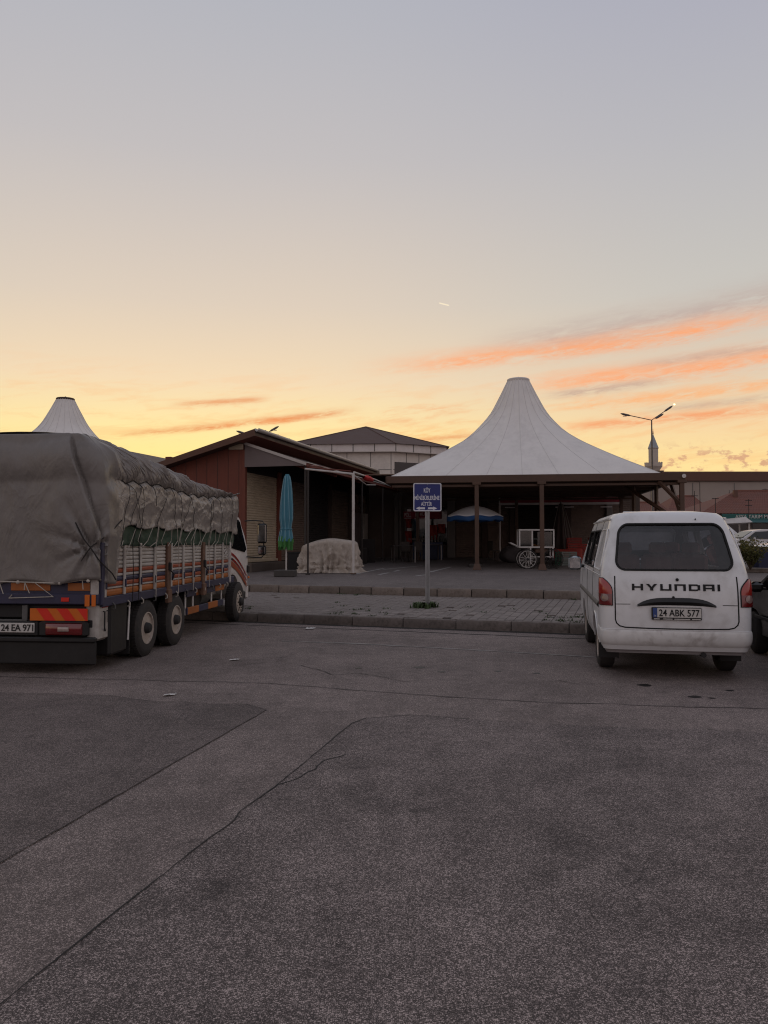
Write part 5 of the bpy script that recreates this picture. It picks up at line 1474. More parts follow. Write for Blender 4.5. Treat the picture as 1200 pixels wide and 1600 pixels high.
# roof: rises towards the courtyard, wide overhang with red soffit
def roof_z(x): return 5.27 + (x-.56)*.305
RT = [(.60, Z(5.29)), (-3.15, Z(4.20)), (-3.15, Z(4.04)), (.60, Z(5.10))]
S('roof', MB().prism(RT, -.55, LEN, 'XZ'), M_ROOFB)
S('fascia', MB().plate([(-3.15, -.56, Z(4.04)), (.62, -.56, Z(5.08)), (.62, -.56, Z(5.31)), (-3.15, -.56, Z(4.22))], .04), M_FASCIA)
S('soffit', MB().plate([(.60, -.5, Z(5.085)), (.60, LEN, Z(5.085)), (.0, LEN, Z(4.90)), (.0, -.5, Z(4.90))], -.015), M_SOFFIT)
gt = S('gutter', MB().grid(lambda a, c: (.62+.10*(1-math.cos(PI*c))/2*1.3, -.55+LEN*a, Z(5.33)-.11*math.sin(PI*c)), 40, 6), M_GUTTER, smooth=60)
gt.modifiers.new('thickness', 'SOLIDIFY').thickness = .006
for k in range(14): MB().cbox((.68, .1+k*1.1, Z(5.34)), (.12, .03, .02), .004).build('strap', M_CHASSIS, gt)
# lower lean-to canopy along the shop front
can = S('canopy_roof', MB().plate([(.0, -.02, Z(4.94)), (2.22, -.02, Z(4.18)), (2.22, 13.6, Z(4.18)), (.0, 13.6, Z(4.94))], .05), M_ROOFB)
MB().plate([(.0, -.07, Z(4.965)), (.0, -.07, Z(4.87)), (2.25, -.07, Z(4.10)), (2.25, -.07, Z(4.20))], .05).build('edge_flashing', M_GUTTER, can)
MB().plate([(.02, -.03, Z(4.86)), (.02, -.03, Z(4.10)), (2.18, -.03, Z(4.10)), (2.18, -.03, Z(4.14))], .03).build('end_panel', M_PANEL, can)
MB().cbox((2.24, 6.8, Z(4.13)), (.07, 13.7, .11), .01).build('edge_beam', M_SOFFIT, can)
MB().cbox((2.285, 6.8, Z(4.19)), (.03, 13.7, .03), .008).build('edge_strip', M_GUTTER, can)
for k in range(5): MB().cbox((1.1, .3+k*3.2, Z(4.44)-.05), (2.2, .08, .10), rot=Matrix.Rotation(.33, 3, 'Y')).build('bracket', M_SOFFIT, can)
for y in (.05, 6.8, 10.2, 13.4):
    S('post', MB().tube([(2.18, y, -.02), (2.18, y, Z(4.1))], .038, 10), M_POLED, smooth=40)

# awning frame carried out from the canopy
awn = thing('awning', 'bare awning frame with a white pole and rolled red cloth', 'awning', tuple(BO), BRZ)
MB().tube([(2.22, -.08, Z(3.98)), (4.02, -.45, Z(3.74))], .032, 8).build('front_bar', M_POLEW, awn)
pz_ = on_plaza(-.96, 24.7)
MB().tube([(4.0, -.45, Z(.54)), (4.0, -.45, Z(3.76))], .045, 10).build('pole', M_POLEW, awn, 40)
MB().cbox((4.0, -.45, Z(.56)), (.16, .16, .03), .005).build('foot_plate', M_BROWN, awn)
MB().tube([(4.02, -.45, Z(3.80)), (3.5, 4, Z(3.92)), (2.6, 10.0, Z(4.1))], .030, 8).build('side_bar', M_POLEW, awn)
MB().tube([(2.24, .0, Z(4.05)), (3.9, -.4, Z(3.84))], .022, 6).build('stay', M_SOFFIT, awn)
MB().tube([(4.02, -.45, Z(3.70)), (3.4, 3.2, Z(3.66)), (3.2, 5.2, Z(3.80))], .02, 6).build('stay', M_POLEW, awn)
def ragfn(a, c):
    p = Vector((4.02, -.45, Z(3.80))).lerp(Vector((3.5, 4, Z(3.92))), .42+.45*a)
    r_ = .10*(.5+.5*math.sin(PI*min(1, max(0, a))))+.03*nz(a*6, c*4, 3); an = 2*PI*c
    return p + Vector((math.cos(an)*r_, 0, math.sin(an)*r_-.05))
MB().grid(ragfn, 20, 12).build('rolled_cloth', M_REDCLOTH, awn, 60)
MB().grid(lambda a, c: Vector((2.24, .1, Z(4.10))).lerp(Vector((3.95, -.40, Z(3.84))), a) + Vector((.0, .25*c, .03*math.sin(a*PI*2.0)+.06*c-.10*a*c)), 20, 6).build('folded_cloth', M_SOFFIT, awn, 60)

# neighbouring shop with a roof rising the other way
shop2 = thing('shop_row', 'low shop whose brown roof edge shows just over the truck cover', 'building', tuple(BO), BRZ)
RT2 = [(-3.20, Z(4.22)), (-7.6, Z(5.42)), (-7.6, Z(5.22)), (-3.20, Z(4.02))]
MB().prism(RT2, .3, LEN, 'XZ').build('roof', M_ROOFB, shop2)
MB().plate([(-7.6, .29, Z(5.20)), (-3.20, .29, Z(4.0)), (-3.20, .29, Z(4.24)), (-7.6, .29, Z(5.44))], .04).build('fascia', M_FASCIA, shop2)
MB().prism([(-7.3, -.5), (-3.05, -.5), (-3.05, Z(4.08)), (-7.3, Z(5.2))], .7, .9, 'XZ').build('wall', M_REDWALL, shop2)
MB().box((-5.2, .66, 1.6), (2.6, .06, 2.4)).build('shutter', M_SHUTD, shop2)

# ================================================================== PAVILION with hipped roof
M_PAVW = pm('pavilion_panel', (.66, .60, .54), .55, .06, 2, dirt=.3, dirt_col=(.30, .26, .24))
M_PAVF = pm('pavilion_fascia', (.68, .62, .59), .5, .06, 2, dirt=.3, dirt_col=(.36, .31, .29))
M_PAVR = pm('pavilion_roof', (.085, .046, .036), .7, .15, 3)
PC = Vector((-1.15, 48.6, 0)); PC.z = on_plaza(PC.x, PC.y)
pav = thing('pavilion', 'pale panelled pavilion with dark hipped roof behind the shops', 'building', tuple(PC), 0)
zE = at(600, 694, 44.3).z - PC.z; zA = at(570, 667, 48.6).z - PC.z
PLAN = [Vector((-5.6, 44.7, 0)), Vector((.62, 44.2, 0)), Vector((3.75, 45.9, 0)), Vector((3.9, 51.5, 0)), Vector((-2.5, 53.2, 0)), Vector((-6.8, 50.0, 0))]
PM_ = Vector((-1.15, 48.6, 0))
def plan(off, z): return [(p-PM_)*(1+off/5.0) + Vector((0, 0, z)) for p in PLAN]
NP = len(PLAN)
for k in range(NP):
    a, c = plan(-.35, 0)[k], plan(-.35, 0)[(k+1) % NP]
    d = (c-a); n_ = Vector((d.y, -d.x, 0)).normalized()
    wl = MB().plate([a-Vector((0, 0, .3)), c-Vector((0, 0, .3)), c+Vector((0, 0, zE-.02)), a+Vector((0, 0, zE-.02))], .12).build('wall', M_PAVW, pav)
    for q in (.28, .54, .78, .985): MB().box((a.lerp(c, q)+n_*.004+Vector((0, 0, zE/2))), (.03, .012, zE-.4), rz=math.atan2(d.y, d.x)).build('panel_joint', M_CHASSIS, wl)
    MB().box((a.lerp(c, .5)+n_*.004+Vector((0, 0, zE-1.45))), (d.length-.1, .012, .03), rz=math.atan2(d.y, d.x)).build('panel_joint', M_TRIM, wl)
    f0, f1 = plan(0, 0)[k], plan(0, 0)[(k+1) % NP]; df = f1-f0; nf = Vector((df.y, -df.x, 0)).normalized()
    fa = MB().plate([f0+Vector((0, 0, zE-.42)), f1+Vector((0, 0, zE-.42)), f1+Vector((0, 0, zE+.03)), f0+Vector((0, 0, zE+.03))], .10).build('fascia', M_PAVF, pav)
    nq = max(2, int(df.length/1.15))
    for q in range(nq): MB().box(f0.lerp(f1, (q+.06)/nq)+nf*.004+Vector((0, 0, zE-.2)), (.05, .014, .44), rz=math.atan2(df.y, df.x)).build('fascia_joint', M_TRIM, fa)
    if k == 1:
        w0, w1 = a.lerp(c, .04), a.lerp(c, .97)
        MB().plate([w0+n_*.02+Vector((0, 0, 1.2)), w1+n_*.02+Vector((0, 0, 1.2)), w1+n_*.02+Vector((0, 0, zE-1.0)), w0+n_*.02+Vector((0, 0, zE-1.0))], .05).build('window', M_DGLASS, wl)
rf = MB(); ro = plan(.16, zE+.02); rf.add(ro+[Vector((0, 0, zA))], [(i, (i+1) % NP, NP) for i in range(NP)] + [tuple(range(NP-1, -1, -1))])
rfo = rf.build('roof', M_PAVR, pav)
for k in range(NP): MB().tube([ro[k], Vector((0, 0, zA))], .04, 5).build('ridge_cap', M_PAVR, rfo)
MB().plate(plan(0, zE-.44), -.03).build('soffit', M_PAVW, pav)

# ================================================================== MARKET HALL under the tent
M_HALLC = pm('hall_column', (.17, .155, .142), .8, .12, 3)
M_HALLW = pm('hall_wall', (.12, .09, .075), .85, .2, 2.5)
M_AWNR = pm('awning_red', (.30, .035, .055), .75, .12, 5)
M_AWNB = pm('awning_bar', (.62, .58, .56), .5, .1, 5)
M_TUBE = pm('lamp_tube_cover', (.60, .58, .57), .4, .05, 5)
M_REDGOODS = pm('red_goods', (.28, .028, .018), .7, .35, 12)
HO = at(600, 868, 40.6); HO.z = on_plaza(HO.x, HO.y)
hall = thing('market_hall', 'dark market hall of shutters and grey columns under the white tent', 'building', tuple(HO), TRZ2)
def H(name, mb, mat, parent=hall, **k): return mb.build(name, mat, parent, **k)
hz = HO.z
HX1 = 13.2
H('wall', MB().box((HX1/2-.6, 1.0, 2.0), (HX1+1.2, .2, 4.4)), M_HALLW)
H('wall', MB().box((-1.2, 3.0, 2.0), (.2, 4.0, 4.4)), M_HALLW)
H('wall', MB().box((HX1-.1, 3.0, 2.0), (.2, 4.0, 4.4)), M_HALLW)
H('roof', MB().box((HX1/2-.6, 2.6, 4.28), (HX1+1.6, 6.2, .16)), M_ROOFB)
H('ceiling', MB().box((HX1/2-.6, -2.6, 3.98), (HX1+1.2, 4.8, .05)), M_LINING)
def hx_(px): 
    """hall-local x of the front seen at a pixel column"""
    inv = (Matrix.Translation(HO) @ Matrix.Rotation(TRZ2, 4, 'Z')).inverted()
    a = inv @ Vector((0, 0, CAM_H)); q = inv @ at(px, 845, 40.0); d = q-a; t = (.8-a.y)/d.y
    return (a+d*t).x
for px, w, m_ in ((622, .36, M_HALLC), (705, .42, M_HALLC), (757, .30, M_BROWNWALL), (800, .25, M_BROWNWALL), (888, .3, M_BROWNWALL), (952, .3, M_HALLC)):
    x = hx_(px); c_ = H('column', MB().cbox((x, .78, 1.72), (w, .30, 3.44), .02), m_)
    MB().cbox((x, .78, 3.40), (w+.14, .36, .16), .02).build('capital', m_, c_)
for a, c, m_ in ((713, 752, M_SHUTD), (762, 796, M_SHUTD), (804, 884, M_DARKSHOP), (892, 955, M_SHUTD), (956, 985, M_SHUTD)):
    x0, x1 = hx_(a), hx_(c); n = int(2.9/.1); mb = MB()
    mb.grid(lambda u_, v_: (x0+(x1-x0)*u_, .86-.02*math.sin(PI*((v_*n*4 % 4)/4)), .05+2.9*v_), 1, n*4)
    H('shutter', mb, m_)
# shop opening with its red lettered band
xa, xb = hx_(634), hx_(700)
so = H('shop_front', MB().cbox((xa, .74, 1.35), (.09, .10, 2.7), .01).cbox((xa+.85, .74, 2.66), (1.7, .10, .09), .01).cbox((xa+.60, .74, 1.0), (1.2, .08, .12), .01).cbox((xa+.72, .74, .45), (.10, .08, 1.0), .01), M_HALLC)
MB().box(((xa+xb)/2, .88, 1.7), (xb-xa, .03, 2.0)).build('shop_window', M_DGLASS, so)
bx0, bx1 = hx_(631), hx_(672)
MB().cbox(((bx0+hx_(690))/2, .70, 2.28), (hx_(690)-bx0, .05, .40), .01).build('sign_band', M_AWNR, so)
lettering('sign_text', 'PÖLL', hx_(643)-hx_(632.5), .27, M_WHITE_P, so, (hx_(632.5), .672, 2.18), bold=.02)
lettering('sign_text', 'JN KUPAI', hx_(672)-hx_(649), .22, M_WHITE_P, so, (hx_(649), .672, 2.20), bold=.02)
MB().box(((hx_(632)+hx_(643))/2, .668, 2.12), (hx_(643)-hx_(632), .01, .04)).build('sign_line', M_WHITE_P, so)
MB().box(((hx_(648)+hx_(666))/2, .668, 2.12), (hx_(666)-hx_(648), .01, .04)).build('sign_line', M_WHITE_P, so)
def goods(name, px, z, w, h, mat, label, cat='goods', y=.55, group=None):
    x = hx_(px); p = Matrix.Translation(HO) @ Matrix.Rotation(TRZ2, 4, 'Z') @ Vector((x, y, z))
    return p
# white pole and the red awning with its front bar
ax0, ax1 = hx_(792)-.35, hx_(985)-.9
red = thing('shop_awning', 'rolled red awning with a white front bar below the tent roof', 'awning', tuple(HO), TRZ2)
AZ = at(860, 788, 38.5).z - hz
MB().grid(lambda u_, v_: (ax0+(ax1-ax0)*u_, -1.9+1.9*v_, AZ+.06+.30*v_+.02*math.sin(u_*40)), 60, 4).build('cloth', M_AWNR, red).modifiers.new('thickness', 'SOLIDIFY').thickness = .01
MB().cbox(((ax0+ax1)/2, -1.95, AZ-.02), (ax1-ax0, .06, .11), .01).build('front_bar', M_AWNB, red)
MB().grid(lambda u_, v_: (ax0+(ax1-ax0)*u_, -1.985-.01*math.sin(u_*60), AZ+.04+.22*v_), 60, 2).build('valance', M_AWNR, red)
MB().tube([(ax0-.02, -1.95, .0), (ax0-.02, -1.95, AZ+.28)], .045, 8).build('pole', M_AWNB, red)
for px in (809, 890, 952):
    x = hx_(px)-.4; MB().cbox((x, -1.2, AZ-.16), (.55 if px != 890 else .9, .08, .06), .01).build('lamp_tube', M_TUBE, red)
# ================================================================== THINGS ON THE PLAZA
# ---- closed blue parasol
M_PBLUE = pm('parasol_blue', (.055, .185, .25), .75, .12, 5)
M_PGREEN = pm('parasol_fringe_green', (.045, .17, .04), .75, .2, 8)
M_PEDGE = pm('parasol_piping', (.20, .35, .42), .7, .1, 8)
M_BLOCK = pm('concrete_block', (.060, .054, .050), .9, .2, 5, .5, 50)
pb = on_plaza_px(446, 901)
par = thing('closed_parasol', 'folded blue market parasol with green fringe standing in a dark block', 'parasol', tuple(pb))
k_ = pb.y/1200
ph = lambda py: (at(446, py, pb.y).z - pb.z)
prof = [(.035, ph(740)), (.07, ph(743)), (.10, ph(750)), (.142, ph(768)), (.172, ph(790)), (.176, ph(811)), (.138, ph(824)), (.17, ph(832)), (.205, ph(844)), (.19, ph(852))]
def pleat(mat, z0, z1, name, parent, amp=.13, x0=.10, wob=0.0):
    P2 = prof; n = 80; mb = MB(); rowsz = np.linspace(z0, z1, 28)
    for z in rowsz:
        r_ = np.interp(-z, [-q[1] for q in P2], [q[0] for q in P2])
        for i in range(n):
            a = 2*PI*i/n; f = 1+amp*math.cos(a*9+2*(z))+.10*nz(a*1.5, z*2, 4)
            xo = .10*math.sin((z-z1)*1.1)
            mb.v.append((r_*f*math.cos(a)+.10*(ph(741)-z)/2*-.3+.04, r_*f*math.sin(a), z + wob*.06*math.cos(a*9)))
    for j in range(len(rowsz)-1):
        for i in range(n): mb.f.append([j*n+i, j*n+(i+1) % n, (j+1)*n+(i+1) % n, (j+1)*n+i]); mb.mi.append(0)
    mb.f.append(list(range(n))); mb.mi.append(0)
    return mb.build(name, mat, parent, 60)
cn = pleat(M_PBLUE, ph(741), ph(846), 'canopy', par)
for kk in range(9):
    a = 2*PI*kk/9+.1
    MB().tube([((np.interp(-z, [-q[1] for q in prof], [q[0] for q in prof])*1.13*math.cos(a-z*.22))+.10*(ph(741)-z)/2*-.3+.04, np.interp(-z, [-q[1] for q in prof], [q[0] for q in prof])*1.13*math.sin(a-z*.22), z) for z in np.linspace(ph(744), ph(845), 16)], .008, 4).build('piping', M_PEDGE, cn)
pleat(M_PGREEN, ph(840), ph(857), 'fringe', par, .22, wob=1)
MB().tube([(.02, 0, .05), (.02, 0, ph(742))], .022, 8).build('pole', M_POLEW, par)
MB().tube([(.02+.19*math.cos(a), .19*math.sin(a), ph(827)) for a in np.linspace(0, 2*PI, 16, endpoint=False)], .010, 4, closed=True).build('tie_strap', M_PBLUE, par)
blk = MB().cbox((0, 0, .10), (.62, .46, .20), .02).build('base_block', M_BLOCK); blk.location = pb; blk.rotation_euler.z = -.1
tag(blk, 'dark concrete block holding the folded blue parasol', 'weight')
bz2 = on_plaza_px(455, 894)
bn = thing('black_bin', 'black square bin standing behind the blue parasol', 'bin', (bz2.x, bz2.y+.9, bz2.z))
MB().box((0, 0, .32), (.40, .40, .62), taper=1.08).build('bin_body', M_BLACK, bn); MB().cbox((0, 0, .65), (.46, .46, .05), .01).build('lid', M_BLACK, bn)

# ---- covered goods
M_BEIGE = pm('beige_cover', (.42, .365, .315), .85, .12, 3, .2, 150, dirt=.4, dirt_col=(.19, .15, .12))
creased(M_BEIGE, 3.2, 3.2, 1.0, .55, .035)
c0 = on_plaza_px(513, 896); 
cov = MB(); HW_, HD_, HH = .98, .72, 1.14
def cover(a, c):
    th = 2*PI*a; q = 1/((abs(math.cos(th))**4.5+abs(math.sin(th))**4.5)**(1/4.5))
    ex, ey = math.cos(th)*q*HW_, math.sin(th)*q*HD_
    top = HH*(1-.13*(ex < 0)*abs(ex)/HW_*1.2-.05*(ex > 0)*abs(ex)/HW_) + .02*nz(ex*2, ey*2, 5)
    if c < .34:
        k = c/.34; x, y, z = ex*.80*k, ey*.80*k, HH + .015*nz(ex*k*2, ey*k*2, 3) - (HH-top+.03)*k**1.8
    elif c < .48:
        k = (c-.34)/.14; x, y = ex*(.80+.15*math.sin(k*PI/2)), ey*(.80+.15*math.sin(k*PI/2)); z = top-.03 - .16*(1-math.cos(k*PI/2))
    else:
        k = (c-.48)/.52; z = (top-.19)*(1-k); f = .95+.07*k+.13*max(0, k-.86)/.14; x, y = ex*f, ey*f
    k = max(0, (c-.40)/.60)
    d = 1.9*(.115*(.55-abs(math.sin(th*6.5+1.6*fbm(math.cos(th)*2, math.sin(th)*2, k*2, 3)+k*1.2))**.7) + .036*math.sin(th*29+3*nz(th*3, k*2)) + .05*fbm(math.cos(th)*3, math.sin(th)*3, k*4, 4))*k**.9
    if k > .7: d += .04*math.sin(th*41+5*nz(th*6, k*5))*(k-.7)/.3 + .04*fbm(th*9, k*14, 3, 3)
    d += .012*math.sin(z*38+3*nz(th*4, z*3))*sstep(k, .55, .9)
    L = math.hypot(x, y) or 1
    return (x+x/L*d, y+y/L*d, max(z + (.03*fbm(th*8, 1) if c > .97 else 0), .006))
cov.grid(cover, 260, 60)
co = cov.build('dust_cover', M_BEIGE, smooth=75, fix=False); co.location = (c0.x, c0.y+.75, on_plaza(c0.x, c0.y+.75)); co.rotation_euler.z = -.06
tag(co, 'crumpled beige tarpaulin draped to the ground over stored goods beside the white pole', 'tarpaulin')
# dark front pole piercing the scene just before the covered goods
p1 = on_plaza_px(481, 898)
dp = thing('awning_pole', 'thin dark pole before the covered goods, carrying the awning bar', 'pole', (p1.x, p1.y, p1.z))
MB().tube([(0, 0, 0), (0, 0, at(481, 735, p1.y).z-p1.z)], .030, 8).build('shaft', M_POLED, dp, 40)
MB().cbox((0, 0, .02), (.14, .14, .04), .005).build('foot_plate', M_POLED, dp)

# ---- open parasol, white over blue
M_PWHITE = pm('parasol_white', (.74, .74, .76), .7, .06, 4, trans=.2)
M_PNAVY = pm('parasol_navy', (.020, .085, .24), .7, .12, 5, trans=.15)
op_ = on_plaza_px(742, 868); opY = 29.6
ob = at(742, 850, opY); ob.z = on_plaza(ob.x, ob.y)
op = thing('open_parasol', 'open white parasol with a blue valance under the tent', 'parasol', tuple(ob))
zt_, ze_, zv_ = (at(742, y, opY).z-ob.z for y in (790, 806, 813))
Rp = 45*opY/1200
def dome(a, c, o=0):
    th = 2*PI*a; k = 1-.05*(.5+.5*math.cos(th*8)); return (Rp*c*k*math.cos(th), Rp*c*k*math.sin(th), zt_-(zt_-ze_)*c**1.15 + .05*math.sin(PI*c)+o - .05*c*c*(.5-.5*math.cos(th*8)))
MB().grid(dome, 64, 12).build('canopy', M_PWHITE, op, 40).modifiers.new('thickness', 'SOLIDIFY').thickness = .006
MB().grid(lambda a, c: Vector(dome(a, 1.0)) + Vector((0, 0, -(ze_-zv_)*c*(1.0+.10*math.sin(a*2*PI*16)))), 96, 3).build('valance', M_PNAVY, op, 40).modifiers.new('thickness', 'SOLIDIFY').thickness = .006
MB().tube([(0, 0, .0), (0, 0, zt_+.06)], .022, 8).build('pole', M_POLED, op)
MB().lathe([(.03, zt_), (.05, zt_+.05), (.02, zt_+.10), (0, zt_+.11)], 10).build('finial', M_CHASSIS, op)
for i in range(8):
    a = 2*PI*i/8; MB().tube([(0, 0, zt_-.03), (Rp*.93*math.cos(a), Rp*.93*math.sin(a), ze_-.005)], .010, 4).build('rib', M_POLED, op)
MB().cbox((0, 0, .06), (.5, .5, .12), .02).build('base_block', M_BLOCK, op)

# ---- street food cart with glass case
M_CARTW = pm('cart_white', (.56, .53, .51), .5, .08, 6, dirt=.3, dirt_col=(.32, .28, .25))
M_CASE = glass('case_glass', (.55, .55, .53), .04)
M_PALE = pm('crate_pale', (.24, .27, .25), .6, .1, 6)
M_CRED = pm('crate_red', (.33, .030, .020), .6, .2, 6, piece=.2)
M_CGREEN = pm('crate_green', (.022, .12, .065), .6, .2, 6)
cb_ = at(824, 880, 27.9); cb_.z = on_plaza(cb_.x, cb_.y); cy = cb_.y; sc = cy/1200
cart = thing('food_cart', 'white glazed street food cart on spoked wheels behind the brown tent post', 'cart', (cb_.x, cb_.y, cb_.z), R(-4))
cz = lambda py: at(824, py-3, cy).z - cb_.z
cx = lambda px: (px-824)*sc
x0, x1, z0, z1 = cx(811), cx(866), cz(858), cz(831)
D = .70; t_ = .055
fr = MB()
for y in (0, D):
    for (xa_, xb_) in ((x0, x0), (x1, x1), (cx(833), cx(833))): fr.cbox((xa_+(t_/2 if xa_ == x0 else -t_/2), y, (z0+z1)/2), (t_, t_, z1-z0), .006)
    fr.cbox(((x0+x1)/2, y, z0), (x1-x0, t_, t_), .006); fr.cbox(((x0+x1)/2, y, z1), (x1-x0, t_, t_), .006)
for x in (x0+t_/2, x1-t_/2):
    for z in (z0, z1): fr.cbox((x, D/2, z), (t_, D, t_), .006)
fr.build('frame', M_CARTW, cart)
MB().box(((x0+x1)/2, D/2, z1+.01), (x1-x0, D, .02)).build('lid', M_CARTW, cart)
MB().box(((x0+x1)/2, D/2, z0-.02), (x1-x0-.02, D, .03)).build('deck', M_CARTW, cart)
MB().box(((x0+x1)/2, D/2, z0+.30), (x1-x0-.10, D-.1, .012)).build('shelf', M_PALE, cart)
MB().cbox((cx(851), .0, (z0+z1)/2), (cx(862)-cx(840), .02, z1-z0-.12), .01).build('sliding_door', M_CASE, cart)
for y in (.0, D): MB().box(((x0+cx(833))/2, y, (z0+z1)/2), (cx(833)-x0-.05, .006, z1-z0-.05)).build('pane', M_CASE, cart)
for x in (x0+.03, x1-.03): MB().box((x, D/2, (z0+z1)/2), (.006, D-.06, z1-z0-.05)).build('pane', M_CASE, cart)
# goods inside: rings of bread
for i in range(9):
    bx = x0+.18+.13*i
    MB().tube([(bx+.075*math.cos(a), D*.4+.075*math.sin(a), z0+.05+.03*(i % 2)) for a in np.linspace(0, 2*PI, 12, endpoint=False)], .022, 6, closed=True).build('bread_ring', pm('bread', (.22, .10, .035), .8, .2, 10) if i == 0 else bpy.data.materials['bread'], cart, 60)
MB().cbox((cx(853), D*.5, z0+.12), (.34, .3, .18), .02).build('tray', M_PALE, cart)
for x, zl in ((cx(829), cz(884)), (cx(863.5), cz(878))):
    for y in (.0, D): MB().cbox((x, y, (z0+zl)/2), (.05, .05, z0-zl), .006).build('leg', M_CARTW, cart)
MB().cbox(((cx(829)+cx(863))/2, 0, cz(873)), (cx(863)-cx(829), .04, .04), .006).build('rail', M_CARTW, cart)
MB().cbox(((cx(833)+cx(860))/2, D/2, cz(864)), (cx(858)-cx(838), D-.1, .14), .02).build('drawer', M_BROWN, cart)
def spoke_wheel(x, y, r_, mat_rim):
    wh = MB().tube([(x+r_*math.cos(a), y, r_+.0+r_*math.sin(a)) for a in np.linspace(0, 2*PI, 32, endpoint=False)], .021, 6, closed=True).build('wheel', M_RUBBER, cart, 60)
    MB().tube([(x+(r_-.05)*math.cos(a), y, r_+(r_-.05)*math.sin(a)) for a in np.linspace(0, 2*PI, 32, endpoint=False)], .012, 6, closed=True).build('rim', mat_rim, wh, 60)
    for k in range(12):
        a = 2*PI*k/12+.2; MB().tube([(x, y, r_), (x+(r_-.05)*math.cos(a), y, r_+(r_-.05)*math.sin(a))], .007, 4).build('spoke', mat_rim, wh)
    MB().tube([(x, y-.05, r_), (x, y+.05, r_)], .05, 10).build('hub', M_CHASSIS, wh)
rw = (893-863)/2*sc
spoke_wheel(cx(824), -.10, rw, M_CARTW); spoke_wheel(cx(863), -.08, rw*1.02, M_CHASSIS)
spoke_wheel(cx(824), D+.10, rw, M_CARTW); spoke_wheel(cx(863), D+.10, rw, M_CHASSIS)
MB().tube([(cx(824), -.1, rw), (cx(824), D+.1, rw)], .02, 6).build('axle', M_CHASSIS, cart); MB().tube([(cx(863), -.08, rw), (cx(863), D+.1, rw)], .02, 6).build('axle', M_CHASSIS, cart)
MB().tube([(x0, .05, z0+.02), (x0-.28, .05, z0+.16), (x0-.30, D-.05, z0+.16), (x0, D-.05, z0+.02)], .018, 6).build('push_handle', M_CARTW, cart)
# ---- second folded parasol, brown, behind the cart
M_PBROWN = pm('parasol_brown', (.050, .033, .030), .8, .2, 5)
fb = at(877, 870, 34.0); fb.z = on_plaza(fb.x, fb.y)
fp = thing('closed_parasol', 'dark brown folded parasol between the food cart and the red crates', 'parasol', tuple(fb))
f_h = lambda py: at(877, py, 34.0).z - fb.z
def fold2(a, c):
    th = 2*PI*a; z = f_h(787) - (f_h(787)-f_h(862))*c; r_ = (.06+.36*c**.8)*(1+.16*math.cos(th*8)); return (r_*math.cos(th), r_*math.sin(th), z)
MB().grid(fold2, 80, 20).build('canopy', M_PBROWN, fp, 60)
for a in (-2.75, -.35, -1.3):
    MB().tube([((.07+.37*c**.8)*1.17*math.cos(a), (.07+.37*c**.8)*1.17*math.sin(a), f_h(787)-(f_h(787)-f_h(850+5*math.sin(a*3)))*c) for c in np.linspace(0, 1, 10)], .014, 4).build('edge_tape', M_HALLC, fp)
MB().tube([(0, 0, .0), (0, 0, f_h(787)+.1)], .028, 8).build('pole', M_POLED, fp)
MB().cbox((0, 0, .06), (.5, .5, .12), .02).build('base_block', M_BLOCK, fp)

# ---- crates: each open crate has slatted sides
def crate_mesh():
    mb = MB(); w, d, h = .56, .38, .27
    for z in (.03, .105, .18, .25):
        mb.box((0, -d/2, z), (w, .015, .045)).box((0, d/2, z), (w, .015, .045)).box((-w/2, 0, z), (.015, d, .045)).box((w/2, 0, z), (.015, d, .045))
    for x in (-w/2, w/2):
        for y in (-d/2, d/2): mb.box((x, y, h/2), (.03, .03, h))
    mb.box((0, 0, .012), (w, d, .02))
    return mb
CM = {m_.name: crate_mesh().mesh('crate', m_) for m_ in (M_CRED, M_CGREEN, M_PALE)}
def crate(px, Yd, lvl, m_, label, grp, rz=0.0):
    p = at(px, 860, Yd); z = on_plaza(p.x, p.y)
    o = bpy.data.objects.new('crate', CM[m_.name]); COL.objects.link(o); o.location = (p.x, p.y, z+lvl*.272+.001); o.rotation_euler.z = TRZ2+rz
    tag(o, label, 'crate', grp)
n_ = 0
words = {0: 'bottom', 1: 'second', 2: 'third', 3: 'fourth', 4: 'top'}
for col_i, (px, Yd, hgt) in enumerate(((872, 32.0, 0), (897, 32.5, 4), (914, 32.6, 3), (931, 33.0, 4), (948, 33.4, 3))):
    for l in range(hgt):
        where = ['', 'stack nearest the food cart', 'stack second from the food cart', 'stack third from the food cart', 'stack nearest the white van roof'][col_i]
        crate(px, Yd, l, M_CRED, f'red slatted plastic crate, {("bottom", "second", "third", "fourth")[l]} from the ground in the {where}', 'red crates stacked under the tent', random.uniform(-.08, .08))
crate(879, 30.9, 0, M_CGREEN, 'green slatted crate on the ground before the red crates, the lower one', 'green crates by the cart'); crate(879, 30.9, 1, M_CGREEN, 'green slatted crate set on another green crate before the red crates', 'green crates by the cart')
crate(889, 30.7, 0, M_PALE, 'pale slatted crate on the ground beside the green crates', 'pale crates by the cart'); crate(889, 30.7, 1, M_PALE, 'pale slatted crate set on another pale crate beside the green ones', 'pale crates by the cart')
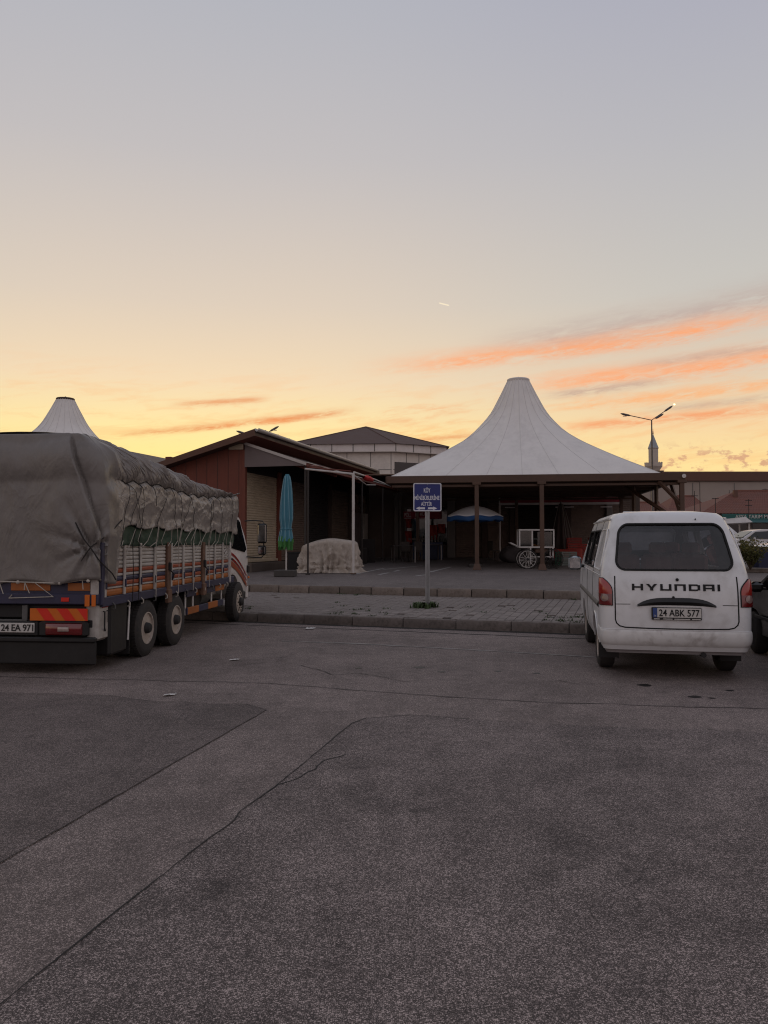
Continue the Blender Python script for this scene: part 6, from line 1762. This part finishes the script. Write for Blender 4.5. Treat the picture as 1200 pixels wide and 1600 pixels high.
# red cover thrown over crates
rc = at(885, 866, 32.0); rc.z = on_plaza(rc.x, rc.y)
def rcv(a, c):
    th = 2*PI*a; q = 1/((abs(math.cos(th))**5+abs(math.sin(th))**5)**.2); k = min(1, c*2)
    x, y = math.cos(th)*q*.62*k, math.sin(th)*q*.35*k; z = .62+.03*nz(x*3, y*3) if c < .5 else .62-(c-.5)*.9
    d = .03*math.sin(th*11)*max(0, c-.5)*2; return (x*(1+d), y*(1+d), z+.02*fbm(th*3, c*3))
rco = MB().grid(rcv, 60, 14).build('red_cover', M_REDGOODS, smooth=60); rco.location = rc; tag(rco, 'dull red cloth thrown over goods right of the food cart', 'cloth')
rbase = MB().cbox((0, 0, .29), (1.1, .55, .58), .03).build('goods_box', M_BROWNWALL); rbase.location = rc; tag(rbase, 'brown box of goods under the dull red cloth', 'box')
# bucket by the white pole
bk = at(778, 869, 36.0); bk.z = on_plaza(bk.x, bk.y)
bu = thing('bucket', 'small grey plastic bucket left of the white awning pole', 'bucket', tuple(bk))
MB().lathe([(.0, .0), (.15, .0), (.19, .36), (.20, .37), (.18, .37), (.14, .03)], 20).build('pail', pm('bucket_grey', (.15, .12, .115), .6, .1, 5), bu, 40)
MB().tube([(.19*math.cos(a), 0, .36+.10*math.sin(a)) for a in np.linspace(0, PI, 10)], .006, 4).build('handle', M_CHASSIS, bu)
# heap of folded stuff and chairs under the tent
M_PLAST = pm('chair_plastic', (.055, .045, .042), .6, .15, 6)
M_CHW = pm('chair_white', (.33, .31, .30), .55, .1, 6)
def chair(px, Yd, rz, label, m_):
    p = at(px, 865, Yd); p.z = on_plaza(p.x, p.y)
    r_ = thing('chair', label, 'chair', tuple(p), rz, 'chairs under the tent')
    MB().cbox((0, 0, .44), (.44, .42, .04), .01).build('seat', m_, r_)
    MB().cbox((0, .20, .70), (.44, .04, .44), .015).build('backrest', m_, r_)
    for x in (-.19, .19):
        for y in (-.18, .18): MB().box((x, y, .21), (.04, .04, .43)).build('leg', m_, r_)
chair(636, 35.5, .4, 'dark plastic chair nearest the shop front under the tent', M_PLAST)
chair(650, 36.2, -2.6, 'dark plastic chair with its back to the blue sign post', M_PLAST)
chair(772, 37.6, 2.0, 'dark plastic chair beside the small grey bucket', M_PLAST)
def table(px, Yd, label):
    p = at(px, 868, Yd); p.z = on_plaza(p.x, p.y); r_ = thing('table', label, 'table', tuple(p), .2)
    MB().cbox((0, 0, .74), (1.1, .7, .04), .01).build('tabletop', M_PLAST, r_)
    for x in (-.48, .48):
        for y in (-.28, .28): MB().box((x, y, .36), (.05, .05, .72)).build('leg', M_CHW if (x > 0 and y < 0) else M_PLAST, r_)
table(630, 34.6, 'dark table before the shop with red lettering')
table(672, 37.2, 'dark table in front of the lit blue boxes in the shop')
def boxes(name, px, Yd, dims, mat, label, cat='box', rz=0.0):
    p = at(px, 865, Yd); p.z = on_plaza(p.x, p.y)
    o = MB().cbox((0, 0, dims[2]/2), dims, .02).build(name, mat); o.location = p; o.rotation_euler.z = rz; return tag(o, label, cat)
boxes('storage_box', 556, 33.5, (1.0, .8, .65), M_DARKSHOP, 'dark box pile standing deep in the arcade beyond the white pole')
boxes('storage_box', 574, 34.6, (.7, .7, 1.05), M_DARKSHOP, 'tall dark box standing against the arcade shutters')
boxes('freezer', 668, 38.4, (1.5, .7, .85), pm('freezer_blue', (.02, .03, .07), .5, .15, 5), 'dark blue chest freezer in front of the lettered shop', 'freezer')
def sack(px, Yd, label, mat, s=1.0):
    p = at(px, 868, Yd); p.z = on_plaza(p.x, p.y); sd_ = px*.37
    def fn(a, c):
        th = 2*PI*a; ph_ = PI*(c-.5); f = 1+.22*fbm(math.cos(th)*1.4+sd_, math.sin(th)*1.4, c*3, 4)
        return (.42*s*math.cos(th)*math.cos(ph_)*f, .34*s*math.sin(th)*math.cos(ph_)*f, max(0, .30*s+.33*s*math.sin(ph_)*f))
    o = MB().grid(fn, 28, 16).build('sack', mat, smooth=60); o.location = p; tag(o, label, 'sack', 'sacks beside the food cart')
M_SACK = pm('sack_cloth', (.085, .076, .078), .9, .3, 9)
sack(800, 33.6, 'bulging grey sack between the white pole and the food cart', M_SACK, 1.15)
sack(795, 34.4, 'grey sack lying nearest the white awning pole', M_SACK)
# red goods hung in the lettered shop window
for k, (px, z, w, h) in enumerate(((638, 1.85, .32, .50), (638, 1.1, .36, .66), (676, 1.35, .5, .8), (690, 1.55, .4, .5))):
    MB().grid(lambda a, c: (hx_(px)+w*(a-.5), .70+.04*math.sin(a*9+c*4), z+h*(c-.5)), 10, 6).build('hanging_goods', M_REDGOODS, bpy.data.objects['shop_front'], 60).modifiers.new('thickness', 'SOLIDIFY').thickness = .03
for k in range(7):
    px = 655+k*5; MB().cbox((hx_(px), .66, .98), (.10, .10, .30+.1*(k % 3)), .02).build('bottle', M_HALLC, bpy.data.objects['shop_front'])
# ================================================================== BEYOND: right-hand background
M_TILE = pm('roof_tile', (.15, .058, .040), .8, .22, 1.5, .6, 9)
M_BAND = pm('brown_band', (.125, .062, .045), .75, .12, .8)
M_RENDER = pm('rendered_wall', (.33, .275, .24), .85, .1, .6)
M_TEAL = pm('sign_teal', (.015, .098, .090), .5, .15, 3)
M_TEAL2 = pm('awning_teal', (.02, .085, .085), .7, .2, 4)
M_STONE = pm('minaret_stone', (.48, .42, .37), .85, .12, .8)
M_LEAD = pm('lead_roof', (.30, .32, .34), .55, .12, 1)
# long hall
def fz(py, Yd): return at(600, py, Yd).z
Y1 = 92.0
lh = thing('long_hall', 'long low pale hall with a flat brown parapet band on the right skyline', 'building', (at(985, 800, Y1).x, Y1, .7))
W_ = 60.0; zt_ = fz(737, Y1)-.7; zb_ = fz(752, Y1)-.7
MB().box((W_/2, 6, zb_/2-.3), (W_, 12, zb_+.6)).build('wall', M_RENDER, lh)
MB().cbox((W_/2, 5.9, (zt_+zb_)/2), (W_+.3, 12.4, zt_-zb_), .05).build('parapet', M_BAND, lh)
for k in range(12): MB().box((2.5+k*5, -.03, zb_-1.9), (.06, .05, 3.4)).build('panel_joint', M_TRIM, lh)
def house(label, px0, px1, pxr0, pxr1, pye, pyr, Yd, depth, wall):
    """hipped, tiled house; front eave from px0 to px1, ridge from pxr0 to pxr1"""
    X0, X1 = at(px0, 800, Yd).x, at(px1, 800, Yd).x; zb = .7
    r_ = thing('house', label, 'house', (X0, Yd, zb)); w = X1-X0; ze = fz(pye, Yd)-zb; zr = fz(pyr, Yd+depth/2)-zb
    a, c = at(pxr0, 800, Yd+depth/2).x-X0, at(pxr1, 800, Yd+depth/2).x-X0
    MB().box((w/2, depth/2, ze/2-.3), (w-.5, depth-.5, ze+.6)).build('wall', wall, r_)
    # tiled roof: rolled courses as real relief
    def face(p, q, s, t_, nm):
        nu = max(6, int((Vector(q)-Vector(p)).length/.28)); 
        mb = MB(); p, q, s, t_ = map(Vector, (p, q, s, t_)); n = (q-p).cross(t_-p).normalized()
        def fn(u_, v_):
            e = p.lerp(q, u_); f = t_.lerp(s, u_); return e.lerp(f, v_) + n*(.035*abs(math.sin(u_*nu*PI)) + .03*((v_*9) % 1))
        mb.grid(fn, nu*3, 27); return mb.build(nm, M_TILE, rf_)
    rf_ = MB().add([(-.3, -.3, ze), (w+.3, -.3, ze), (w+.3, depth+.3, ze), (-.3, depth+.3, ze), (a, depth/2, zr), (c, depth/2, zr)], [(0, 1, 5, 4), (1, 2, 5), (2, 3, 4, 5), (3, 0, 4), (3, 2, 1, 0)]).build('roof', M_TILE, r_)
    face((-.3, -.32, ze+.02), (w+.3, -.32, ze+.02), (c, depth/2-.02, zr+.02), (a, depth/2-.02, zr+.02), 'tile_field')['kind'] = 'stuff'
    MB().tube([(a, depth/2, zr+.05), (c, depth/2, zr+.05)], .12, 6).build('ridge_tile', M_TILE, rf_)
    return r_, rf_, w, ze, zr
h1, h1r, w1, ze1, zr1 = house('red tiled house above the teal shop sign', 1096, 1290, 1148, 1240, 803, 768, 66.0, 9.0, M_RENDER)
h2, h2r, w2, ze2, zr2 = house('smaller red tiled house left of the teal shop, half behind the van', 1044, 1112, 1052, 1085, 803, 776, 76.0, 8.0, M_RENDER)
h3, h3r, w3, ze3, zr3 = house('low tiled house seen through the tent corner braces', 985, 1050, 1000, 1030, 806, 786, 72.0, 7.0, M_RENDER)
for dx in (4.4, 8.2): MB().cbox((dx, 3.2, zr1-.5), (.35, .35, 1.1), .03).build('chimney', M_BAND, h1r)
# shop under house 1
for k in range(6):
    x = 1.2+k*2.0; MB().box((x, .22, 1.25), (1.5, .08, 2.3)).build('shop_window', M_DGLASS, h1)
    MB().cbox((x+1.0, .2, 1.3), (.24, .12, 2.6), .02).build('pilaster', M_RENDER, h1)
X0 = at(1128, 800, 65.4).x
ts = thing('shop_sign', 'teal fascia sign with pale lettering under the tiled roof', 'sign', (X0, 65.4, .7))
zt_, zb_ = fz(803, 65.4)-.7, fz(811.5, 65.4)-.7; wS = 6.6
MB().cbox((wS/2, 0, (zt_+zb_)/2), (wS, .12, zt_-zb_), .02).build('sign_board', M_TEAL, ts)
lettering('sign_text', 'ASYA TARIM MARKET', at(1222, 800, 65.4).x-at(1148, 800, 65.4).x, (zt_-zb_)*.66, M_PLATE, ts, (at(1148, 800, 65.4).x-X0, -.068, zb_+.08), bold=.01)
MB().plate([(0, -.05, zb_), (0, -.9, zb_-.30), (wS, -.9, zb_-.30), (wS, -.05, zb_)], -.03).build('awning', M_TEAL2, ts)
# utility poles on the skyline of roofs
def upole(px, pyt, pyb, Yd, label, arms=()):
    p = at(px, 800, Yd); zb = .7; r_ = thing('utility_pole', label, 'pole', (p.x, Yd, zb), 0, 'thin poles over the tiled roofs')
    zt = fz(pyt, Yd)-zb
    MB().tube([(0, 0, -.2), (0, 0, zt)], [.035, .025], 6).build('shaft', M_CHASSIS, r_)
    for a in arms: MB().cbox((0, 0, zt-a), (.55, .05, .05), .01).build('crossarm', M_CHASSIS, r_)
upole(1085.5, 767, 785, 62, 'thin dark pole just right of the tent corner post', (.4,))
upole(1094, 753, 783, 63, 'taller pole beside the left slope of the tiled roof')
upole(1118, 778, 800, 62, 'short lamp pole before the left end of the large tiled roof', (.05,))
upole(1140, 766, 800, 80, 'thin pole behind the tiled roof ridge, left')
upole(1170, 780, 806, 62, 'short pole rising over the teal shop sign', (.1, .5))
upole(1196, 763, 800, 80, 'pole with a dark top at the right of the tiled ridge', (.1,))
# minaret
mp_ = at(1022, 800, 150.0)
mn = thing('minaret', 'slender stone minaret with a pointed grey cone beyond the tent', 'minaret', (mp_.x, 150, .7))
mz = lambda py: fz(py, 150)-.7
MB().lathe([(1.05, -.5), (1.05, mz(742)), (1.05, mz(738))], 16).build('shaft', M_STONE, mn, 30)
bc = MB().lathe([(1.05, mz(738)), (1.15, mz(735)), (1.40, mz(732)), (1.65, mz(729)), (1.68, mz(723.5)), (1.50, mz(723.5)), (1.50, mz(726)), (.95, mz(726))], 20).build('balcony', M_STONE, mn, 30)
for k in range(16):
    a = 2*PI*k/16; MB().box((1.62*math.cos(a), 1.62*math.sin(a), mz(723.3)), (.12, .12, .22)).build('baluster', M_STONE, bc)
MB().lathe([(.90, mz(727)), (.90, mz(702)), (1.0, mz(701)), (1.0, mz(699.5))], 16).build('upper_shaft', M_STONE, mn, 30)
cn_ = MB().lathe([(1.02, mz(700.5)), (.98, mz(699.5)), (.10, mz(680)), (.05, mz(677))], 16).build('spire', M_LEAD, mn, 60)
MB().lathe([(.05, mz(678)), (.16, mz(676.6)), (.05, mz(675.5)), (.10, mz(674.6)), (.04, mz(673.5)), (.03, mz(670))], 8).build('finial', M_LAMP_R2, cn_, 60)
# street lamps
M_LAMPON = emit('lamp_glow', (1.0, .70, .32), 3.0)
M_POLEG = pm('lamp_pole', (.12, .105, .10), .5, .1, 3, metal=.4)
def street_lamp(px, pj, Yd, tips, label, lit, mid=None):
    p = at(px, 800, Yd); r_ = thing('street_lamp', label, 'street lamp', (p.x, Yd, .7), 0, 'tall street lamps')
    z = lambda py: fz(py, Yd)-.7
    x = lambda q: at(q, 800, Yd).x - p.x
    MB().tube([(0, 0, -.2), (0, 0, 3), (0, 0, z(pj))], [.12, .09, .05], 10).build('pole', M_POLEG, r_, 40)
    for k, (tx, ty) in enumerate(tips):
        d = Vector((x(tx), 0, z(ty)-z(pj))); dn = d.normalized()
        ar = MB().tube([(0, 0, z(pj)), Vector((0, 0, z(pj)))+d], .035, 6).build('arm', M_POLEG, r_)
        e = Vector((0, 0, z(pj)))+d
        hd = MB().tube([e-dn*.35, e-dn*.2, e+dn*.25, e+dn*.45], [.04, .08, .085, .03], 8).build('lamp_head', M_POLEG, r_, 50)
        if lit == k: MB().lathe([(0, -.07), (.06, -.05), (.085, 0), (.06, .05), (0, .07)], 14, e+dn*.62+Vector((0, -.02, .02))).build('lamp_bulb', M_LAMPON, hd, 60)
        else: MB().cbox(e+dn*.1-Vector((0, 0, .13)), (.3, .16, .05), .01).build('lens', M_LAMP_C, hd)
    if mid:
        e = Vector((x(mid[0]), -.15, z(mid[1]))); dn = Vector((1, 0, .6)).normalized()
        MB().tube([e-dn*.35, e-dn*.2, e+dn*.2, e+dn*.4], [.04, .08, .085, .03], 8).build('lamp_head', M_POLEG, r_, 50)
street_lamp(1020, 656.5, 62.0, [(980, 648), (1046, 639)], 'tall two armed street lamp with one lit lamp, before the minaret', 1, (1031, 651))
street_lamp(403, 684, 60.0, [(377, 676), (427, 670.5)], 'street lamp whose heads peek over the brown shop roof', -1)

# ---- parked vehicles beyond the van
M_CARW = pm('car_white', (.64, .63, .63), .3, .04, 3, coat=.4, dirt=.2, dirt_col=(.4, .38, .37))
def far_car(px0, Yd, rz, label, paint, **k):
    p = at(px0, 845, Yd); return car('parked_car', label, (p.x, p.y, on_plaza(p.x, p.y)), rz, paint, group='cars parked on the far side of the plaza', **k)
vanp = [(.0, .45), (.0, .9), (.03, 1.2), (.05, 1.35), (.12, 1.95), (.4, 2.05), (2.6, 2.05), (3.1, 1.98), (3.75, 1.30), (4.4, 1.05), (4.62, .85), (4.65, .45), (4.5, .32), (.15, .32)]
far_car(1249, 38.0, R(90), 'white car parked side on behind the olive shrub', M_CARW)
far_car(1056, 50.0, R(-90), 'white high roofed van parked below the pale stall hood', M_CARW, L=4.65, W=1.8, prof=vanp, wr=.33, wheels=(.9, 3.6), windows=[[(1.5, 1.25), (2.3, 1.25), (2.3, 1.75), (1.5, 1.75)], [(2.45, 1.25), (3.5, 1.25), (3.05, 1.75), (2.45, 1.78)]], cat='van')
far_car(1374, 27.0, R(90), 'white car at the right edge with only its nose showing past the blue bin', M_CARW)
# pale stall hood behind
sp = at(1150, 820, 45.0); sp.z = on_plaza(sp.x, sp.y)
stl = thing('market_stall', 'pale cloth stall hood showing above the white vehicles', 'stall', tuple(sp))
zz = lambda py: fz(py, 45)-sp.z
MB().add([(-1.4, 0, zz(819)), (.9, -.2, zz(816)), (1.05, 1.4, zz(818)), (-1.4, 1.6, zz(819)), (-1.3, .1, zz(813)), (.62, .1, zz(807.5)), (.7, 1.3, zz(808)), (-1.3, 1.4, zz(813))],
         [(0, 1, 5, 4), (1, 2, 6, 5), (2, 3, 7, 6), (3, 0, 4, 7), (4, 5, 6, 7), (3, 2, 1, 0)]).build('hood', M_CARTW, stl)
for x in (-1.2, .8):
    for y in (.1, 1.3): MB().tube([(x, y, 0), (x, y, zz(816))], .04, 6).build('pole', M_CARTW, stl)
MB().cbox((-.2, .7, .8), (1.9, 1.1, .06), .01).build('counter', M_CARTW, stl)
# low kerb wall and planter soil at the right
kb = [at(1150, 880, 25.5), at(1290, 880, 24.0)]
for q in kb: q.z = on_plaza(q.x, q.y)
d = kb[1]-kb[0]
lw = MB().cbox((d.length/2, 0, .06), (d.length, .9, .14), .02).build('planter_kerb', M_CONC2); lw.location = kb[0]; lw.rotation_euler.z = math.atan2(d.y, d.x); struct(lw)
# shrub: many leaf sprays round branching stems
M_LEAF = pm('shrub_leaf', (.085, .088, .022), .6, .35, 3, piece=.2, trans=.3)
M_LEAFY = pm('shrub_leaf_tip', (.15, .125, .030), .6, .3, 3, trans=.3)
M_STEM = pm('shrub_stem', (.06, .04, .028), .9, .2, 9)
def shrub(px, Yd, h, w, label, seed):
    p = at(px, 870, Yd); p.z = on_plaza(p.x, p.y)+.10; rnd = random.Random(seed)
    r_ = thing('shrub', label, 'shrub', tuple(p), 0, None)
    stm = MB(); lf = MB()
    for k in range(26):
        a = rnd.uniform(0, 2*PI); t = rnd.uniform(.1, .55)*w; tip = Vector((t*math.cos(a)*1.2, t*math.sin(a), h*rnd.uniform(.5, 1.08)))
        pts = [Vector((0, 0, 0)).lerp(tip, q/6) + Vector((.05*nz(k, q), .05*nz(k, q, 4), .10*math.sin(q/6*PI))) for q in range(7)]
        stm.tube(pts, [.016-.002*q for q in range(7)], 4)
        for q in range(75):
            u_ = rnd.uniform(.25, 1.03); c = Vector((0, 0, 0)).lerp(tip, u_) + Vector((rnd.gauss(0, .07), rnd.gauss(0, .07), rnd.gauss(0, .07)+.10*math.sin(u_*PI)))
            L_ = rnd.uniform(.045, .09); ax = Vector((rnd.uniform(-1, 1), rnd.uniform(-1, 1), rnd.uniform(-.3, 1))).normalized(); s_ = ax.cross(Vector((rnd.uniform(-1, 1), rnd.uniform(-1, 1), .3))).normalized()*L_*.32
            lf.add([c, c+ax*L_*.5+s_, c+ax*L_, c+ax*L_*.5-s_], [(0, 1, 2, 3)], 1 if c.z > h*.62 and rnd.random() < .5 else 0)
    stm.build('stem', M_STEM, r_); lf.build('foliage', [M_LEAF, M_LEAFY], r_, fix=False)['kind'] = 'stuff'
shrub(1172, 24.6, .92, 1.0, 'olive green shrub in the planter right of the white van roof', 3)
# blue bin
bb = at(1189, 880, 25.8); bb.z = on_plaza(bb.x, bb.y)
bi = thing('refuse_bin', 'dark blue refuse bin behind the olive shrub', 'bin', tuple(bb))
M_BIN = pm('bin_blue', (.014, .020, .055), .5, .15, 5)
MB().box((0, 0, .42), (.34, .40, .68), taper=1.12).build('bin_body', M_BIN, bi); ld_ = MB().cbox((0, 0, .79), (.42, .50, .06), .02).build('lid', M_BIN, bi)
MB().tube([(-.16, -.26, .80), (.16, -.26, .80)], .02, 6).build('handle', M_BIN, bi)
for x in (-.15, .15): MB().lathe([(.03, -.03), (.09, -.03), (.09, .03), (.03, .03)], 12, (x, .19, .09), 'X').build('wheel', M_RUBBER, bi)
